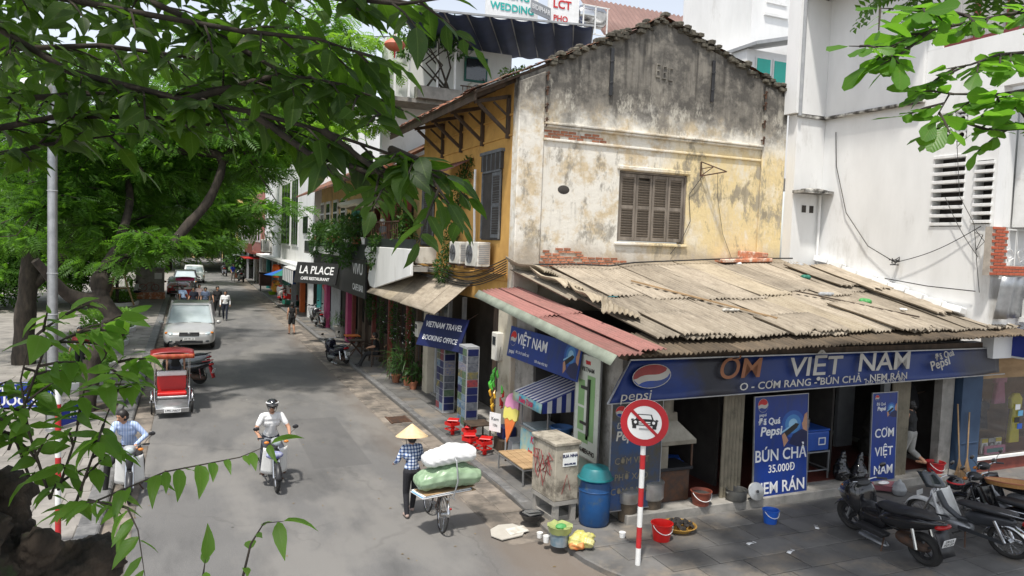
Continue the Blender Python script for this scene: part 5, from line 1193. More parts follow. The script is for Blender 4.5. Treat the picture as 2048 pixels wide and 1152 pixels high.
for (lab, cl, tx_, ty, h, per, s_, mt) in (('broad tree beside the far parked cars', C3, -3.0, 62, 8, 70, .95, L_PARK), ('dense tree deep inside the park', C4, -11, 52, 7, 60, 1.1, L_PARK), ('farthest street trees closing the view up the road', C5 + [((6.0, 128, 8), 6.0), ((1.5, 135, 7), 6.0), ((-3, 120, 5.5), 4.0), ((4.5, 112, 9.5), 4.5)], -2.5, 108, 9, 30, 1.7, L_BRT)):
    tr = thing('street_tree', lab, 'tree'); m = MB(); limb(m, [(tx_, ty, 0), (tx_ + .2, ty, h * .4), (tx_ + .5, ty - .3, h * .7), (tx_ + .3, ty, h)], .42, .2, 10)
    for c, r in cl[:4]: limb(m, [(tx_ + .2, ty, h * .5), ((tx_ + c[0]) / 2, (ty + c[1]) / 2, h * .75), c], .2, .06, 7)
    m.build('trunk', M_BARK, tr, 60); crown(tr, 'crown', cl, per, s_, mt, twigs=False)

# ------------------------------------------------------------------ foreground tree: trunk, branches, broad leaves
FORE = [[(-0.99,4.44,6.14),(-0.53,4.10,5.84),(-0.02,3.77,5.71),(0.24,3.54,5.65),(0.53,3.30,5.56),(0.77,3.08,5.46),(0.93,2.89,5.30),(1.01,2.79,5.19)],
        [(-1.01,4.53,5.71),(-0.47,4.19,5.76),(-0.11,3.92,5.74),(0.19,3.68,5.79)],
        [(-0.96,4.27,5.53),(-0.57,4.11,5.63),(-0.11,3.91,5.64),(0.08,3.82,5.61)],
        [(-0.91,4.07,6.19),(-0.27,3.79,6.08),(0.19,3.47,5.98),(0.49,3.23,5.93),(0.66,3.04,5.84)],
        [(-0.44,4.10,6.30),(0.04,3.76,6.06),(0.32,3.52,5.86),(0.51,3.31,5.72)],
        [(0.13,3.40,6.18),(0.49,3.13,6.08),(0.76,2.95,6.04),(0.89,2.84,6.05)],
        [(-0.02,3.77,5.71),(0.36,3.50,5.82),(0.61,3.27,5.76),(0.73,3.10,5.62)],
        [(0.24,3.54,5.65),(0.47,3.31,5.46),(0.69,3.11,5.38),(0.87,2.92,5.40)],
        [(0.53,3.30,5.56),(0.69,3.11,5.41),(0.78,2.95,5.30)],
        [(-1.07,4.79,6.02),(-0.44,4.52,6.07),(0.09,4.17,5.99),(0.41,3.93,6.03)],
        [(-0.98,4.38,5.39),(-0.67,4.26,5.50),(-0.34,4.11,5.56)],
        [(0.77,3.08,5.46),(0.85,2.93,5.41),(0.93,2.77,5.23),(0.93,2.71,5.13)]]

LOW = [[(-0.40,3.28,4.02),(-0.32,3.15,4.27),(-0.28,3.14,4.40),(-0.21,3.01,4.59),(-0.14,2.99,4.69)],
       [(-0.49,3.32,4.04),(-0.55,3.25,4.33),(-0.58,3.28,4.52),(-0.55,3.27,4.67),(-0.41,3.22,4.79)],
       [(-0.64,3.39,4.23),(-0.48,3.13,4.66),(-0.32,2.96,4.76),(-0.22,2.92,4.79)],
       [(-0.40,3.28,4.02),(-0.31,3.02,4.11),(-0.07,2.82,4.26),(0.17,2.72,4.32),(0.27,2.68,4.37)],
       [(-0.34,3.14,4.08),(-0.19,2.86,4.13),(-0.15,2.74,4.09),(-0.12,2.61,3.97)],
       [(-0.46,3.30,4.08),(-0.39,3.18,4.30),(-0.36,3.18,4.49),(-0.23,3.08,4.62),(-0.08,2.96,4.63)],
       [(-0.38,3.27,4.04),(-0.21,3.00,4.37),(-0.07,2.89,4.52)],
       [(-0.56,3.35,4.11),(-0.62,3.28,4.37),(-0.69,3.32,4.52)],
       [(-0.42,3.29,4.12),(-0.22,3.00,4.30),(-0.07,2.88,4.32)],
       [(0.17,2.58,3.92),(0.20,2.58,4.06),(0.24,2.57,4.13),(0.30,2.54,4.14)],
       [(0.05,2.64,3.92),(0.06,2.64,4.00)]]

RIGHT = [[(3.87,2.32,6.36),(3.42,2.40,6.24),(3.11,2.42,6.15),(2.85,2.42,6.04),(2.61,2.42,6.01)],
         [(3.11,2.42,6.15),(2.90,2.40,6.01),(2.73,2.36,5.93)],
         [(3.77,2.22,5.76),(3.37,2.28,5.70),(3.14,2.27,5.72),(3.06,2.31,5.73)],
         [(3.77,2.23,5.95),(3.41,2.28,5.87),(3.10,2.30,5.84),(2.95,2.25,5.70)],
         [(3.87,2.31,6.14),(3.50,2.36,6.08),(3.28,2.34,6.00),(3.08,2.31,5.95)],
         [(3.42,2.40,6.24),(3.15,2.41,6.25),(2.81,2.45,6.21)],
         [(3.77,2.21,5.57),(3.49,2.24,5.81),(3.29,2.22,5.81)]]

LVAR = []
for i in range(6):
    LVAR.append(tpl_leaf(rnd.uniform(.36, .52), rnd.uniform(.0, .25), rnd.uniform(-.05, .45), bend=rnd.uniform(-.15, .15)))
OBOV = [tpl_leaf(rnd.uniform(.42, .55), rnd.uniform(.0, .2), rnd.uniform(-.1, .3), (.03, .28, .6, .95, 1.0, .3), rnd.uniform(-.1, .1)) for i in range(6)]
def leafy(t, branches, mt, size, per_m, tw, nobj, r0=.03, leafn=5, droop=.25, width=1.0, name='leaf', LVAR=LVAR):
    mb = MB(); LV = []
    for b in branches:
        P = [Vector(p) for p in b]; seg = [(P[i + 1] - P[i]).length for i in range(len(P) - 1)]; L = sum(seg); k = len(P)
        mb.tube(P, [r0 * (1 - .8 * i / (k - 1)) for i in range(k)], 7)
        n = max(2, int(L * per_m))
        for j in range(n):
            s = (j + rnd.random()) / n * L; i = 0; s0 = s
            while i < len(seg) - 1 and s > seg[i]: s -= seg[i]; i += 1
            p = P[i].lerp(P[i + 1], min(1, s / seg[i])); d = (P[i + 1] - P[i]).normalized()
            sd_ = d.cross(V(0, 0, 1)).normalized() * rnd.choice((-1, 1))
            if tw:
                q = (d * rnd.uniform(.3, 1) + sd_ * rnd.uniform(.2, 1) + V(0, 0, rnd.uniform(-.6, .35))).normalized() * rnd.uniform(.5, 1) * tw
                e = p + q; e.z -= .08 * tw; mb.tube([p, p + q * .5, e], [.006, .005, .003], 5)
                for z in range(leafn):
                    u = (z + 1) / leafn; o = p.lerp(e, u); qd = q.normalized(); sg = qd.cross(V(0, 0, 1)).normalized() * (1 if z % 2 else -1)
                    ld = (qd * .55 + sg * (.85 if u < .99 else .1) + V(0, 0, -droop + rnd.uniform(-.35, .3))); LV.append((o, ld, size * rnd.uniform(.5, 1.3), s0))
            else:
                ld = d * .45 + sd_ * .8 + V(0, 0, -droop + rnd.uniform(-.3, .2)); LV.append((p, ld, size * rnd.uniform(.6, 1.2), s0))
        LV.append((P[-1], P[-1] - P[-2], size, L))
    mb.build('branch', M_BARK, t, 60)
    rnd.shuffle(LV); mes = [npmesh(name, v_ * np.array([width, 1, 1]), f_, mt, True, v_[:, :2]) for v_, f_ in LVAR]
    for i, (o, ld, s_, _) in enumerate(LV[:nobj]):
        y = ld.normalized(); up = (V(0, 0, 1) + V(rnd.gauss(0, .4), rnd.gauss(0, .4), rnd.gauss(0, .3))); x = y.cross(up).normalized(); z = x.cross(y)
        M_ = Matrix(((x.x, y.x, z.x, o.x), (x.y, y.y, z.y, o.y), (x.z, y.z, z.z, o.z), (0, 0, 0, 1)))
        ob = link(name, mes[i % 6], t); ob.matrix_local = M_ @ Matrix.Scale(s_, 4)
    R_ = LV[nobj:]
    if R_:
        P_ = np.array([tuple(a[0]) for a in R_]); D_ = np.array([tuple(a[1]) for a in R_]); o = link('leaves', scatter('leaves', P_, D_, np.array([a[2] for a in R_]), (LVAR[0][0] * np.array([width, 1, 1]), LVAR[0][1]), mt, .8), t); o['kind'] = 'stuff'
ft = thing('broad_leaf_tree', 'near broad leaved tree whose dark branches fill the upper left', 'tree')
FORE[0] = FORE[0][:7]; FORE[11] = [(p[0], p[1], p[2] + .02) for p in FORE[11][:3]]
leafy(ft, FORE, L_FORE, .145, 10, .27, 300, .018, 6, .3, 1.12)
P_ = nrs.uniform(0, 1, (520, 3)); P_[:, 0] **= 1.3; P_ = np.stack([-1.3 + 2.0 * P_[:, 0], 5.9 - .9 * P_[:, 0] + 1.0 * (P_[:, 1] - .5), 6.85 - .95 * P_[:, 2] ** 1.4], 1); D_ = nrs.normal(0, 1, (520, 3)) * np.array([1, 1, .5]) - np.array([0, 0, .3])
o = link('inner_leaves', scatter('inner_leaves', P_, D_, nrs.uniform(.12, .2, 520), LVAR[2], L_FORE, .8), ft); o['kind'] = 'stuff'
P_ = nrs.uniform(0, 1, (2600, 3)) * np.array([4.4, 4.6, 1.2]) + np.array([-2.9, 1.4, 6.7]); D_ = nrs.normal(0, 1, (2600, 3)) * np.array([1, 1, .4])
o = link('shading_leaves', scatter('shading_leaves', P_, D_, nrs.uniform(.15, .26, 2600), LVAR[1], L_FORE, .6), ft); o['kind'] = 'stuff'  # unseen crown leaves, added and thickened to shade the branches below
pr = [((-.9, 3.5, 0), (-.85, 3.5, 3.0), .48, .42, 0), ((-.85, 3.5, 3.0), (-1.35, 3.3, 5.2), .40, .30, 0), ((-1.35, 3.3, 5.2), (-1.3, 3.2, 7.5), .30, .22, 0), ((-.85, 3.5, 2.9), (-.54, 3.72, 3.5), .34, .22, 0),
      ((-.50, 3.72, 3.5), (-.38, 3.70, 3.6), .20, .13, 0), ((-.76, 3.75, 3.75), (-.72, 3.7, 3.95), .16, .11, 0), ((-.9, 3.7, 4.0), (-.92, 3.6, 4.3), .14, .08, 0), ((-.6, 3.6, 3.7), (-.56, 3.55, 3.78), .1, .06, 0)]
link('trunk', blob(pr, .018, [M_BARKN], 1, .05, 'trunk'), ft)
LOW[0] = LOW[0][:4]; LOW[5] = LOW[5][:4]
sh = thing('epiphyte_shrub', 'leafy green shoots sprouting from the dark near trunk', 'plant')
leafy(sh, [LOW[0], LOW[1], LOW[2], LOW[5], LOW[7]], L_SHOOT, .11, 13, .15, 290, .006, 5, .4, 1.1)
s2 = thing('epiphyte_shrub', 'long thin shoots with hanging leaves reaching across the road', 'plant')
leafy(s2, [LOW[3], LOW[4], LOW[9], LOW[10]], L_SHOOT, .115, 22, 0, 90, .005, 1, .35, .8)
rb = thing('overhanging_branch', 'bright green leafy branch hanging in front of the white house', 'branch')
leafy(rb, RIGHT, L_FORE2, .12, 9, .17, 290, .010, 6, .15, 1.2, LVAR=OBOV)
# ------------------------------------------------------------------ vehicles
def ring(y, z, hw, hh, p=2.6, n=16, x=0):
    r_ = []
    for k in range(n):
        a = 2 * math.pi * k / n; c, s = math.cos(a), math.sin(a)
        r_.append((x + hw * math.copysign(abs(c) ** (2 / p), c), y, z + hh * math.copysign(abs(s) ** (2 / p), s)))
    return r_
def sloft(name, mt, par, secs, p=2.6, n=16, x=0, sub=1):
    m = MB().loft([ring(*s, p=p, n=n, x=x) for s in secs]); o = m.build(name, mt, par, 50)
    if sub:
        s_ = o.modifiers.new('subd', 'SUBSURF'); s_.levels = sub; s_.render_levels = sub
    return o
def wheel(t, y, r, w, style='alloy', x=0, z=None):
    z = r if z is None else z
    o = MB().torus((0, 0, 0), r - w, w, 'x', 32, 8).build('wheel', M_RUB, t); o.location = (x, y, z)
    m = MB(); m.torus((0, 0, 0), r - 2 * w, w * .45, 'x', 32, 6); m.lathe([(.0, -.05), (.05, -.05), (.05, .05), (0, .05)], 12, (0, 0, 0), 'x')
    if style == 'alloy':
        for k in range(5):
            a = k * 2 * math.pi / 5; m.bar((0, .04 * math.cos(a), .04 * math.sin(a)), (0, (r - 2 * w) * math.cos(a), (r - 2 * w) * math.sin(a)), .03, .035, (1, 0, 0))
        m.build('rim', M_BLK, o)
    else:
        for k in range(20):
            a = k * 2 * math.pi / 20; m.bar((.025 * (-1) ** k, .03 * math.cos(a + .5), .03 * math.sin(a + .5)), (0, (r - 2 * w) * math.cos(a), (r - 2 * w) * math.sin(a)), .004)
        m.build('rim', M_CHR, o)
    return o
def fender(t, y, z, r, a0, a1, w, mt, name='fender'):
    m = MB(); m.sheet(lambda u, v: (w * (v - .5) * 2, y + (r - .03 * abs(v - .5)) * math.cos(R(a0 + (a1 - a0) * u)), z + (r - .06 * (2 * abs(v - .5)) ** 2) * math.sin(R(a0 + (a1 - a0) * u))), 14, 6); return m.build(name, mt, t, 60, solid=.004)
def mirrors(t, x, y, z):
    for s in (-1, 1):
        o = MB().tube([(s * x * .6, y, z), (s * x * .8, y + .03, z + .12), (s * x, y + .02, z + .18)], .006, 6).build('mirror', M_BLK, t); MB().ball((s * x, y + .015, z + .22), (.062, .014, .042), 12, 8).build('mirror_glass', M_BLKG, o)
def plate(t, y, z, txt, tilt=-.25, w=.19, h=.14, front=False):
    o = MB().cbox((0, 0, 0), (w, .006, h)).build('number_plate', M_WPL, t, 0); o.location = (0, y, z); o.rotation_euler = (tilt, 0, math.pi if front else 0)
    for i, s in enumerate(txt): text(s, h * .42, M_PRB, o, TM((0, -.005, h * (.23 - .46 * i) if len(txt) > 1 else 0)), sx=1.0, bold=.001, ext=.0005)
def handlebar(t, y, z, w, mt=M_BLK):
    m = MB().tube([(-w, y - .12, z), (-w * .6, y - .04, z + .02), (0, y, z - .03), (w * .6, y - .04, z + .02), (w, y - .12, z)], .012, 8); m.build('handlebar', M_CHR, t)
    for s in (-1, 1): o = MB().tube([(s * w * .66, y - .055, z + .017), (s * w * 1.02, y - .125, z)], .018, 8).build('grip', mt, t); MB().tube([(s * w * .6, y, z + .0), (s * w * .98, y - .06, z - .01)], .006, 6).build('lever', M_CHR, o)
def stand(t, s=1):
    MB().tube([(-.1 * s, -.05, .25), (-.24 * s, -.12, .01)], .012, 6).build('side_stand', M_IRON, t)
def scooter(label, loc, rz, body=M_BLKG, trim=M_BLK, seat=M_BLK, lean=.0, pl=('29-L5', '727.37'), group=None, name='motor_scooter', scale=1, win=True):
    t = thing(name, label, 'scooter', loc, rz, group, scale); t.rotation_euler = (0, lean, rz)
    wheel(t, .66, .275, .055); wheel(t, -.62, .27, .06)
    for s in (-1, 1): MB().tube([(s * .075, .66, .275), (s * .075, .55, .62)], .018, 8).build('fork', M_STEEL, t)
    fender(t, .66, .275, .30, 20, 150, .075, body, 'front_fender')
    sloft('front_cowl', body, t, [(.84, .66, .03, .05), (.78, .70, .13, .13), (.66, .76, .20, .20), (.54, .74, .235, .27), (.44, .70, .23, .31), (.37, .64, .19, .30), (.33, .6, .15, .26)])
    for s in (-1, 1):
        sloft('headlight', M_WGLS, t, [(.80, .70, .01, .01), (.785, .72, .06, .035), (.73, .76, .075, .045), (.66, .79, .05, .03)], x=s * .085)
        sloft('indicator', mat('amber_lens', (.6, .2, .02), (.5, .16, .02), 3, .2), t, [(.70, .86, .01, .01), (.66, .87, .05, .02), (.6, .88, .02, .01)], x=s * .14)
    if win: MB().sheet(lambda u, v: ((u - .5) * (.30 - .1 * v), .56 - .16 * v - .16 * (2 * abs(u - .5)) ** 2, .93 + .22 * v), 8, 4).build('windscreen', M_GLS, t, 60, solid=.004)
    sloft('dashboard', trim, t, [(.56, .92, .05, .04), (.48, .97, .13, .06), (.40, .97, .12, .05), (.36, .95, .05, .03)])
    sloft('centre_tunnel', body, t, [(.40, .50, .19, .22), (.25, .46, .16, .18), (.05, .47, .15, .18), (-.12, .50, .18, .19)])
    for s in (-1, 1): MB().prism([(.38, .30), (.30, .26), (-.15, .27), (-.2, .36), (.3, .36)], 'yz', s * .12, s * .25).build('footboard', trim, t, 0, bev=.015)
    sloft('rear_body', body, t, [(.05, .56, .13, .1), (-.08, .58, .185, .17), (-.35, .63, .19, .17), (-.62, .71, .165, .13), (-.84, .79, .10, .07), (-.96, .83, .03, .02)])
    sloft('seat', seat, t, [(.12, .735, .05, .02), (.08, .745, .115, .05), (-.12, .745, .15, .06), (-.32, .765, .155, .06), (-.40, .81, .15, .065), (-.62, .845, .135, .055), (-.80, .86, .09, .03), (-.83, .86, .03, .01)])
    MB().tube([(-.11, -.62, .85), (-.12, -.85, .9), (-.07, -.93, .91), (.07, -.93, .91), (.12, -.85, .9), (.11, -.62, .85)], .014, 8).build('grab_rail', trim, t)
    sloft('tail_light', mat('red_lens', (.35, .01, .01), (.28, .01, .01), 3, .15), t, [(-.84, .755, .13, .045), (-.93, .775, .12, .045), (-.975, .785, .06, .02)])
    MB().sheet(lambda u, v: ((u - .5) * .2, -.86 - .13 * v, .70 - .38 * v), 2, 4).build('rear_mudguard', trim, t, 60, solid=.012)
    plate(t, -.985, .55, pl, .28)
    sloft('engine', M_IRON, t, [(-.18, .33, .10, .09), (-.35, .31, .13, .10), (-.6, .29, .10, .08), (-.7, .28, .05, .04)])
    MB().lathe([(.03, 0), (.062, .06), (.068, .42), (.055, .48), (.03, .5), (.0, .49)], 16, (0, 0, 0), 'y').build('exhaust', M_STEEL, t); t.children[-1].location = (.21, -.36, .30); t.children[-1].rotation_euler = (.17, 0, math.pi)
    for s in (-1, 1): MB().tube([(s * .15, -.62, .3), (s * .14, -.55, .62)], .024, 8).build('shock_absorber', M_CHR, t)
    handlebar(t, .46, 1.0, .33); mirrors(t, .36, .42, 1.0); stand(t)
    return t
def cub(label, loc, rz, shield=M_WPAINT, side=M_BLUEP, seat=M_BLK, lean=0., pl=('29-K8', '380.70'), group=None, name='underbone_motorbike', front_plate=None, rack=True, scale=1, front=None):
    t = thing(name, label, 'motorbike', loc, rz, group, scale); t.rotation_euler = (0, lean, rz)
    wheel(t, .63, .29, .036, 'spoke'); wheel(t, -.60, .29, .04, 'spoke')
    for s in (-1, 1): MB().tube([(s * .06, .64, .29), (s * .06, .56, .5), (s * .055, .42, .86)], .02, 8).build('fork', M_CHR, t)
    fender(t, .63, .29, .315, 5, 165, .06, front or shield, 'front_fender'); fender(t, -.60, .29, .325, 0, 150, .075, M_CHR if shield is M_WPAINT else M_BLK, 'rear_fender')
    for s in (-1, 1):
        MB().sheet(lambda u, v: (s * (.05 + .21 * math.sin(min(1, v * 1.15) * 1.5) * (1 - .15 * u)), .47 - .10 * v - .20 * (1 - u) * .4 * v - .1 * (1 - u), .28 + .55 * u + (.03 * v)), 8, 6).build('leg_shield', shield, t, 60, solid=.008)
    sloft('steering_cover', front or shield, t, [(.53, .70, .05, .08), (.48, .72, .08, .14), (.40, .70, .07, .16)])
    m = MB().tube([(0, .42, .80), (0, .30, .55), (0, .1, .42), (0, -.2, .45)], [.05, .05, .045, .05], 10); m.build('frame', side, t)
    sloft('headlight_housing', M_BLK if shield is not M_WPAINT else M_GREYP, t, [(.57, .99, .05, .05), (.53, .99, .10, .08), (.44, .99, .12, .08), (.36, 1.0, .06, .04)])
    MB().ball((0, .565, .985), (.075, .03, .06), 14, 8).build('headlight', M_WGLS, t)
    for s in (-1, 1): MB().ball((s * .19, .50, .98), (.05, .035, .03), 10, 6).build('indicator', mat('amber_lens', (.6, .2, .02), (.5, .16, .02), 3, .2), t)
    sloft('side_body', side, t, [(.0, .52, .05, .06), (-.1, .54, .10, .12), (-.3, .56, .125, .13), (-.5, .62, .10, .10), (-.72, .66, .05, .05)])
    sloft('seat', seat, t, [(.12, .72, .04, .02), (.08, .735, .10, .045), (-.12, .74, .13, .055), (-.4, .765, .135, .055), (-.66, .785, .12, .05), (-.73, .79, .05, .02)])
    sloft('engine', M_STEEL, t, [(.28, .30, .07, .05), (.2, .30, .11, .08), (.0, .29, .13, .09), (-.12, .29, .08, .07)])
    m = MB()
    for k in range(6): m.lathe([(.065, 0), (.065, .008)], 12, (0, .3 + .022 * k, .33), 'y')
    m.build('cooling_fins', M_STEEL, t)
    MB().tube([(.1, .22, .26), (.13, .0, .17), (.15, -.3, .2)], .018, 8).lathe([(.02, -.1), (.042, 0), (.045, .5), (.02, .55)], 12, (.16, -.85, .26), 'y').build('exhaust', M_CHR, t)
    for s in (-1, 1): MB().tube([(s * .12, -.6, .3), (s * .13, -.46, .64)], .026, 8).build('shock_absorber', M_CHR, t)
    MB().bar((-.12, -.6, .29), (-.11, .05, .3), .03, .06).build('chain_case', side, t, 0)
    if rack: MB().tube([(-.1, -.5, .8), (-.11, -.85, .83), (.11, -.85, .83), (.1, -.5, .8)], .009, 6).bar((-.1, -.66, .815), (.1, -.66, .815), .012).build('rear_rack', M_CHR, t)
    sloft('tail_light', mat('red_lens', (.35, .01, .01), (.28, .01, .01), 3, .15), t, [(-.78, .70, .07, .05), (-.86, .69, .065, .045), (-.89, .69, .03, .02)])
    plate(t, -.93, .54, pl, .2)
    if front_plate: plate(t, .71, .66, front_plate, 0, .16, .1, True)
    for s in (-1, 1): MB().tube([(0, .02, .22), (s * .26, .05, .22)], .014, 6).build('foot_peg', M_RUB, t)
    handlebar(t, .45, 1.03, .33); mirrors(t, .38, .4, 1.03); stand(t)
    return t
def zpav(z=.125): return z
def heading(p, q):  # rz so that local +y points from p to q
    return math.atan2(-(q[0] - p[0]), q[1] - p[1])
def bike_between(fn, label, rear, front, z, **k):
    c = ((rear[0] + front[0]) / 2, (rear[1] + front[1]) / 2, z); return fn(label, c, heading(rear, front), **k)
# foreground right group
bike_between(scooter, 'big glossy black scooter parked on the pavement before the eatery', (11.06, 8.05), (11.2, 9.6), .125, lean=-.10, scale=(1.25, 1.24, 1.0))
bike_between(cub, 'white legshield motorbike with spoked wheels beside the big black scooter', (12.72, 7.85), (12.62, 9.15), .125, lean=-.10, front_plate=('29-K8',), side=mat('dark_grey_paint', (.05, .055, .06), (.04, .04, .045), 3, .3), scale=(1.08, 1.2, .98))
bike_between(cub, 'black motorbike parked between the white spoked one and the tray carrier', (13.55, 7.75), (13.6, 9.05), .125, lean=-.1, scale=(1.08, 1.2, .98), shield=M_BLKG, side=M_BLKG, pl=('29-S2', '117.05'))
bike_between(cub, 'dark motorbike carrying the round wicker tray on its seat', (14.3, 8.2), (14.4, 9.5), .125, lean=-.1, shield=M_BLKG, side=M_GREYP, pl=('30-H4', '551.20'))
# street
cub('white motorbike ridden towards the camera in the middle of the road', (1.62, 15.75, 0), math.pi + .04, shield=M_WPAINT, side=mat('pale_blue_paint', (.2, .25, .5), (.15, .2, .4), 3, .3), front=M_BLK)
t = thing('blue_bag', 'folded blue and white bag on the front of the middle motorbike', 'bag', (1.6, 15.17, .74)); MB().ball((0, 0, 0), (.17, .09, .08), 14, 8).build('cloth', mat('blue_white_bag', (.06, .07, .32), (.4, .42, .5), 14, .7), t)
cub('white motorbike halted at the left kerb under the shoots', (-1.02, 15.9, 0), math.pi + .05, shield=M_WPAINT, side=M_GREYP, front=M_BLK)
GS = 'parked scooters along the street'
bike_between(scooter, 'black and red motorbike parked across the kerb behind the cyclo', (.62, 26.4), (-.75, 27.2), 0, body=M_BLKG, trim=mat('red_trim_paint', (.4, .02, .03), (.3, .02, .02), 3, .3), group=GS, win=False, pl=('29-H1', '664.21'))
bike_between(scooter, 'grey scooter parked just beyond the black and red motorbike', (.60, 28.0), (-.75, 28.9), 0, body=M_GREYP, group=GS, win=False, pl=('30-F2', '080.33'))
bike_between(scooter, 'dark scooter parked alone on the gutter before the cafe seats', (5.72, 29.4), (5.35, 30.7), .02, body=mat('dark_blue_paint', (.015, .016, .03), (.012, .013, .022), 3, .25, coat=.4), trim=M_STEEL, group=GS, lean=-.08, win=False)
bike_between(scooter, 'glossy dark scooter parked beside the pink shop jamb', (6.75, 41.4), (6.65, 42.9), .125, body=M_BLKG, trim=M_STEEL, group=GS, lean=-.08, win=False)
bike_between(scooter, 'grey scooter parked just behind the dark one beside the pink shop', (6.95, 43.6), (6.75, 45.0), .125, body=M_GREYP, group=GS, lean=-.08, win=False)
bike_between(scooter, 'white and red scooter parked beside the advertising board', (6.55, 57.2), (6.45, 58.6), .125, body=M_WPAINT, trim=M_RED, group=GS, lean=-.08, win=False, scale=1.25)
bike_between(scooter, 'distant dark scooter parked farthest up the street', (3.9, 96.0), (3.85, 97.4), 0, body=M_BLKG, group=GS, win=False, scale=1.3)
bike_between(scooter, 'distant dark scooter next to the person in blue', (5.1, 84.2), (5.0, 85.6), 0, body=M_BLKG, group=GS, win=False, scale=1.3)

def car(label, loc, rz, paint, L=4.5, W=1.85, Hh=1.76, name='parked_car', pl='30P-781.26', lights=True):
    t = thing(name, label, 'car', loc, rz); w = W / 2; f = L / 2
    sloft('body', paint, t, [(f, .50, w * .70, .16), (f - .05, .52, w * .86, .25), (f - .2, .56, w * .95, .31), (f - .5, .60, w, .36), (f - .95, .665, w, .43), (f - 1.25, .69, w, .46), (0, .70, w, .47), (-f + .8, .72, w, .49), (-f + .2, .70, w * .96, .46), (-f, .66, w * .88, .36)], 4.5, 28)
    def rr(z, y0, y1, hw, k=.18):
        pts = []
        for cx, cy, a0 in ((hw - k, y0 - k, 0), (-hw + k, y0 - k, 90), (-hw + k, y1 + k, 180), (hw - k, y1 + k, 270)):
            for q in range(5): a = R(a0 + 22.5 * q); pts.append((cx + k * math.cos(a), cy + k * math.sin(a), z))
        return pts
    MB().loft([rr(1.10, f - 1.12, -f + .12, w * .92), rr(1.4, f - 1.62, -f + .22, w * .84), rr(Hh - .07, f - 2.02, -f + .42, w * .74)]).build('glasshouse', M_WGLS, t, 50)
    MB().loft([rr(Hh - .075, f - 1.98, -f + .38, w * .76), rr(Hh - .02, f - 2.05, -f + .42, w * .73), rr(Hh, f - 2.25, -f + .6, w * .62)]).build('roof', paint, t, 50)
    for s in (-1, 1):
        MB().bar((s * w * .90, f - 1.15, 1.08), (s * w * .745, f - 2.03, Hh - .06), .07, .05).bar((s * w * .925, 0, 1.08), (s * w * .77, -.05, Hh - .06), .06, .08).bar((s * w * .92, -f + .4, 1.08), (s * w * .77, -f + .5, Hh - .06), .07, .2).build('pillar', paint, t, 40, bev=.01)
        o = MB().ball((s * (w + .12), f - 1.45, 1.1), (.12, .07, .08), 12, 8).build('door_mirror', paint, t)
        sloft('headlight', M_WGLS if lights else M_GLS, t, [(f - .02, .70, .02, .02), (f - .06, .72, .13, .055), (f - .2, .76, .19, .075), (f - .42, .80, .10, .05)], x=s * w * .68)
        MB().ball((s * w * .86, f - .2, .77), (.07, .1, .055), 10, 6).build('indicator', mat('amber_lens', (.6, .2, .02), (.5, .16, .02), 3, .2), t)
        MB().ball((s * w * .68, f - .04, .42), (.1, .04, .05), 10, 6).build('fog_light', M_GLS, t)
    m = MB()
    for k in range(4): m.box(-.36, .36, f - .01 - k * .006, f + .012 - k * .006, .66 + k * .035, .68 + k * .035)
    m.build('grille', M_CHR, t, 0); MB().box(-.40, .40, f - .06, f + .003, .64, .81).build('grille_backing', M_BLK, t, 0, bev=.01); MB().ball((0, f + .0, .77), (.07, .025, .045), 12, 6).build('badge', M_CHR, t)
    MB().box(-.55, .55, f - .08, f + .008, .32, .46).build('air_intake', M_BLK, t, 0, bev=.02)
    o = MB().cbox((0, 0, 0), (.47, .01, .11)).build('number_plate', M_WPL, t, 0); o.location = (0, f + .03, .53); o.rotation_euler = (0, 0, math.pi); text(pl, .09, M_PRB, o, TM((0, -.007, 0)), bold=.001)
    for y in (f - .88, -f + .92):
        for s in (-1, 1):
            wq = wheel(t, y, .33, .1, 'alloy', s * (w - .13)); wq.scale = (1.0, 1, 1)
    MB().tube([(.1, f - 1.12, 1.12), (.55, f - 1.2, 1.14)], .008, 5).tube([(-.45, f - 1.12, 1.12), (.05, f - 1.2, 1.14)], .008, 5).build('wiper', M_BLK, t)
    return t
car('silver people carrier parked at the left kerb facing the camera', (.10, 37.0, 0), math.pi - .03, M_SIL, 4.6, 2.12, 1.9)
car('dark grey car parked with its nose behind the pink cyclo', (-.3, 74, 0), math.pi, mat('dark_grey_car_paint', (.06, .065, .065), (.05, .05, .05), 3, .25, coat=.5), 4.4, 2.0, 1.7, pl='29A-441.08')
car('white car parked behind the dark grey car', (.5, 84, 0), math.pi, M_WPAINT, 4.5, 2.0, 1.75, pl='30E-902.55')
car('small red car roof showing between the cyclo and the dark grey car', (-.75, 66.5, 0), math.pi, mat('red_car_paint', (.3, .02, .03), (.25, .02, .02), 3, .25, coat=.5), 3.6, 1.8, 1.35, pl='29C-337.12')

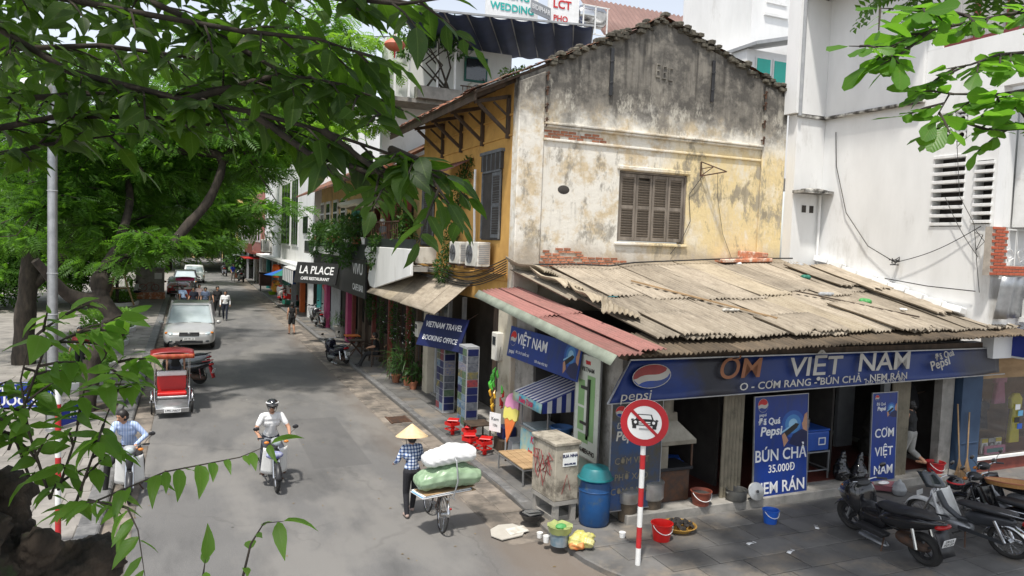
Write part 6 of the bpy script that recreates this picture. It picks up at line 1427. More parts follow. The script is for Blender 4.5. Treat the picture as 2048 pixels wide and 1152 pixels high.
def cyclo(label, loc, rz, canopy, fringe=True, sc=1):
    t = thing('cyclo_rickshaw', label, 'rickshaw', loc, rz, None, sc)
    for s in (-1, 1): wheel(t, .35, .33, .022, 'spoke', s * .52)
    wheel(t, -1.35, .33, .022, 'spoke')
    m = MB(); m.tube([(-.52, .35, .33), (.52, .35, .33)], .018, 8)
    for s in (-1, 1):
        m.tube([(s * .42, .35, .33), (s * .40, .72, .22), (s * .36, 1.0, .20)], .018, 8); m.tube([(s * .43, .1, .62), (s * .45, .5, .72), (s * .44, .62, .45), (s * .40, .75, .22)], .016, 8)
        m.tube([(s * .43, .1, .62), (s * .42, -.3, .95), (s * .40, -.42, 1.15)], .016, 8); m.tube([(s * .40, -.3, .5), (0, -.9, .42), (0, -1.35, .33)], .016, 8)
    m.tube([(0, -.9, .42), (0, -.95, .92)], .02, 8); m.build('frame', M_CHR, t)
    MB().box(-.40, .40, -.12, .42, .42, .50).build('seat_base', M_STEEL, t, 0, bev=.02); MB().box(-.38, .38, -.10, .42, .50, .60).build('seat_cushion', M_RED, t, 0, bev=.04, seg=3)
    o = MB().loft([ring(-.16, .80, .39, .24, 6), ring(-.10, .80, .38, .23, 6)]).build('backrest', M_RED, t, 50); o.rotation_euler = (.12, 0, 0)
    MB().box(-.39, .39, -.21, -.10, .98, 1.12).build('backrest_cover', M_WPL, t, 0, bev=.03, seg=2)
    for s in (-1, 1): MB().box(s * .44 - .03, s * .44 + .03, -.1, .4, .70, .75).build('armrest', M_STEEL, t, 0, bev=.015)
    MB().sheet(lambda u, v: ((u - .5) * .8, .42 + .62 * v, .40 - .18 * v), 2, 2).build('footboard', M_STEEL, t, 40, solid=.012)
    MB().box(-.42, .42, 1.0, 1.04, .16, .28).build('front_rail', M_CHR, t, 0, bev=.008); o = MB().cbox((0, 0, 0), (.42, .01, .1)).build('number_plate', M_WPL, t, 0); o.location = (0, 1.05, .22); o.rotation_euler = (0, 0, math.pi); text('1791-N637', .085, M_PRB, o, TM((0, -.008, 0)), bold=.001)
    for s in (-1, 1):
        fender(t, .35, .33, .36, 20, 160, .035, M_CHR).location = (s * .52, 0, 0)
        MB().tube([(s * .43, -.3, .95), (s * .46, -.35, 1.75)], .011, 6).tube([(s * .45, .3, .74), (s * .46, .34, 1.72)], .009, 6).build('canopy_rod', M_CHR, t)
    MB().sheet(lambda u, v: ((u - .5) * 1.12, -.45 + .95 * v, 1.80 - .07 * (2 * abs(u - .5)) ** 2.5 - .05 * (2 * abs(v - .5)) ** 2.5), 14, 8).build('canopy', canopy, t, 60, solid=.015)
    m = MB()
    def fr(u, v): 
        a = u * 4; k = int(a) % 4; q = a - int(a); c = ((-.56, .5), (.56, .5), (.56, -.45), (-.56, -.45)); p0, p1 = c[k], c[(k + 1) % 4]
        return (p0[0] + (p1[0] - p0[0]) * q, p0[1] + (p1[1] - p0[1]) * q + .02 * math.sin(u * 120) * v, 1.70 - .13 * v)
    m.sheet(fr, 80, 2); m.build('fringe', mat('red_gold_fringe', (.33, .02, .02), (.36, .10, .02), 30, .6) if fringe else canopy, t, 60, solid=.006)
    MB().ball((0, -.98, .97), (.12, .15, .05), 12, 8).build('saddle', M_BLK, t); MB().tube([(-.45, -.4, 1.08), (.45, -.4, 1.08)], .014, 8).build('push_bar', M_CHR, t)
    MB().lathe([(.09, -.01), (.09, .01)], 14, (.05, -.85, .3), 'x').bar((.06, -.85, .3), (.1, -.75, .18), .015).bar((-.06, -.85, .3), (-.1, -.95, .42), .015).build('crank', M_STEEL, t)
    return t
M_REDC = mat('red_vinyl', (.24, .014, .018), (.18, .012, .015), 3, .4)
cyclo('red seated cyclo rickshaw with fringed red canopy at the left kerb', (-.42, 23.1, 0), math.pi + .04, M_REDC)
cyclo('second cyclo rickshaw with bright pink canopy waiting behind the silver car', (-.25, 57.5, 0), math.pi, mat('pink_vinyl', (.55, .03, .16), (.45, .03, .12), 3, .5), False, 1.1)
t = thing('blue_tarp_stall', 'small blue tarpaulin roof at the far end of the car row', 'stall', (-.4, 118, 0)); MB().sheet(lambda u, v: (-1.6 + 3.2 * u, -1 + 3 * v, 2.6 - .3 * v + .1 * math.sin(u * 9)), 8, 4).build('tarpaulin', mat('bright_blue_tarp', (.02, .2, .5), (.02, .16, .42), 2, .6), t, 60, solid=.02)
for x in (-1.5, 1.5): MB().bar((x, -.9, 0), (x, -.9, 2.6), .06).build('post', M_IRON, t, 0)
# bicycle under the load
def bicycle(label, loc, rz, lean=0):
    t = thing('bicycle', label, 'bicycle', loc, rz); t.rotation_euler = (0, lean, rz)
    wheel(t, .55, .33, .019, 'spoke'); wheel(t, -.50, .33, .019, 'spoke')
    m = MB(); bb = (0, -.03, .29); st = (0, -.14, .62); hd = (0, .38, .62); hd2 = (0, .35, .80); rx = (0, -.50, .33)
    for p, q in ((bb, st), (bb, hd), (st, (0, .36, .72))): m.tube([p, q], .015, 8)
    for s in (-1, 1): m.tube([(s * .02, *bb[1:]), (s * .055, *rx[1:])], .009, 6); m.tube([(s * .02, *st[1:]), (s * .055, *rx[1:])], .009, 6); m.tube([(s * .045, .55, .33), (s * .04, .42, .60), (0, .40, .64)], .010, 6)
    m.tube([hd, hd2, (0, .33, .95)], .016, 8); m.tube([st, (0, -.17, .78)], .013, 8); m.build('frame', mat('rusted_bike_paint', (.16, .12, .1), (.09, .06, .05), 9, .5), t)
    MB().tube([(-.27, .18, .98), (-.22, .32, .98), (0, .36, .95), (.22, .32, .98), (.27, .18, .98)], .012, 8).build('handlebar', M_CHR, t); MB().ball((0, -.19, .80), (.09, .14, .035), 12, 6).build('saddle', M_BLK, t)
    fender(t, -.5, .33, .35, 10, 170, .028, M_CHR, 'rear_mudguard'); fender(t, .55, .33, .35, 20, 150, .028, M_CHR, 'front_mudguard')
    m = MB()
    for s in (-1, 1): m.tube([(s * .06, -.5, .33), (s * .07, -.55, .70)], .007, 6); m.tube([(s * .07, -.2, .69), (s * .07, -.85, .70)], .009, 6)
    for k in range(4): m.bar((-.07, -.3 - .16 * k, .70), (.07, -.3 - .16 * k, .70), .01)
    m.build('carrier', M_STEEL, t); MB().lathe([(.09, -.006), (.09, .006)], 20, (.04, -.03, .29), 'x').bar((.05, -.03, .29), (.08, .08, .17), .014).bar((-.05, -.03, .29), (-.08, -.14, .41), .014).box(.05, .13, .04, .13, .155, .175).box(-.13, -.05, -.18, -.09, .405, .425).build('crankset', M_STEEL, t)
    MB().ball((.0, -.88, .55), (.025, .012, .02), 8, 5).build('reflector', mat('red_lens', (.35, .01, .01), (.28, .01, .01), 3, .15), t)
    return t
bicycle('old bicycle pushed along under big bundles on its rear carrier', (4.13, 12.62, 0), R(-3), .10)
# ------------------------------------------------------------------ people
def cloth(n, c, c2=None, **k): return mat('cloth_' + n, c, c2, k.pop('scale', 5), .85, bump=.25, bscale=k.pop('bscale', 18), **k)
def person(label, loc, rz, J, shirt, pants, shoe=None, sleeve='short', leg='long', h=1.7, hair=True, near=False, face=0, tilt=0, group=None, female=False, belly=1.0, hairm=None):
    t = thing('person', label, 'person', loc, rz, group, h / 1.7)
    mats = [shirt, pants, M_SKIN, shoe or M_BLK]; S, T_, K, F = 0, 1, 2, 3
    g_ = lambda k: Vector(J[k])
    pel, ch_, nk, hd = g_('pel'), g_('chest'), g_('neck'), g_('head')
    sw = .165 if female else .185
    fw = Vector(J.get('fwd', (0, 1, 0))); fw.z = 0; fw.normalize(); rt = V(fw.y, -fw.x, 0); sf = Vector(J.get('sfwd', fw)); sf.normalize(); srt = V(sf.y, -sf.x, 0)
    up = (nk - pel).normalized()
    pr = [(pel - rt * .075, pel + rt * .075, .112 * belly, .112 * belly, T_), (pel + up * .12, ch_ - up * .02, .118 * belly, .125, S), (pel - rt * .05 + up * .09, pel + rt * .05 + up * .09, .105 * belly, .105 * belly, S),
          (ch_ - srt * .075, ch_ + srt * .075, .118, .118, S), (nk - up * .05 - srt * (sw - .035), nk - up * .05 + srt * (sw - .035), .062, .062, S), (nk - up * .12 - srt * .08, nk - up * .12 + srt * .08, .1, .1, S),
          (nk - up * .02, hd - up * .05, .052, .05, K)]
    hf = Matrix.Rotation(face, 3, 'Z') @ fw; hr = V(hf.y, -hf.x, 0); hu = (V(0, 0, 1) - hf * tilt).normalized(); hf2 = (hf + V(0, 0, tilt)).normalized()
    pr += [(hd + hu * .035 - hf2 * .018, hd + hu * .035 + hf2 * .012, .094, .09, K), (hd - hu * .045 + hf2 * .03, hd - hu * .01 + hf2 * .02, .058, .07, K), (hd + hf2 * .096 - hu * .005, hd + hf2 * .112 - hu * .03, .012, .017, K)]
    for s in (-1, 1): pr.append((hd + hr * s * .088 + hu * .015, hd + hr * s * .092 - hu * .02, .018, .014, K))
    for s, q in ((-1, 'l'), (1, 'r')):
        sh = nk - up * .06 + srt * s * sw; e = g_(q + 'e'); w = g_(q + 'w'); hp = pel + rt * s * .09 - up * .03; kn = g_(q + 'k'); an_ = g_(q + 'a')
        if sleeve == 'long': pr += [(sh, e, .06, .05, S), (e, w, .048, .038, S)]
        elif sleeve == 'none': pr += [(sh, e, .052, .042, K), (e, w, .041, .030, K)]
        else: md = sh.lerp(e, .62); pr += [(sh, md, .064, .058, S), (md, e, .046, .042, K), (e, w, .042, .030, K)]
        fd = J.get(q + 'h'); fd = Vector(fd) if fd else (w - e); fd = fd.normalized(); pm = w + fd * .06; sd_ = fd.cross(V(0, 0, 1)); sd_ = (rt if sd_.length < .1 else sd_.normalized())
        pr.append((w, pm, .028, .033, K))
        if near:
            for k in range(4):
                b0 = pm + sd_ * (k - 1.5) * .021 + fd * .02; k1 = b0 + fd * (.036 - .004 * abs(k - 1.4)); k2 = k1 + (fd * .5 + V(0, 0, -.8)).normalized() * .034; pr += [(b0, k1, .0105, .010, K), (k1, k2, .010, .0085, K)]
            tb_ = w + fd * .035 + sd_ * (-s) * .03; pr += [(tb_, tb_ + fd * .035 + sd_ * (-s) * .018, .012, .010, K)]
        else: pr += [(pm, pm + (fd * .8 + V(0, 0, -.3)) * .06, .03, .02, K), (w + fd * .03, w + fd * .06 + sd_ * (-s) * .03, .014, .011, K)]
        if leg == 'long': pr += [(hp, kn, .094, .068, T_), (kn, an_, .066, .05, T_)]
        elif leg == 'mid': md = kn.lerp(an_, .55); pr += [(hp, kn, .098, .076, T_), (kn, md, .074, .066, T_), (md, an_, .048, .038, K)]
        else: md = hp.lerp(kn, .72); pr += [(hp, md, .098, .086, T_), (md, kn, .07, .056, K), (kn, an_.lerp(kn, .5), .054, .058, K), (an_.lerp(kn, .5), an_, .056, .036, K)]
        td = Vector(J.get(q + 't', fw)).normalized(); pr += [(an_ - td * .03 - V(0, 0, .03), an_ + td * .16 - V(0, 0, .05), .042, .034, F)]
    link('body', blob(pr, .0125 if near else .018, mats, 2), t)
    if hair:
        m = MB()
        for i, (a, b, r_) in enumerate(((-.01, .05, .104), (-.035, .015, .098), (-.04, -.03, .085 if not female else .09))): m.ball(hd + hf2 * a + hu * b, (r_, r_, r_ * (.93 if i == 0 else .85)), 14, 10)
        if female: m.ball(hd - hf2 * .1 - hu * .03, .055, 10, 8)
        link('hair', m.mesh('hair', hairm or M_HAIR, 60), t)
    if near:
        m = MB()
        for s in (-1, 1): m.ball(hd + hf2 * .088 + hr * s * .032 + hu * .01, (.014, .012, .007), 8, 6); m.bar(hd + hf2 * .094 + hr * s * .02 + hu * .03, hd + hf2 * .088 + hr * s * .05 + hu * .032, .006)
        m.build('eyes', M_HAIR, t); MB().ball(hd + hf2 * .092 - hu * .052, (.024, .012, .006), 8, 6).build('lips', mat('lips', (.33, .12, .09), (.28, .1, .08), 5, .5), t)
    return t
def walk(st=.18, arm=.16, lean=0, both=None):
    J = dict(pel=(0, 0, .93), chest=(0, lean * .5, 1.26), neck=(0, lean, 1.47), head=(0, lean + .02, 1.60), lk=(-.095, st * .75, .50), rk=(.095, -st * .2, .49), la=(-.09, st * .9, .09), ra=(.09, -st * 1.5, .13),
             le=(-.25, -arm * .6, 1.16), re=(.25, arm * .2, 1.15), lw=(-.26, -arm * .1 - .02, .92), rw=(.25, arm * 1.2, .93)); return J
def sit(zs=.45, arm=0):
    return dict(pel=(0, 0, zs + .1), chest=(0, .04, zs + .42), neck=(0, .08, zs + .62), head=(0, .11, zs + .76), lk=(-.12, .42, zs + .06), rk=(.12, .42, zs + .06), la=(-.12, .45, .09), ra=(.12, .40, .09),
                le=(-.24, .08, zs + .36), re=(.24, .08, zs + .36), lw=(-.12, .32, zs + .3), rw=(.12, .32, zs + .3))
def ride(z=.78, hand=.30):
    return dict(pel=(0, -.30, z + .10), chest=(0, -.22, z + .43), neck=(0, -.17, z + .64), head=(0, -.13, z + .78), lk=(-.20, .14, z - .12), rk=(.20, .14, z - .12), la=(-.21, .05, .30), ra=(.21, .05, .30),
                le=(-.33, -.06, z + .33), re=(.33, -.06, z + .33), lw=(-.30, .24, z + .27), rw=(.30, .24, z + .27), lh=(.0, 1, -.25), rh=(.0, 1, -.25))
W_TEE = cloth('white_tee', (.74, .74, .73), (.62, .62, .62)); NAVY = cloth('navy', (.02, .025, .045), (.014, .018, .03)); BLACKC = cloth('black', (.014, .014, .015), (.02, .02, .02)); DENIM = cloth('denim', (.03, .04, .075), (.02, .028, .05))
GREYC = cloth('grey', (.26, .25, .23), (.19, .18, .165)); KHK = cloth('dark_trouser', (.04, .045, .06), (.03, .033, .045))
def check_cloth():
    b = NB('blue_check_shirt'); x, y, z = b.sep(b.obj)
    def stripe(v, f, w): return b.math('LESS_THAN', b.math('FRACT', b.math('MULTIPLY', v, f)), w)
    s = b.math('ADD', stripe(x, 16., .42), stripe(z, 16., .42)); col = b.ramp(b.math('MULTIPLY', s, .5), ((0., (.62, .66, .72)), (.5, (.13, .2, .38)), (1., (.02, .03, .08))), 'CONSTANT'); b.set(col, .85); return b.m
def stripe_cloth():
    b = NB('pale_blue_stripe_shirt'); n = b.noise(b.map(b.obj, (1, 1, 1)), 6, 4); col = b.ramp(b.math('FRACT', b.math('MULTIPLY', b.sep(b.obj)[0], 22.)), ((0., (.26, .36, .60)), (.55, (.50, .58, .74)), (.9, (.26, .36, .60)))); b.set(col, .85); b.bump(n, .4, .02); return b.m
# riders
R1 = person('rider in white tee shirt and black helmet in the middle of the road', (1.62, 15.78, 0), math.pi + .04, ride(), W_TEE, KHK, mat('brown_sandal', (.12, .05, .03), (.09, .04, .025), 5, .7), near=True, hair=False, face=-.25)
hd = V(0, -.13, 1.56)
m = MB(); m.ball(hd + V(0, -.01, .05), (.122, .138, .115), 18, 12); R1h = m.build('helmet', M_BLKG, R1)
MB().sheet(lambda u, v: ((u - .5) * .2, hd.y + .10 + .10 * v - .06 * (2 * abs(u - .5)) ** 2, hd.z + .075 - .03 * v), 8, 3).build('helmet_peak', M_BLK, R1, 60, solid=.006)
MB().torus(hd + V(0, -.012, .085), .118, .012, 'z', 24, 6).build('helmet_band', M_WPL, R1); MB().tube([hd + V(-.1, .02, 0), hd + V(-.06, .05, -.09), hd + V(0, .06, -.115), hd + V(.06, .05, -.09), hd + V(.1, .02, 0)], .006, 5).build('chin_strap', M_BLK, R1)
J2 = ride(); J2.update(neck=(.10, -.12, 1.38), head=(.14, -.05, 1.50), chest=(.05, -.2, 1.18), rw=(.28, .30, .98), re=(.36, .02, 1.08), lw=(-.1, .22, 1.0), le=(-.28, -.05, 1.1), ra=(.42, .05, .1), rk=(.38, .15, .62), sfwd=(.35, 1, 0), rh=(.2, 1, -.3))
R2 = person('man in pale blue striped shirt sitting on the white motorbike at the kerb', (-1.02, 15.93, 0), math.pi + .05, J2, stripe_cloth(), BLACKC, near=True, sleeve='long', face=-.9, tilt=-.2)
J3 = walk(.02, 0, .06); J3.update(le=(-.27, .1, 1.14), lw=(-.22, .38, 1.02), re=(.26, .12, 1.14), rw=(.2, .40, 1.02), lk=(-.09, .06, .5), la=(-.09, -.02, .09), rk=(.10, .1, .5), ra=(.10, .22, .12))
R3 = person('woman in conical hat and blue checked shirt pushing the loaded bicycle', (3.80, 12.98, 0), R(4), J3, check_cloth(), cloth('black_trouser', (.012, .012, .016), (.02, .02, .025)), mat('pale_sandal', (.4, .3, .25), (.3, .22, .2), 5, .7), sleeve='long', h=1.58, near=True, female=True)
t = thing('conical_hat', 'pale woven conical leaf hat worn by the woman with the bicycle', 'hat', (3.80, 13.05, 1.50)); t.rotation_euler = (-.12, .03, 0)
m = MB(); m.lathe([(.30, 0), (.297, .008), (.2, .085), (.1, .165), (.02, .225), (.0, .235)], 32); m.build('cone', mat('palm_leaf_straw', (.72, .55, .33), (.62, .46, .26), 12, .75, stretch=(1, 1, .2)), t, 50)
m = MB()
for k in range(9): m.torus((0, 0, .012 + .022 * k), .295 - .0282 * k, .0025, 'z', 32, 4)
m.build('rib', MATS['palm_leaf_straw'], t); MB().tube([(-.12, .02, .02), (-.07, .08, -.14), (0, .1, -.2), (.07, .08, -.14), (.12, .02, .02)], .006, 5).build('chin_ribbon', cloth('ribbon', (.1, .1, .12)), t)
# load
def sack(label, loc, rot, dims, mt, n=4, seed=1, noise=.05, name='bundle'):
    r_ = random.Random(seed); pr = []
    for k in range(n):
        q = (k + .5) / n * 2 - 1; rr = dims[2] * (1 - .25 * abs(q)) * r_.uniform(.92, 1.04); a = dims[0] - rr * r_.uniform(.7, 1.0); y = q * dims[1] * .3; z = r_.uniform(-.02, .02)
        pr += [((-a, y, z - .02), (0, y, z + .03), rr * .8, rr, 0), ((0, y, z + .03), (a, y, z - .02), rr, rr * .85, 0)]
    me_ = blob(pr, .014, [mt], 6, noise, name, (5, 9, 15, 24, 34)); o = link(name, me_, None, loc, rot); return tag(o, label, 'bundle')
sack('big sage green plastic bundle strapped across the bicycle carrier', (4.20, 12.17, .99), (0, -.02, R(4)), (.60, .46, .235), mat('sage_plastic_sheet', (.20, .30, .18), (.29, .39, .26), 3, .36, bump=1.0, bscale=5, stretch=(.5, .6, 2.2)), seed=4, noise=.034)
sack('white plastic bundle strapped on top of the green bundle', (4.24, 12.17, 1.37), (.05, -.05, R(6)), (.49, .34, .185), mat('white_plastic_sheet', (.78, .78, .77), (.68, .68, .68), 3, .36, bump=1.0, bscale=5, stretch=(.5, .6, 2.2)), seed=9, noise=.028)
t = thing('flattened_cardboard', 'flat stack of cardboard and magazines under the green bundle', 'cardboard', (4.14, 12.18, .71), R(12))
for k, (w_, d_, c) in enumerate(((1.05, .42, M_LWOOD), (.98, .45, M_PRW), (1.0, .38, M_SKYB), (.95, .44, M_PRW), (1.02, .40, M_LWOOD))): o = MB().cbox((rnd.uniform(-.04, .04), 0, .008 + .014 * k), (w_, d_, .012), (0, 0, rnd.uniform(-.06, .06))).build('sheet', c, t, 0)
t = thing('strap', 'grey rubber strap binding the white and green bundles', 'strap', (4.18, 12.15, .7), R(8)); MB().tube([(.04, -.24, 0), (.05, -.36, .3), (.06, -.27, .62), (.06, 0, .8), (.05, .25, .62), (.04, .3, .2)], .012, 6).build('band', M_GREYP, t)
# walkers by the silver car
G_ = 'pedestrians walking past the silver car'
person('man in white long sleeved shirt and dark trousers walking up the road', (1.98, 46.8, 0), math.pi - .1, walk(.12), cloth('white_shirt', (.76, .76, .75), (.66, .66, .66)), NAVY, sleeve='long', h=1.74, group=G_)
person('man in dark clothes walking beside the white shirted man', (1.62, 49.2, 0), math.pi + .2, walk(.2), BLACKC, BLACKC, h=1.85, group=G_)
person('man in blue patterned shirt walking behind the silver car', (.95, 50.0, 0), math.pi, walk(.1), mat('blue_floral_cloth', (.35, .42, .55), (.08, .12, .25), 30, .85), DENIM, h=1.72, group=G_)
person('person in pale pink top walking at the back of the group', (.62, 52.5, 0), math.pi + .3, walk(.15), cloth('pale_pink', (.6, .45, .43)), DENIM, h=1.75, group=G_)
person('man in navy shirt standing next to the pink cyclo', (.28, 49.5, 0), math.pi - .4, walk(.08), NAVY, NAVY, h=1.75, group=G_)
person('person in light blue shirt bending by the pink cyclo seat', (-.3, 51, 0), .3, walk(.05, .1, .3), cloth('light_blue', (.28, .38, .55)), DENIM, h=1.7, group=G_)
person('person in black vest and shorts walking up the right side', (4.94, 39.8, 0), R(15), walk(.1, .1), BLACKC, BLACKC, mat('flip_flop', (.1, .06, .05), (.08, .05, .04), 4, .8), sleeve='none', leg='short', h=1.66)
person('distant person in bright blue top beside the far scooters', (4.4, 86, 0), R(200), walk(.1), cloth('bright_blue', (.02, .04, .42)), GREYC, h=1.85)
Js = sit(.45); Js.update(rk=(.14, .45, .5), la=(-.2, .62, .09), ra=(.12, .7, .09))
person('man in black sitting on a cafe chair at the pavement', (6.82, 28.6, .12), R(70), Js, BLACKC, BLACKC, sleeve='short')
Jw = walk(.16, 0, .05); Jw.update(ra=(.1, -.28, .32), rk=(.1, .02, .5), re=(.26, .06, 1.16), rw=(.2, .28, 1.05), le=(-.25, .05, 1.16), lw=(-.2, .3, 1.05))
person('woman in black top and grey cropped trousers stepping into the doorway', (15.02, 11.5, .28), R(15), Jw, BLACKC, cloth('pale_grey', (.36, .35, .32), (.28, .27, .25)), M_SKIN, sleeve='none', leg='mid', h=1.62, near=True, female=True)
person('person in white shirt sitting on the far planter kerb', (-3.6, 61, .15), R(-60), sit(.4), W_TEE, NAVY, sleeve='long', h=1.75)
person('dark haired person in red and black standing behind the crooked tree', (-3.35, 28.6, .12), R(160), walk(.05), cloth('dark_red', (.3, .03, .03), (.05, .02, .02), scale=2), BLACKC, h=1.66)
person('cyclo driver in dark shirt bending over behind the red canopy', (-.35, 24.75, .12), math.pi, walk(.05, .3, .25), BLACKC, KHK, h=1.6)
person('person in grey blue shirt and pale hat sitting on the cafe balcony', (6.75, 27.6, 4.55), R(100), sit(.45), cloth('grey_blue', (.16, .24, .3)), GREYC, hairm=M_WPL)
person('person in purple top squatting among the left park plants', (-4.9, 23.5, .12), R(150), sit(.2), cloth('purple', (.1, .06, .3)), NAVY)
# ------------------------------------------------------------------ pavement clutter
PZ = .128
def bucket(label, loc, r, h, mt, handle=True, cat='bucket', name='bucket', fill=None, tilt=None):
    t = thing(name, label, cat, loc)
    if tilt: t.rotation_euler = tilt
    MB().lathe([(r * .76, 0), (r * .97, h * .96), (r * 1.05, h * .96), (r * 1.05, h), (r * .95, h), (r * .73, h * .04), (.0, h * .04)], 28).build('body', mt, t)
    if handle: MB().tube([(r * 1.03 * math.cos(a), -.02 - r * .85 * math.sin(a) * .9, h * .93 - r * .75 * math.sin(a)) for a in np.linspace(0, math.pi, 12)], .007, 6).build('handle', mt if handle == 2 else M_WPL, t)
    if fill: MB().lathe([(0, h * .8), (r * .9, h * .8)], 20, cap=False).build('contents', fill, t)
    return t
bucket('bright red plastic bucket beside the road sign pole', (7.49, 10.33, PZ), .185, .30, M_RED)
bucket('brown red plastic bucket in front of the stove', (9.0, 11.22, FL), .2, .27, mat('brick_red_plastic', (.22, .055, .03), (.17, .045, .03), 3, .5), fill=M_DARK)
bucket('bright blue plastic bucket standing below the bun cha panel', (9.92, 10.35, PZ), .15, .25, M_BLUEP)
bucket('red bucket beside the straw broom at the doorway', (15.62, 11.3, FL - .02), .2, .26, M_REDP, fill=mat('dark_water', (.05, .02, .02), (.04, .02, .02), 2, .1))
t = thing('rubbish_pail', 'paint pail lined with a lime plastic bag by the kerb', 'pail', (5.72, 10.72, PZ))
MB().lathe([(.15, 0), (.17, .30), (.175, .30), (.165, .27), (.14, .02), (0, .02)], 24).build('pail', mat('blue_grey_label', (.10, .17, .22), (.3, .32, .33), 5, .5), t)
n = 20; MB().loft([[(q * math.cos(2 * math.pi * k / n), q * math.sin(2 * math.pi * k / n), z + .012 * math.sin(k * 2.7) + .01 * math.sin(k * 4.1)) for k in range(n)] for q, z in ((.18, .21), (.20, .29), (.215, .33), (.15, .31), (.05, .27))], cap=False).build('bag_liner', mat('lime_plastic', (.33, .37, .14), (.25, .30, .11), 4, .35), t, 60)
MB().ball((.02, 0, .3), (.1, .08, .05), 10, 6).build('scraps', mat('green_scraps', (.04, .25, .06), (.1, .3, .1), 9, .6), t)
pr = [((-.12, 0, .09), (.12, .05, .08), .13, .12, 0), ((.0, .1, .12), (.05, -.12, .1), .12, .1, 0), ((-.2, -.05, .05), (-.1, -.1, .06), .07, .07, 1), ((.2, .05, .14), (.28, .1, .1), .05, .04, 0)]
o = tag(link('rubbish_bag', blob(pr, .018, [mat('yellow_plastic', (.48, .44, .10), (.58, .54, .25), 6, .3, bump=.9, bscale=10), mat('orange_scraps', (.6, .15, .04), (.5, .3, .1), 8, .5)], 1, .035, 'rubbish_bag'), None, (6.05, 10.52, PZ)), 'crumpled yellow rubbish bag on the kerb corner', 'bag')
for lab, x, y, r, h in (('small pale cup farthest from the pail by the kerb', 5.53, 11.08, .055, .09), ('small pale cup right beside the lined pail', 5.55, 10.87, .06, .11), ('white cup standing alone near the red bucket', 6.9, 10.64, .06, .09)):
    t = thing('paper_cup', lab, 'cup', (x, y, PZ)); MB().lathe([(r * .8, 0), (r, h), (r * .93, h), (r * .74, .01), (0, .01)], 18).build('cup', M_WPL, t); MB().lathe([(0, h * .8), (r * .9, h * .8)], 14, cap=False).build('contents', M_CREAMP, t)
t = thing('black_tub', 'black plastic tub holding steel trays beside the cabinet', 'tub', (5.75, 11.88, PZ)); MB().lathe([(.13, 0), (.19, .12), (.2, .12), (.18, .1), (.12, .01), (0, .01)], 24, sx=1.2).build('tub', M_BLK, t); MB().cbox((0, 0, .12), (.3, .2, .015), (.1, .1, .4)).cbox((.02, .02, .145), (.26, .16, .012), (-.05, .1, .2)).build('tray', M_ALU, t, 0)
t = thing('broken_board', 'torn pale board lying on the gutter drain', 'board', (5.2, 11.72, .03), .3); MB().prism([(-.32, -.25), (.1, -.3), (.35, -.12), (.3, .2), (.05, .3), (-.2, .22), (-.36, .0)], 'xy', 0, .018).build('sheet', M_PRWD, t, 0); MB().prism([(-.1, -.2), (.3, -.25), (.38, .0), (.0, .05)], 'xy', .019, .032).build('torn_flap', M_CREAMP, t, 0)
for lab, x, y, rz in (('white paper scrap on the slabs before the blue bucket', 8.9, 9.7, .3), ('long white paper strip on the slabs near the black scooter', 9.3, 9.2, .5), ('small white scrap beside the black scooter wheel', 10.6, 9.9, .9)):
    t = thing('paper_scrap', lab, 'litter', (x, y, PZ + .004), rz); MB().sheet(lambda u, v: ((u - .5) * .22, (v - .5) * .07, .012 * math.sin(u * 6)), 5, 1).build('paper', M_PRW, t, 60, solid=.002)
# no-cars sign
t = thing('road_sign', 'round red no cars sign on a red and white striped pole', 'road sign', (6.57, 9.65, .1))
m = MB(); zs = [0, .28, .62, .95, 1.25, 1.55, 1.78, 2.02]
for i in range(len(zs) - 1): MB().tube([(0, 0, zs[i]), (0, 0, zs[i + 1])], .042, 16).build('pole_band', M_WPAINT if i % 2 == 0 else M_REDP, t)
sg = MB().lathe([(0, 0), (.37, 0), (.37, .015), (0, .015)], 48, (0, -.06, 2.30), 'y').build('sign_plate', M_WPL, t); sg.rotation_euler = (0, 0, 0)
m = MB(); n = 48
m._a([(q * math.cos(2 * math.pi * k / n), -.064, 2.30 + q * math.sin(2 * math.pi * k / n)) for q in (.37, .265) for k in range(n)], [(k, (k + 1) % n, n + (k + 1) % n, n + k) for k in range(n)]); m.build('red_rim', mat('sign_red', (.42, .012, .02), (.36, .012, .018), 3, .45), t, 0)
m = MB()  # car outline from the front
def poly(pts, y): m._a([(a, y, 2.30 + b) for a, b in pts], [tuple(range(len(pts)))])
poly([(-.19, -.045), (.19, -.045), (.2, .02), (.15, .05), (-.15, .05), (-.2, .02)], -.065); poly([(-.14, .05), (.14, .05), (.105, .135), (-.105, .135)], -.0652)
poly([(-.185, -.095), (-.125, -.095), (-.125, -.044), (-.185, -.044)], -.0652); poly([(.125, -.095), (.185, -.095), (.185, -.044), (.125, -.044)], -.0652); poly([(-.21, .03), (-.17, .03), (-.17, .06), (-.21, .05)], -.0655); poly([(.17, .03), (.21, .03), (.21, .05), (.17, .06)], -.0655); m.build('car_pictogram', M_PRB, t, 0)
m = MB(); poly([(-.112, .06), (.112, .06), (.09, .122), (-.09, .122)], -.0665); poly([(-.09, .0), (.09, .0), (.09, .018), (-.09, .018)], -.0665); poly([(-.09, -.03), (.09, -.03), (.09, -.015), (-.09, -.015)], -.0665)
for s in (-1, 1): m._a([(s * .14 + .024 * math.cos(2 * math.pi * k / 12), -.0665, 2.305 + .024 * math.sin(2 * math.pi * k / 12)) for k in range(12)], [tuple(range(12))])
m.build('pictogram_details', M_WPL, t, 0)
m = MB(); poly([(-.22, .165), (-.185, .2), (.21, -.165), (.18, -.2)], -.068); m.build('red_slash', MATS['sign_red'], t, 0)
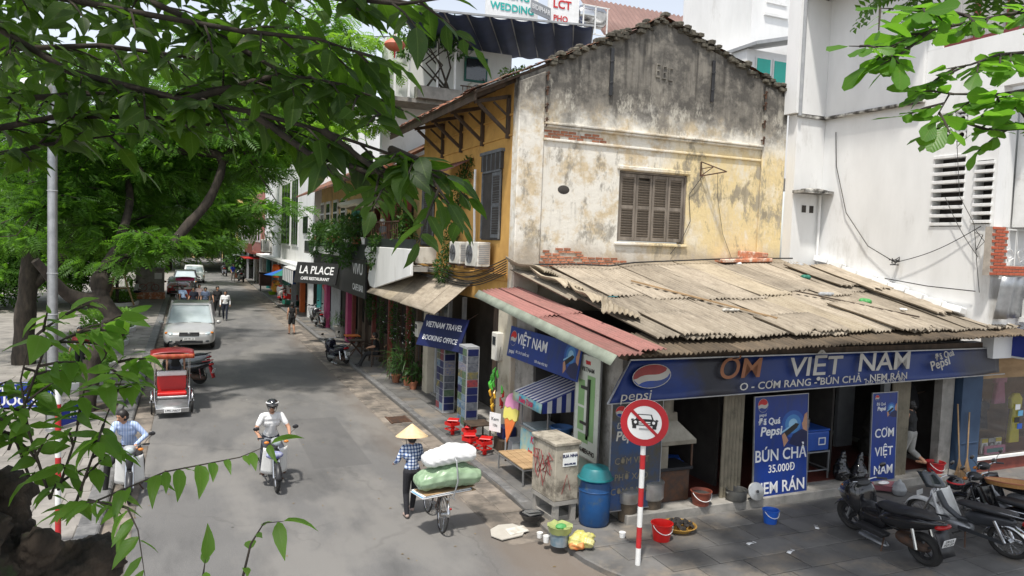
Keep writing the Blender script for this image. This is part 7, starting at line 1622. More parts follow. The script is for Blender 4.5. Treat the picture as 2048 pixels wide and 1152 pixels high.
t.rotation_euler = (0, 0, R(-32)); m = MB().bar((-.08, -.05, 2.2), (.08, -.05, 2.2), .03).bar((-.08, -.05, 2.4), (.08, -.05, 2.4), .03).build('clamp', M_STEEL, t, 0)
# cabinet
t = thing('electric_cabinet', 'grimy graffiti tagged electric cabinet on concrete feet at the corner', 'cabinet', (6.25, 12.0, .1), R(0))
t.rotation_euler = (0, 0, R(4)); MB().box(-.25, .25, -.42, .42, .42, 1.42).build('casing', M_CONCO, t, 0, bev=.012); MB().box(-.28, .28, -.45, .45, 1.423, 1.50).build('cap', M_CONCO, t, 0, bev=.02); m = MB()
for x in (-.22, .14):
    for y in (-.40, .30): m.box(x, x + .09, y, y + .1, 0, .418)
m.box(-.25, .25, -.42, .42, .34, .417); m.box(-.2, .2, -.3, .3, 0, .1); m.build('plinth_frame', M_CONC, t, 0); MB().box(-.1, .2, -.428, -.421, 1.05, 1.3).build('notice', M_WPL, t, 0); text('SUA NHA', .075, M_NAVY, t, TM((.05, -.431, 1.24)), bold=.003); text('0944.498.382', .045, M_NAVY, t, TM((.05, -.431, 1.09)), bold=.002); MB().box(-.254, -.251, -.40, -.01, .47, 1.38).box(-.254, -.251, .01, .4, .47, 1.38).build('door_leaf', M_CONCO, t, 0, bev=.002)
m = MB(); r_ = random.Random(5)
for k in range(9): y = -.3 + .07 * k; m.tube([(-.258, y, .6 + r_.random() * .6), (-.258, y + .1, .75 + r_.random() * .5), (-.258, y - .04, .85 + r_.random() * .4), (-.258, y + .12, .6 + r_.random() * .7)], .008, 4)
m.tube([(-.1, -.424, .55), (.0, -.424, .9), (.08, -.424, .6)], .006, 4); m.build('graffiti', mat('graffiti_red', (.25, .03, .03), (.2, .03, .03), 3, .7), t)
# barrel and basin
t = thing('blue_barrel', 'tall dark blue plastic barrel beside the cabinet', 'barrel', (6.78, 11.42, .1)); MB().lathe([(.24, 0), (.275, .06), (.285, .35), (.29, .62), (.28, .66), (.26, .80), (.22, .84), (.0, .84)], 32).build('drum', M_BARREL, t); MB().torus((0, 0, .64), .285, .014, 'z', 32, 6).build('rib', M_BARREL, t)
t = thing('plastic_basin', 'turquoise plastic basin upturned on the blue barrel', 'basin', (6.78, 11.42, .945)); MB().lathe([(.31, 0), (.33, .005), (.33, .02), (.30, .03), (.25, .16), (.22, .2), (.0, .21)], 32).build('bowl', M_TURQ, t)
# pots on stoves
def pot(label, loc, r, h, mt=M_ALU, lid=True, st=True, base=.3):
    t = thing('cooking_pot', label, 'pot', loc)
    if st: MB().lathe([(r * .78, 0), (r * .85, base), (r * .6, base), (r * .6, .05), (0, .05)], 20).build('stove_drum', mat('sooty_clay', (.12, .09, .06), (.05, .04, .03), 5, .9), t)
    else: base = 0
    MB().lathe([(r * .9, base), (r, base + .03), (r, base + h), (r * 1.04, base + h), (r * .97, base + h - .01), (r * .9, base + .03), (0, base + .03)], 28).build('pan', mt, t)
    if lid: MB().lathe([(r * 1.03, base + h + .002), (r * .95, base + h + .02), (r * .3, base + h + .05), (0, base + h + .055)], 28).lathe([(.02, base + h + .05), (.03, base + h + .085), (0, base + h + .09)], 10).build('lid', mt, t)
    for s in (-1, 1): MB().torus((s * (r + .015), 0, base + h * .75), .035, .008, 'z', 14, 5).build('handle', mt, t)
    return t
pot('small lidded aluminium pot on a sooty clay stove beside the barrel', (7.42, 11.32, FL - .15), .21, .2, base=.34); pot('large lidded aluminium pot on a stove behind the sign pole', (7.98, 11.42, FL - .15), .25, .32, base=.32); pot('grey open cooking pot at the foot of the bun cha panel', (9.85, 11.22, FL), .2, .22, mat('dull_grey_metal', (.16, .16, .15), (.1, .1, .1), 4, .5, metal=.5), False, False)
t = thing('pot_lid', 'round aluminium lid leaning against the bun cha panel', 'lid', (10.22, 11.08, FL + .17)); t.rotation_euler = (R(72), 0, R(-8)); MB().lathe([(.18, 0), (.17, .012), (.05, .03), (0, .032)], 28).build('disc', M_ALU, t); MB().lathe([(.02, .03), (.03, .06), (0, .065)], 12).build('knob', M_BLK, t)
t = thing('charcoal_basin', 'basin of black charcoal resting in a torn yellow sack', 'basin', (8.05, 10.6, PZ)); MB().lathe([(.2, 0), (.3, .1), (.32, .1), (.28, .08), (.18, .01), (0, .01)], 20).build('sack', mat('ochre_sack', (.50, .30, .06), (.4, .22, .05), 6, .8, bump=.4), t); m = MB(); r_ = random.Random(3)
for k in range(50): a, q = r_.uniform(0, 6.3), r_.uniform(0, .24); m.cbox((q * math.cos(a), q * math.sin(a), .09 + .06 * (1 - q / .25) + r_.uniform(-.01, .02)), (.06, .05, .045), (r_.random() * 3, r_.random() * 3, 0))
o = m.build('charcoal', M_DARK, t, 0); o['kind'] = 'stuff'
# stove with chimney hood
t = thing('grill_stove', 'tall sheet metal grill with tapering smoke hood at the eatery front', 'stove', (8.55, 11.75, FL))
MB().box(-.38, .38, -.25, .25, .0, .62).build('fire_box', M_IRON, t, 0, bev=.02); MB().box(-.42, .42, -.3, .3, .62, .68).build('grill_top', M_BLK, t, 0, bev=.01); m = MB(); M_HOOD = mat('smoked_tin', (.34, .31, .25), (.20, .18, .14), 3, .5, metal=.4)
def sq(z, a, b, x=0): return [(x - a, -b, z), (x + a, -b, z), (x + a, b, z), (x - a, b, z)]
m.loft([sq(1.12, .46, .3), sq(1.2, .46, .3), sq(1.55, .2, .16, -.1), sq(1.72, .18, .16, -.1)]); m.build('smoke_hood', M_HOOD, t, 0); MB().lathe([(.17, 1.72), (.17, 2.05), (.2, 2.07), (.19, 2.45), (.16, 2.6)], 20, (-.1, 0, 0)).build('flue', M_HOOD, t)
for x in (-.4, .4): MB().bar((x, -.25, .68), (x, -.25, 1.12), .03).build('hood_post', M_IRON, t, 0)
MB().box(-.46, -.16, -.27, .1, .68, 1.1).build('side_shield', M_HOOD, t, 0)
def stool(label, loc, rz, mt, h=.37, w=.16, group=None, name='plastic_stool'):
    t = thing(name, label, 'stool', loc, rz, group); MB().loft([sq(h - .035, w * .92, w * .92), sq(h - .005, w * .9, w * .9), sq(h, w * .82, w * .82)]).build('seat', mt, t, 0, bev=.01)
    for sx in (-1, 1):
        for sy in (-1, 1): MB().prism([(-.02, 0), (.05, 0), (.055, h - .03), (.0, h - .03)], 'xz', -.034, .034).build('leg', mt, t, 0); c = t.children[-1]; c.location = (sx * w * .86, sy * w * .86, 0); c.rotation_euler = (0, 0, {(-1, -1): R(45), (1, -1): R(135), (1, 1): R(225), (-1, 1): R(-45)}[(sx, sy)])
    m = MB()
    for a, b in (((-1, -1), (1, -1)), ((1, -1), (1, 1)), ((1, 1), (-1, 1)), ((-1, 1), (-1, -1))): m.bar((a[0] * w * .84, a[1] * w * .84, h * .42), (b[0] * w * .84, b[1] * w * .84, h * .42), .012, .03); m.bar((a[0] * w * .86, a[1] * w * .86, h - .07), (b[0] * w * .86, b[1] * w * .86, h - .07), .012, .08)
    m.build('brace', mt, t, 0); return t
for lab, x, y, a in (('red plastic stool standing alone nearest the brochure rack', 6.28, 17.9, .3), ('red plastic stool behind the touching pair', 6.45, 17.1, .1), ('red plastic stool of the touching pair, farther from the bench', 6.2, 16.35, .5), ('red plastic stool of the touching pair, nearer the bench', 6.42, 15.98, .2)): stool(lab, (x, y, PZ), a, M_RED, group='low red plastic stools on the pavement')
stool('tall blue plastic stool in the dark eatery doorway', (9.35, 12.6, FL), .3, M_BLUEP, .46, .17)
stool('second blue plastic stool deeper in the dark eatery', (9.1, 13.3, FL), .1, M_BLUEP, .46, .17)
# brochure racks
def rack(label, x, y, h=2.2, mts=None):
    t = thing('brochure_rack', label, 'rack', (x, y, PZ)); MB().box(-.18, .18, -.32, .32, 0, h).build('case', M_GREYP, t, 0); r_ = random.Random(int(y * 10)); cs = [mat('photo_lake', (.06, .16, .26), (.2, .26, .3), 14, .5), mat('photo_red', (.25, .04, .04), (.08, .03, .05), 14, .5), mat('photo_grey', (.14, .15, .17), (.05, .06, .08), 9, .5), M_NAVY, M_NAVY, mat('photo_green', (.04, .09, .05), (.12, .16, .1), 9, .5), mat('photo_dusk', (.3, .25, .2), (.08, .12, .25), 25, .5), mat('photo_sea', (.03, .09, .18), (.2, .25, .28), 9, .5), mat('photo_yellow', (.2, .16, .05), (.03, .06, .08), 9, .5)]
    n = 10
    for i in range(n):
        z = .08 + (h - .12) * i / n; hh = (h - .12) / n - .025
        for s in range(2):
            MB().box(-.192, -.181, -.3 + .31 * s, -.02 + .31 * s, z, z + hh).build('brochure', r_.choice(cs), t, 0)
        MB().box(-.15, .15, -.332, -.321, z, z + hh).build('brochure', r_.choice(cs), t, 0)
    return t
rack('tall brochure rack below the travel sign, farther up the street', 6.98, 20.6); rack('tall brochure rack below the travel sign, nearer the red stools', 7.0, 18.75)
# toy banana bunch, price cards, vendor clutter
t = thing('inflatable_bananas', 'bunch of green and yellow inflatable bananas hanging at the stall post', 'toy', (6.95, 16.55, 1.1)); r_ = random.Random(8)
for k in range(26):
    a, z = r_.uniform(1.8, 5.2), r_.uniform(0, 1.0); rr = .05 + .13 * math.sin(z * 3.1); c = V(rr * math.cos(a), rr * math.sin(a), z); mt = mat('toy_green', (.05, .42, .04), (.12, .5, .06), 4, .3) if z > .5 else (mat('toy_yellow', (.7, .42, .03), (.6, .3, .02), 4, .3) if k % 3 else M_RED)
    MB().tube([c, c + V(-.05 * math.cos(a) * -1, .03 * math.sin(a), -.07), c + V(.02 * math.cos(a), .05 * math.sin(a), -.17), c + V(0, .02, -.22)], [.012, .032, .03, .008], 8).build('banana', mt, t)
MB().tube([(0, 0, 1.1), (.05, 0, 1.5)], .006, 5).build('string', M_CABLE, t)
t = thing('ice_cream_sign', 'upright ice cream cone cut-out with pink and yellow scoops', 'sign', (6.72, 15.35, .55), R(-75)); t.rotation_euler = (R(-6), R(4), R(-62))
def cut(poly_, d0, d1, mt, nm): return MB().prism(poly_, 'xz', d0, d1).build(nm, mt, t, 0, bev=.006)
cut([(0, 0), (.19, .62), (-.19, .62)], -.02, .02, mat('cone_orange', (.65, .13, .03), (.6, .2, .05), 4, .5), 'cone'); sc_ = [(-.2, .56), (-.14, .53), (-.07, .57), (0, .52), (.07, .57), (.14, .53), (.2, .56), (.215, .72), (.19, .85), (-.19, .85), (-.215, .72)]
cut(sc_, -.03, .03, mat('scoop_yellow', (.66, .60, .12), (.62, .55, .15), 4, .5), 'yellow_scoop'); cut([(-.2, .84), (-.12, .80), (-.04, .84), (.04, .8), (.12, .84), (.2, .81), (.19, 1.0), (.12, 1.12), (0, 1.18), (-.12, 1.12), (-.19, 1.0)], -.038, .038, mat('scoop_pink', (.62, .26, .42), (.58, .24, .4), 4, .5), 'pink_scoop')
MB().bar((0, .02, .1), (0, .06, -.43), .03).build('stake', M_WOOD, t, 0)
# ice cream cart
t = thing('ice_cream_cart', 'ice cream freezer cart under a blue and white striped awning', 'cart', (7.35, 14.55, PZ))
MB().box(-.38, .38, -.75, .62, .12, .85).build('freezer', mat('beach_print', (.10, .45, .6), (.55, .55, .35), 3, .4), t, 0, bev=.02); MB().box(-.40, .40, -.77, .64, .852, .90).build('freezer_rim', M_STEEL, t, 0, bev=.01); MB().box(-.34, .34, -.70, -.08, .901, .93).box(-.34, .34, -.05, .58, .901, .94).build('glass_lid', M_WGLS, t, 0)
for z, b_, s_, mt in ((.68, 'Kem', .22, mat('candy_pink', (.6, .03, .12), (.5, .02, .1), 3, .4)), (.40, 'ice Kem', .20, M_PRR)): text(b_, s_, mt, t, TM((-.384, -.15, z), 90, -90), shear=.2, bold=.006); text('Kem', s_, mt, t, TM((-.05, -.757, z)), shear=.2, bold=.006)
m = MB()
for k in range(5): m.mi = k % 2; m.box(-.386, -.381, -.6 + .09 * k, -.54 + .09 * k, .18, .58)
m.build('printed_lollies', [M_PRR, mat('candy_pink', (.6, .03, .12), (.5, .02, .1), 3, .4)], t, 0)
for x in (-.36, .36):
    for y in (-.72, .6): MB().bar((x, y, .9), (x, y, 1.62), .025).build('awning_post', M_STEEL, t, 0)
M_STB, M_STW = mat('stripe_blue', (.02, .035, .22), (.015, .03, .18), 3, .6), mat('stripe_white', (.72, .72, .72), (.62, .62, .62), 3, .6)
m = MB(); N = 18
for k in range(N):
    m.mi = k % 2; y0, y1 = -.82 + 1.5 * k / N, -.82 + 1.5 * (k + 1) / N
    m._a([(.45, y0, 2.0), (.45, y1, 2.0), (-.55, y1, 1.66), (-.55, y0, 1.66)], [(0, 1, 2, 3)])
for k in range(9):
    m.mi = k % 2; f0, f1 = k / 9, (k + 1) / 9; x0, x1 = -.55 + f0, -.55 + f1; m._a([(x0, -.82, 1.66 + .34 * f0), (x1, -.82, 1.66 + .34 * f1), (x1, -.82, 1.46), (x0, -.82, 1.46)], [(0, 1, 2, 3)])
m.build('striped_awning', [M_STB, M_STW], t, 0, solid=.005); MB().sheet(lambda u, v: (-.56 - .02 * v, -.82 + 1.5 * u, 1.66 - .2 * v), 8, 1).build('awning_valance', MATS['beach_print'], t, 60, solid=.004); text('Kem Tươi', .17, MATS['candy_pink'], t, TM((-.60, -.07, 1.56), 90, -90), bold=.006, shear=.2)
t = thing('wash_basin', 'blue plastic wash basin resting on the ice cream freezer', 'basin', (7.4, 13.98, PZ + .94)); MB().lathe([(.17, 0), (.23, .15), (.25, .15), (.22, .14), (.15, .01), (0, .01)], 24, sx=1.15).build('bowl', mat('mid_blue_plastic', (.06, .16, .38), (.05, .13, .3), 3, .4), t); MB().torus((0, 0, .15), .24, .012, 'z', 24, 6).build('rim', MATS['mid_blue_plastic'], t)
t = thing('wooden_bench', 'low plank topped bench on a steel frame beside the cabinet', 'bench', (6.68, 14.2, PZ))
for k in range(4): MB().box(-.34 + .17 * k, -.18 + .17 * k, -.62, .72, .36, .39).build('plank', M_LWOOD, t, 0, bev=.004)
for x in (-.33, .33):
    for y in (-.6, .7): MB().bar((x, y, 0), (x, y, .36), .03).build('leg', M_STEEL, t, 0)
MB().bar((-.33, -.6, .33), (-.33, .7, .33), .025).bar((.33, -.6, .33), (.33, .7, .33), .025).bar((-.33, -.6, .33), (.33, -.6, .33), .025).build('rail', M_STEEL, t, 0)
t = thing('price_card', 'white handwritten price card tied beside the ice cream cone', 'card', (6.75, 16.15, .62), R(-60)); MB().box(-.17, .17, -.006, .006, 0, .45).build('card', M_WPL, t, 0); text('Kem', .12, M_PRB, t, TM((0, -.009, .3))); text('10k', .1, M_PRB, t, TM((0, -.009, .15)))
t = thing('crate_pile', 'dark stack of crates and boxes behind the price card', 'crates', (7.05, 16.2, PZ))
for k, (x, y, z, a, b, c) in enumerate(((0, 0, 0, .4, .5, .3), (.05, .05, .302, .35, .4, .28), (0, -.6, 0, .35, .45, .42))): MB().box(x - a / 2, x + a / 2, y - b / 2, y + b / 2, z, z + c).build('crate', (M_WOOD, M_NAVY, M_GREYP)[k], t, 0, bev=.015)
t = thing('side_table', 'small dark table behind the red stools', 'table', (6.75, 17.3, PZ)); MB().box(-.3, .3, -.3, .3, .4, .44).build('top', M_WOOD, t, 0, bev=.01)
for x in (-.25, .25):
    for y in (-.25, .25): MB().bar((x, y, 0), (x, y, .4), .035).build('leg', M_WOOD, t, 0)
# cool box, steel stand, boxes in the eatery
t = thing('cool_box', 'blue cool box with white label on a steel stand inside the eatery', 'cool box', (12.35, 12.0, FL + .62)); MB().box(-.42, .42, -.28, .28, 0, .42).build('box', mat('cooler_blue', (.02, .08, .36), (.015, .06, .28), 3, .4), t, 0, bev=.03, seg=2); MB().box(-.43, .43, -.29, .29, .423, .47).build('lid', MATS['cooler_blue'], t, 0, bev=.015); m = MB()
for a in ((.1, .3, .27, .29), (.1, .3, .13, .15), (.1, .12, .15, .27), (.28, .3, .15, .27)): m.box(a[0], a[1], -.29, -.281, a[2], a[3])
m.build('label_frame', M_PRW, t, 0)
t = thing('steel_stand', 'welded steel stand carrying the blue cool box', 'stand', (12.35, 12.0, FL)); m = MB()
for x in (-.42, .42):
    for y in (-.28, .28): m.bar((x, y, 0), (x, y, .62), .03)
for z in (.2, .6): m.bar((-.42, -.28, z), (.42, -.28, z), .025); m.bar((-.42, .28, z), (.42, .28, z), .025); m.bar((-.42, -.28, z), (-.42, .28, z), .025); m.bar((.42, -.28, z), (.42, .28, z), .025)
m.build('frame', M_STEEL, t, 0)
pot('wide steel pan on top of the cool box', (12.2, 12.02, FL + 1.09), .2, .2, M_ALU, False, False)
t = thing('carton', 'white and red printed carton beside the steel stand', 'box', (11.75, 11.75, FL)); MB().box(-.18, .18, -.15, .15, 0, .32).build('box', M_WPL, t, 0, bev=.004); MB().box(-.18, .18, -.153, -.151, .16, .3).build('printed_band', M_PRR, t, 0); MB().lathe([(.12, .32), (.15, .4), (.13, .4), (.1, .33), (0, .33)], 16).build('bowl', M_ALU, t)
for k, (lab, x, y) in enumerate((('bulging black rubbish bag beside the cool box stand', 13.0, 11.55), ('slumped black rubbish bag next to the narrow blue panel', 13.3, 11.35))):
    pr = [((0, 0, .15), (0, .02, .35), .2, .12, 0), ((0, 0, .35), (.02, 0, .6), .1, .05, 0)]; tag(link('rubbish_bag', blob(pr, .025, [M_BLKG], 2, .03, 'rubbish_bag'), None, (x, y, FL)), lab, 'bag')
t = thing('pink_tray', 'pink plastic tray with a white cloth on the step', 'tray', (13.65, 11.02, PZ + .05)); MB().lathe([(.2, 0), (.27, .12), (.28, .12), (.25, .11), (.18, .015), (0, .015)], 4, sx=1.3).build('tray', mat('dusty_pink_plastic', (.35, .13, .15), (.28, .1, .12), 3, .5), t, 0); MB().ball((0, 0, .13), (.15, .08, .035), 10, 6).build('cloth', M_PRW, t)
tag(link('grey_sack', blob([((0, 0, .13), (0, 0, .16), .16, .14, 0), ((0, 0, .3), (0, 0, .33), .04, .03, 0)], .02, [M_GREYP], 2, .012, 'grey_sack'), None, (13.75, 10.72, PZ)), 'round grey sack tied at the top by the step', 'sack')
for lab, x, y, L, a in (('long bamboo broom leaning against the blue pier', 16.12, 11.05, 1.7, -.06), ('second bamboo broom leaning beside the blue pier', 16.3, 11.02, 1.5, .05)):
    t = thing('straw_broom', lab, 'broom', (x, y, FL - .12)); t.rotation_euler = (-.06, a, 0); MB().tube([(0, 0, .45), (0, 0, L)], .016, 8).build('handle', M_LWOOD, t); m = MB(); r_ = random.Random(2)
    for k in range(40): q = r_.uniform(0, 6.3); s_ = r_.uniform(.3, 1); m.tube([(0, 0, .52), (.05 * s_ * math.cos(q), .03 * math.sin(q), .3), (.2 * s_ * math.cos(q), .09 * s_ * math.sin(q), 0.01)], [.006, .006, .003], 4)
    o = m.build('bristles', mat('straw', (.38, .24, .12), (.28, .17, .08), 6, .85), t); o['kind'] = 'stuff'
t = thing('stacked_sacks', 'dark heap of sacks inside the doorway behind the woman', 'sacks', (15.3, 12.8, FL)); link('heap', blob([((0, 0, .2), (.3, 0, .25), .3, .25, 0), ((.1, .1, .6), (.2, 0, 1.2), .25, .2, 0)], .04, [M_DARK], 2, .04, 'heap'), t)
t = thing('wok', 'black wok hanging in the doorway above the woman', 'wok', (15.45, 12.0, 1.9)); t.rotation_euler = (R(70), 0, R(20)); MB().lathe([(0, 0), (.2, .03), (.33, .12), (.34, .12), (.2, .02)], 24).build('bowl', M_BLK, t); MB().bar((.33, 0, .12), (.6, 0, .2), .03).build('handle', M_WOOD, t, 0)
for k in range(14):
    x, z = 10.9 + .16 * (k % 7) + .02, 1.7 + .32 * (k // 7); t = thing('shelf_jar', '%s jar from the right on the %s dim shelf inside the eatery' % (('first', 'second', 'third', 'fourth', 'fifth', 'sixth', 'seventh')[k % 7], ('lower', 'upper')[k // 7]), 'jar', (12.4 - .25 * (k % 7) + 1.2, 14.7, z), 0, 'jars on the dim eatery shelves'); MB().lathe([(.07, 0), (.08, .02), (.08, .17), (.05, .2)], 12).build('glass', (M_GREYP, M_TERRA, M_ALU)[k % 3], t); MB().lathe([(.055, .2), (.055, .23), (0, .23)], 12).build('lid', M_RED, t)
MB().box(10.8, 13.7, 14.6, 15.0, 1.64, 1.68).box(10.8, 13.7, 14.6, 15.0, 1.96, 2.0).build('shelf', M_WOOD, an, 0)
# wicker tray on the far right motorbike
t = thing('wicker_tray', 'wide round orange brown wicker tray on the rightmost motorbike', 'tray', (14.0, 8.55, 1.0)); t.rotation_euler = (-.12, .1, 0); MB().lathe([(0, 0), (.42, .0), (.46, .07), (.48, .07), (.44, -.015), (0, -.015)], 36).build('weave', mat('wicker', (.48, .25, .09), (.38, .19, .06), 30, .6, bump=.4, bscale=60), t); MB().torus((0, 0, .065), .47, .014, 'z', 36, 6).build('rim', M_TERRA, t)
stool('pink plastic stool under the wicker tray', (13.95, 8.1, PZ), .2, MATS['dusty_pink_plastic'], .42, .17)
t = thing('crash_helmet', 'black and red crash helmet hanging on the spoked motorbike', 'helmet', (12.95, 8.95, 1.02)); MB().ball((0, 0, 0), (.13, .15, .125), 18, 12).build('shell', M_BLKG, t); MB().torus((0, 0, .02), .135, .016, 'z', 24, 6).build('band', M_PRR, t)
# ------------------------------------------------------------------ clothes shop at the right edge
cs = thing('clothes_shop', 'clothes shop window with goods hung behind the parked motorbikes', 'shop', (16.95, 11.35, 0)); MB().box(0, 6, 1.2, 1.3, .4, 3).build('back_wall', mat('warm_dim_wall', (.10, .06, .04), (.06, .035, .025), 2, .8), cs, 0); MB().box(0, 6, 0, 1.2, 0, .42).build('window_base', M_MARN, cs, 0); MB().box(-.02, 6, -.08, -.003, .42, .48).build('sill', M_WPAINT, cs, 0); MB().box(0, 6, 0, 1.3, 2.9, 3.0).build('ceiling', M_WOOD, cs, 0); MB().box(0, 6, 0.0, .08, 2.35, 2.9).build('wooden_valance', M_LWOOD, cs, 0)
def garment(lab, x, z, w_, h_, mt, cat='dress'):
    t = thing('hanging_garment', lab, cat, (x, 11.75, z)); MB().prism([(-w_ * .25, h_), (-w_ * .55, h_ * .9), (-w_ * .5, h_ * .68), (-w_ * .3, h_ * .72), (-w_ * .5, 0), (w_ * .5, 0), (w_ * .3, h_ * .72), (w_ * .5, h_ * .68), (w_ * .55, h_ * .9), (w_ * .25, h_)], 'xz', -.05, .05).build('cloth', mt, t, 0, bev=.02); MB().tube([(0, 0, h_), (0, 0, h_ + .1), (.04, 0, h_ + .13)], .006, 5).build('hook', M_CHR, t)
garment('small pink child dress hanging in the clothes shop window', 18.35, 1.62, .42, .75, mat('child_pink', (.42, .16, .26), (.36, .13, .22), 8, .8)); garment('long yellow dress hanging at the right edge of the shop window', 19.0, .6, .4, 1.25, mat('bright_yellow_cloth', (.6, .55, .03), (.5, .45, .03), 4, .8)); garment('pale blue jacket hanging beside the blue pier', 17.2, 1.15, .3, .5, mat('pale_blue_cloth', (.3, .38, .45), (.25, .32, .38), 4, .8), 'jacket'); garment('dark jacket hanging in the middle of the shop window', 17.75, 1.0, .45, .7, NAVY, 'jacket')
for k in range(3):
    t = thing('blister_pack', ('blister pack with yellow top standing leftmost in the shop window', 'dark blister pack standing between the two yellow topped packs', 'blister pack with yellow top standing rightmost in the shop window')[k], 'package', (17.55 + .25 * k, 11.5, .5)); MB().box(-.11, .11, -.02, .02, 0, .36).build('card', M_PRW if k != 1 else M_BLK, t, 0); MB().box(-.11, .11, -.022, -.021, .26, .36).build('header', mat('header_yellow', (.6, .5, .03), (.5, .4, .03), 3, .5) if k != 1 else M_GREYP, t, 0); MB().ball((0, -.03, .14), (.08, .03, .1), 10, 6).build('bubble', M_GREYP, t)
t = thing('bib_box', 'pink patterned flat box in front of the blister packs', 'package', (17.85, 11.45, .49)); MB().box(-.38, .38, -.03, .0, 0, .2).build('box', MATS['child_pink'], t, 0); MB().box(-.3, .3, -.034, -.031, .04, .14).build('print', M_TURQ, t, 0)
for k in range(4): t = thing('window_sticker', ('white sticker topmost on the shop glass', 'light blue sticker on the shop glass', 'dark sticker on the shop glass', 'blue sticker lowest on the shop glass')[k], 'sticker', (18.45 + .12 * (k % 2), 11.33, 1.55 - .16 * k)); MB().box(-.09, .09, -.004, .004, 0, .13).build('sheet', (M_PRW, M_SKYB, M_PRB, M_BLUEP)[k], t, 0)
MB().box(.05, 6, .0, .012, .5, 2.35).build('glass_pane', mat('shop_glass', (.9, .9, .9), (.88, .88, .88), 2, .03, trans=1.0), cs, 0)
t = thing('blue_awning', 'plain royal blue awning board above the clothes shop', 'awning', (17.45, 10.9, 2.95)); MB().box(0, 4, -.25, .05, 0, .62).build('board', mat('royal_blue_board', (.012, .03, .26), (.01, .025, .22), 2, .5), t, 0); MB().box(-.02, 4, -.27, .05, -.04, -.003).build('trim', M_WPL, t, 0)
# ------------------------------------------------------------------ cafe pavement
def chair(label, loc, rz, group='dark cafe chairs on the pavement'):
    t = thing('cafe_chair', label, 'chair', loc, rz, group); MB().box(-.24, .24, -.22, .24, .42, .46).build('seat', M_WOOD, t, 0, bev=.012)
    for x in (-.22, .22):
        MB().bar((x, .22, 0), (x, .22, .64), .035).build('leg', M_WOOD, t, 0); MB().bar((x, -.22, 0), (x, -.27, .85), .035).build('leg', M_WOOD, t, 0); MB().bar((x, -.24, .64), (x, .25, .64), .04, .03).build('armrest', M_WOOD, t, 0)
    MB().tube([(-.24, -.26, .82), (0, -.31, .86), (.24, -.26, .82)], .025, 8).build('back_rail', M_LWOOD, t); m = MB()
    for k in range(5): m.bar((-.16 + .08 * k, -.23, .46), (-.16 + .08 * k, -.28, .83), .02)
    m.build('back_slats', M_WOOD, t, 0); return t
chair('dark armchair under the seated man in black', (6.85, 28.55, .12), R(70)); chair('pale backed cafe chair beside the leafy pots', (6.85, 26.0, .12), R(85)); chair('dark cafe chair behind the seated man', (6.9, 30.3, .12), R(120))
for lab, x, y, mt in (('small cafe table with bright orange top', 6.75, 33.2, mat('orange_laminate', (.6, .16, .02), (.5, .13, .02), 3, .4)), ('dark low cafe table near the orange one', 6.6, 31.6, M_WOOD)):
    t = thing('cafe_table', lab, 'table', (x, y, .12)); MB().box(-.32, .32, -.32, .32, .62, .66).build('top', mt, t, 0, bev=.012)
    for a, b in (((-.28, -.28), (.28, .28)), ((-.28, .28), (.28, -.28))): MB().bar((*a, 0), (*b, .62), .03).build('leg', M_IRON, t, 0); MB().bar((*b, 0), (*a, .62), .03).build('leg', M_IRON, t, 0)
GPP = 'potted plants before the cafe'
pot_plant('tall palm like potted plant at the pale pier', (6.95, 24.6, .12), 1.0, .55, n=170, leaf=.42, tpl=TB, mt=L_POT, group=GPP, ph=.3, pr=.17); pot_plant('bushy potted plant in front of the cafe chair', (6.7, 25.2, .12), .8, .5, n=150, leaf=.36, tpl=TB, mt=L_POT, group=GPP, ph=.28, pr=.16); pot_plant('third potted plant nearest the travel office', (6.95, 23.9, .12), .5, .35, n=80, leaf=.2, group=GPP, ph=.26, pr=.15)
pot_plant('leafy plant in a big grey planter up the pavement', (7.1, 37.7, .12), .6, .6, n=120, leaf=.4, tpl=TB, potm=M_CONC, ph=.55, pr=.36, name='street_planter')
bucket('white plastic bin beside the pink shop door', (7.3, 43.0, .12), .3, .75, M_WPL, False, 'bin', 'waste_bin')
t = thing('climbing_vine', 'dark vine tangle with small flowers on the cafe posts', 'plant', (7.05, 27.0, .4)); bush('foliage', t, [((0, -2.2, 1.6), (.15, .4, 1.0)), ((0, 0, 1.7), (.15, .5, .9)), ((0, 2.0, 1.5), (.15, .4, .9)), ((0, 4, 1.9), (.15, .6, .6))], 1300, .12, TD, L_POT); bush('blossom', t, [((-.1, -1.0, 1.6), (.1, 2.4, .8))], 50, .08, TD, M_PRW)
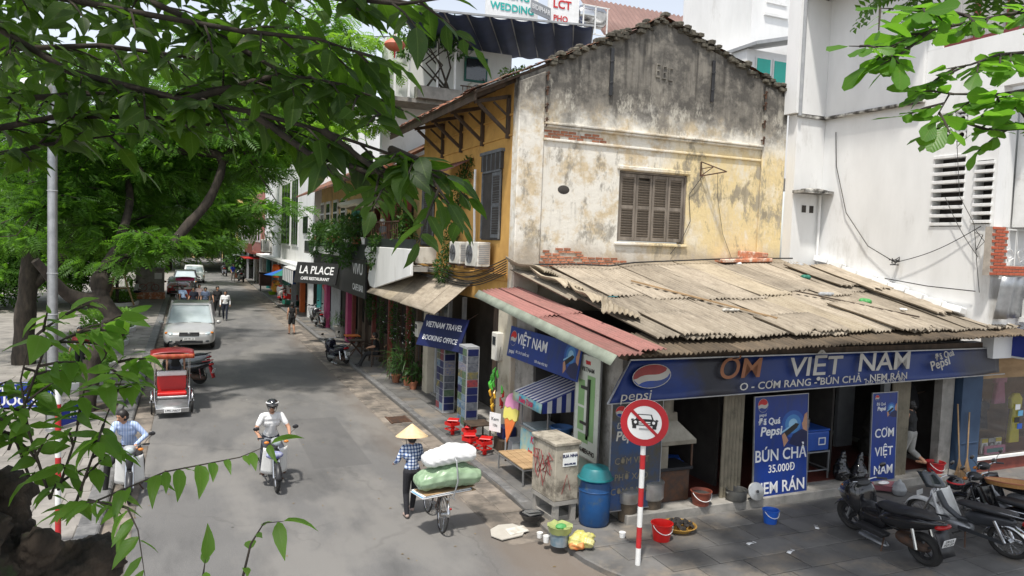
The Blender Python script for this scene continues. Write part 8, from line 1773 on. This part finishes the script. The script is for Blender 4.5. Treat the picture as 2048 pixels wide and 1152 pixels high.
# stalls farther up
t = thing('advert_board', 'white red and green advertising board beside the white scooter', 'sign', (7.0, 56.2, .12), R(-65)); MB().box(-.85, .85, -.05, .05, .3, 2.6).build('board', M_PRW, t, 0); MB().box(-.8, .8, -.06, -.051, .35, .75).build('red_band', M_PRR, t, 0); text('KEM', .5, M_PRB, t, TM((0, -.06, 2.0)), bold=.02); text('CAFE', .45, M_PRB, t, TM((0, -.06, 1.4)), bold=.02); MB().box(-.3, .3, -.06, -.051, .85, 1.15).build('orange_patch', MATS['orange_laminate'], t, 0); MB().box(-.9, .9, -.3, .3, 0, .28).build('green_base', M_GDOOR, t, 0)
for k, (lab, mt, x, y, z, s_) in enumerate((('bright orange jacket on display at the clothes stall', mat('hi_vis_orange', (.75, .14, .02), (.65, .12, .02), 3, .7), 6.2, 59.5, 1.9, 1.3), ('dark jacket hanging beside the orange one', BLACKC, 6.4, 56.5, 1.6, 1.2), ('dark green jacket hanging under the awning', mat('dark_green_cloth', (.02, .09, .06), (.015, .07, .05), 4, .8), 6.3, 53.5, 1.7, 1.2), ('blue jacket hanging nearest the orange pier', mat('blue_cloth', (.03, .1, .3), (.03, .08, .24), 4, .8), 6.4, 51.8, 1.9, 1.2), ('yellow and red jacket hanging low on the stall', mat('yellow_cloth', (.6, .4, .04), (.5, .1, .04), 3, .8), 6.3, 61, .7, 1.2))):
    t = thing('display_jacket', lab, 'jacket', (x, y, z), R(-60), None, s_); MB().prism([(-.12, .75), (-.32, .68), (-.42, .15), (-.3, .1), (-.25, .45), (-.26, 0), (.26, 0), (.25, .45), (.3, .1), (.42, .15), (.32, .68), (.12, .75)], 'xz', -.08, .08).build('cloth', mt, t, 0, bev=.03, seg=2); MB().tube([(0, 0, .75), (0, 0, .9)], .01, 5).build('hanger', M_CHR, t)
t = thing('vending_cart', 'brown wooden vending cart on the far pavement', 'cart', (6.4, 70, .12)); MB().box(-.6, .6, -.6, .6, .5, 1.6).build('cabinet', mat('brown_cart_wood', (.14, .06, .045), (.1, .045, .035), 3, .6), t, 0, bev=.02); MB().box(-.7, .7, -.7, .7, 1.6, 1.7).build('top', M_WOOD, t, 0)
for x in (-.5, .5): wheel(t, .0, .3, .03, 'spoke', x); MB().bar((x, -.55, 0), (x, -.55, .5), .05).build('leg', M_WOOD, t, 0)
bucket('lime green basin on the pavement by the far cart', (6.55, 66, .1), .36, .25, mat('lime_green_plastic', (.35, .62, .03), (.3, .55, .03), 3, .4), False, 'basin', 'plastic_basin')
t = thing('market_umbrella', 'blue and green umbrella over the clothes stall', 'umbrella', (6.3, 54.5, .12)); m = MB(); n = 16
for k in range(8): m.mi = k % 2; a, b = 2 * math.pi * k / 8, 2 * math.pi * (k + 1) / 8; m._a([(0, 0, 2.75), (1.5 * math.cos(a), 1.5 * math.sin(a), 2.25), (1.5 * math.cos(b), 1.5 * math.sin(b), 2.25)], [(0, 1, 2)])
m.build('canopy', [mat('umbrella_blue', (.02, .12, .45), (.02, .1, .38), 3, .6), M_GDOOR], t, 0, solid=.01); MB().tube([(0, 0, 0), (0, 0, 2.75)], .025).build('pole', M_IRON, t)
pot_plant('leafy street plant under the far dark houses', (5.2, 92, .1), 2.4, 1.6, n=300, leaf=.6, tpl=TD, ph=.6, pr=.5, name='street_planter')
# ------------------------------------------------------------------ park side
t = thing('lamp_post', 'tall galvanised lamp post at the left pavement', 'lamp post', (-3.05, 21.0, .1)); m = MB().lathe([(.16, 0), (.16, .1), (.125, .12), (.115, 3), (.10, 8.4), (.0, 8.42)], 20); m.build('pole', M_STEEL, t)
for z in (2.9, 3.9, 5.9): MB().torus((0, 0, z), .122 - .002 * z, .012, 'z', 20, 5).build('band', M_GREYP, t)
o = MB().tube([(0, 0, 8.2), (-.1, -.05, 8.35), (-.45, -.2, 8.4)], .05, 10).build('lamp_arm', M_STEEL, t); sloft('lamp_head', M_WPAINT, t, [(-.15, 8.25, .03, .03), (-.2, 8.3, .3, .14), (-.5, 8.3, .33, .16), (-.8, 8.3, .3, .12), (-.85, 8.28, .1, .05)], 3.5, x=-.25)
MB().tube([(-.13, .05, .1), (-.13, .05, 2.4)], .03, 8).build('conduit', M_BLK, t)
t = thing('street_name_sign', 'blue street name plate reading PHO LY QUOC SU on a striped pole', 'sign', (-1.76, 12.6, .97), R(-6), None, .73); MB().tube([(0, 0, -1.19), (0, 0, 0)], .055, 14).build('pole_band', M_REDP, t)
for i, z in enumerate((0, .5, 1.0, 1.55, 2.1)): MB().tube([(0, 0, z), (0, 0, z + (.5 if i < 2 else .55))], .055, 14).build('pole_band', M_WPAINT if i % 2 == 0 else M_REDP, t)
M_SB = mat('street_sign_blue', (.008, .03, .28), (.008, .025, .23), 3, .4)
MB().box(-1.75, -.09, -.02, .02, 2.02, 2.56).build('name_plate', M_SB, t, 0, bev=.008); text('PHỐ', .17, M_PRW, t, TM((-.9, -.025, 2.42)), bold=.004); text('LÝ QUỐC SƯ', .25, M_PRW, t, TM((-.9, -.025, 2.18)), bold=.006); m = MB()
for a in ((-1.72, -.12, 2.045, 2.055), (-1.72, -.12, 2.525, 2.535), (-1.72, -1.71, 2.055, 2.525), (-.13, -.12, 2.055, 2.525)): m.box(a[0], a[1], -.0225, -.0205, a[2], a[3])
m.build('plate_border', M_PRW, t, 0); o = MB().box(.08, .9, -.02, .02, 1.62, 2.0).build('cross_plate', M_SB, t, 0, bev=.008); o.rotation_euler = (0, 0, R(66)); text('PHỐ', .17, M_PRW, o, TM((.48, -.025, 1.8)), bold=.004)
for k, (lab, x, y, rx, ry, hh) in enumerate((('oval white kerbed hedge bed nearest the crooked tree', -3.4, 27.6, 1.1, 1.5, .35), ('oval white kerbed hedge bed by the person in red', -3.4, 30.5, 1.0, 1.2, .3), ('oval hedge bed just beyond the crooked trunk', -3.6, 36.5, 1.2, 1.4, .35), ('bright low hedge bed halfway along the park edge', -3.7, 41.5, 1.3, 1.5, .5), ('second bright hedge bed behind the halfway one', -3.8, 45.5, 1.3, 1.5, .5), ('hedge bed around the bamboo tripod', -4.6, 56.5, 1.5, 2.0, .5), ('far hedge bed where the person in white sits', -4.6, 62.5, 1.5, 1.8, .5))):
    t = thing('hedge_bed', lab, 'planter', (x, y, .1), 0, 'oval hedge beds along the park'); n = 30
    MB().loft([[(q * rx * math.cos(2 * math.pi * i / n), q * ry * math.sin(2 * math.pi * i / n), z) for i in range(n)] for q, z in ((.97, 0), (1.0, .22), (.92, .24), (.88, .16))], cap=False).build('kerb_ring', M_WHITE, t, 40); MB().loft([[(q * rx * math.cos(2 * math.pi * i / n), q * ry * math.sin(2 * math.pi * i / n), z) for i in range(n)] for q, z in ((.9, .15), (.01, .18))], cap=False).build('soil', M_EARTH, t)
    N = 900; a = nrs.uniform(0, 6.3, N); q = np.sqrt(nrs.uniform(0, .78, N)); P_ = np.stack([q * rx * np.cos(a), q * ry * np.sin(a), .16 + nrs.uniform(0, hh, N)], 1); o = link('hedge', scatter('hedge', P_, np.stack([np.cos(a), np.sin(a), nrs.uniform(.3, 1.5, N)], 1) + nrs.normal(0, .4, (N, 3)), nrs.uniform(.12, .24, N), TD, L_HEDGE), t); o['kind'] = 'stuff'
t = thing('tree_prop', 'bamboo tripod propping a young tree in the park', 'tripod', (-4.35, 55.2, .15))
for a in (0, 2.1, 4.2): MB().bar((1.0 * math.cos(a), .9 * math.sin(a), 0), (.08 * math.cos(a), .08 * math.sin(a), 3.1), .1).build('pole', M_LWOOD, t, 0)
MB().bar((-.62, .5, 1.15), (.66, 0, 1.15), .08).bar((.66, 0, 1.15), (-.4, -.55, 1.15), .08).bar((-.3, .25, 2.2), (.35, 0, 2.2), .08).build('cross_bar', M_LWOOD, t, 0); MB().tube([(0, 0, 0), (0, 0, 3.6)], .1, 8).build('young_trunk', M_BARK, t)
t = thing('utility_cabinet', 'grey park utility cabinet with a red bicycle scrawl', 'cabinet', (-2.65, 61.5, .1)); MB().box(-.95, .95, -.5, .5, .5, 2.3).build('casing', M_CONC, t, 0, bev=.03); MB().box(-1.0, 1.0, -.55, .55, 0, .5).build('brick_base', M_BRICK, t, 0); m = MB()
for x in (-.45, .35): m.torus((x, -.505, .85), .26, .02, 'y', 20, 4)
m.tube([(-.45, -.51, .85), (-.1, -.51, 1.2), (.25, -.51, 1.2), (.35, -.51, .85)], .02, 4); m.build('scrawl', MATS['graffiti_red'], t); MB().box(.3, .8, -.507, -.501, 1.5, 1.95).build('notice', M_PRW, t, 0)
t = thing('tree_pit', 'square soil pit with a stone edge under the crooked tree', 'tree pit', (-2.45, 23.2, .1)); m = MB()
for a in ((-.85, .85, -.85, -.72), (-.85, .85, .72, .85), (-.85, -.72, -.719, .719), (.66, .79, -.719, .719)): m.box(*a, 0, .1)
m.build('stone_edge', M_KERB, t, 0, bev=.01); MB().box(-.72, .66, -.72, .72, 0, .045).build('soil', M_EARTH, t, 0)
t = thing('manhole', 'small iron gully grate at the right gutter', 'drain', (5.5, 20.3, .012)); m = MB()
for k in range(8): m.box(-.25, .25, -.35 + .09 * k, -.30 + .09 * k, 0, .02)
m.box(-.3, -.25, -.4, .4, 0, .022); m.box(.25, .3, -.4, .4, 0, .022); m.build('grate', M_IRON, t, 0)
# roof rubbish
for k, (lab, x, y, s_, mt) in enumerate((('turquoise plastic scrap on the corrugated roof', 8.25, 13.5, (.3, .12, .02), M_TURQ), ('green bottle lying on the far roof sheets', 14.7, 14.6, (.07, .28, .07), M_GDOOR), ('crumpled green and white bag on the roof', 14.6, 12.6, (.3, .22, .08), MATS['green_scraps']), ('dark crumpled cloth on the roof behind the green bag', 14.0, 13.2, (.5, .25, .06), M_GREYP), ('white bowl lying near the gable foot', 13.7, 16.0, (.14, .14, .05), M_WPL), ('grey rag heap beside the white flashing', 15.4, 15.6, (.5, .3, .1), M_GREYP), ('pale slipper on the roof near the eave', 15.1, 12.0, (.1, .25, .03), M_WPL), ('pale twisted rag in the middle of the roof', 10.4, 12.3, (.5, .1, .04), M_PRWD))):
    pr = [((-s_[0] * .4, 0, 0), (s_[0] * .4, 0, 0), s_[2], s_[2] * .8, 0), ((0, -s_[1] * .4, 0), (s_[0] * .2, s_[1] * .4, .01), s_[2] * .9, s_[2] * .7, 0)]
    o = tag(link('roof_scrap', blob(pr, .02, [mt], 1, .012, 'roof_scrap'), None, (x, y, roofz(x, y) + .06)), lab, 'litter')
for k, (x0, y0, x1, y1) in enumerate(((9.4, 14.6, 11.0, 11.6), (13.2, 13.4, 14.9, 11.4))):
    t = thing('loose_batten', ('bleached batten lying on the grey roof sheets', 'dark batten lying near the green rubbish on the roof')[k], 'batten'); MB().bar((x0, y0, roofz(x0, y0) + .1), (x1, y1, roofz(x1, y1) + .09), .06, .03).build('wood', M_LWOOD if k == 0 else M_WOOD, t, 0)
t = thing('roof_cable', 'black cable draped along the foot of the gable over the roof', 'cable'); MB().tube([(7.3, 16.2, 4.62), (8.6, 16.1, 4.68), (9.6, 15.9, 4.66), (10.4, 16.05, 4.76), (12, 16.1, 4.85), (13.8, 16.15, 4.95), (15.5, 15.9, 5.0)], .02, 6).build('cable', M_CABLE, t)
t = thing('cable_bundle', 'tangle of black cables hanging along the ochre wall ledge', 'cable'); m = MB(); r_ = random.Random(4)
for k in range(7): z = 4.1 + .06 * k; m.tube(sagl((7.05, 16.5, z + .3), (6.95, 21 + r_.random(), z - .1), .25 + .1 * r_.random()), .014, 5); m.tube(sagl((6.95, 21, z - .1), (6.7, 24.5, z + .2), .3 * r_.random()), .012, 5)
m.build('cable', M_CABLE, t)
# shade tree over the pavement, whose low branch hangs into view
st_ = thing('shade_tree', 'pavement tree shading the front of the eatery', 'tree'); m = MB(); limb(m, [(8.2, -3.0, .1), (8.3, -2.8, 3), (8.0, -1.5, 6), (8.6, 1.5, 8.6), (9.5, 4, 9.6)], .4, .15); limb(m, [(8.3, 0, 7.5), (10.5, 3, 9.2), (13, 5, 9.8)], .2, .08); m.build('trunk', M_BARK, st_, 60)
SHADE = [((7.6, 4.0, 10.3), 1.5), ((9.4, 5.2, 9.9), 1.7), ((11.2, 5.4, 9.9), 1.6), ((8.4, 6.9, 9.5), 1.2), ((10.2, 7.1, 9.6), 1.2), ((12.9, 5.6, 10), 1.4), ((6.6, 6.0, 9.4), 1.0), ((12.0, 7.0, 9.7), .8)]
crown(st_, 'crown', [((c[0] - .15, c[1] - .15, c[2] + .5), r) for c, r in SHADE], 330, .5, L_PARK)
# fallen leaves on the road
P_ = np.stack([nrs.uniform(-1.2, 6, 160), nrs.uniform(9, 34, 160), np.full(160, .012)], 1); D_ = nrs.normal(0, 1, (160, 3)) * np.array([1, 1, .08])
o = link('fallen_leaves', scatter('fallen_leaves', P_, D_, nrs.uniform(.03, .075, 160), TD, M_DRY, .1)); tag(o, 'dry fallen leaves scattered over the road', 'leaves', kind='stuff')
# ------------------------------------------------------------------ lettering becomes plain mesh
bpy.context.view_layer.update()
dg = bpy.context.evaluated_depsgraph_get()
for o in [o for o in COL.objects if o.type == 'FONT']:
    me = bpy.data.meshes.new_from_object(o.evaluated_get(dg)); me.name = 'lettering'
    n = bpy.data.objects.new('lettering', me); COL.objects.link(n); n.parent = o.parent; n.matrix_local = o.matrix_local.copy()
    bpy.data.objects.remove(o)
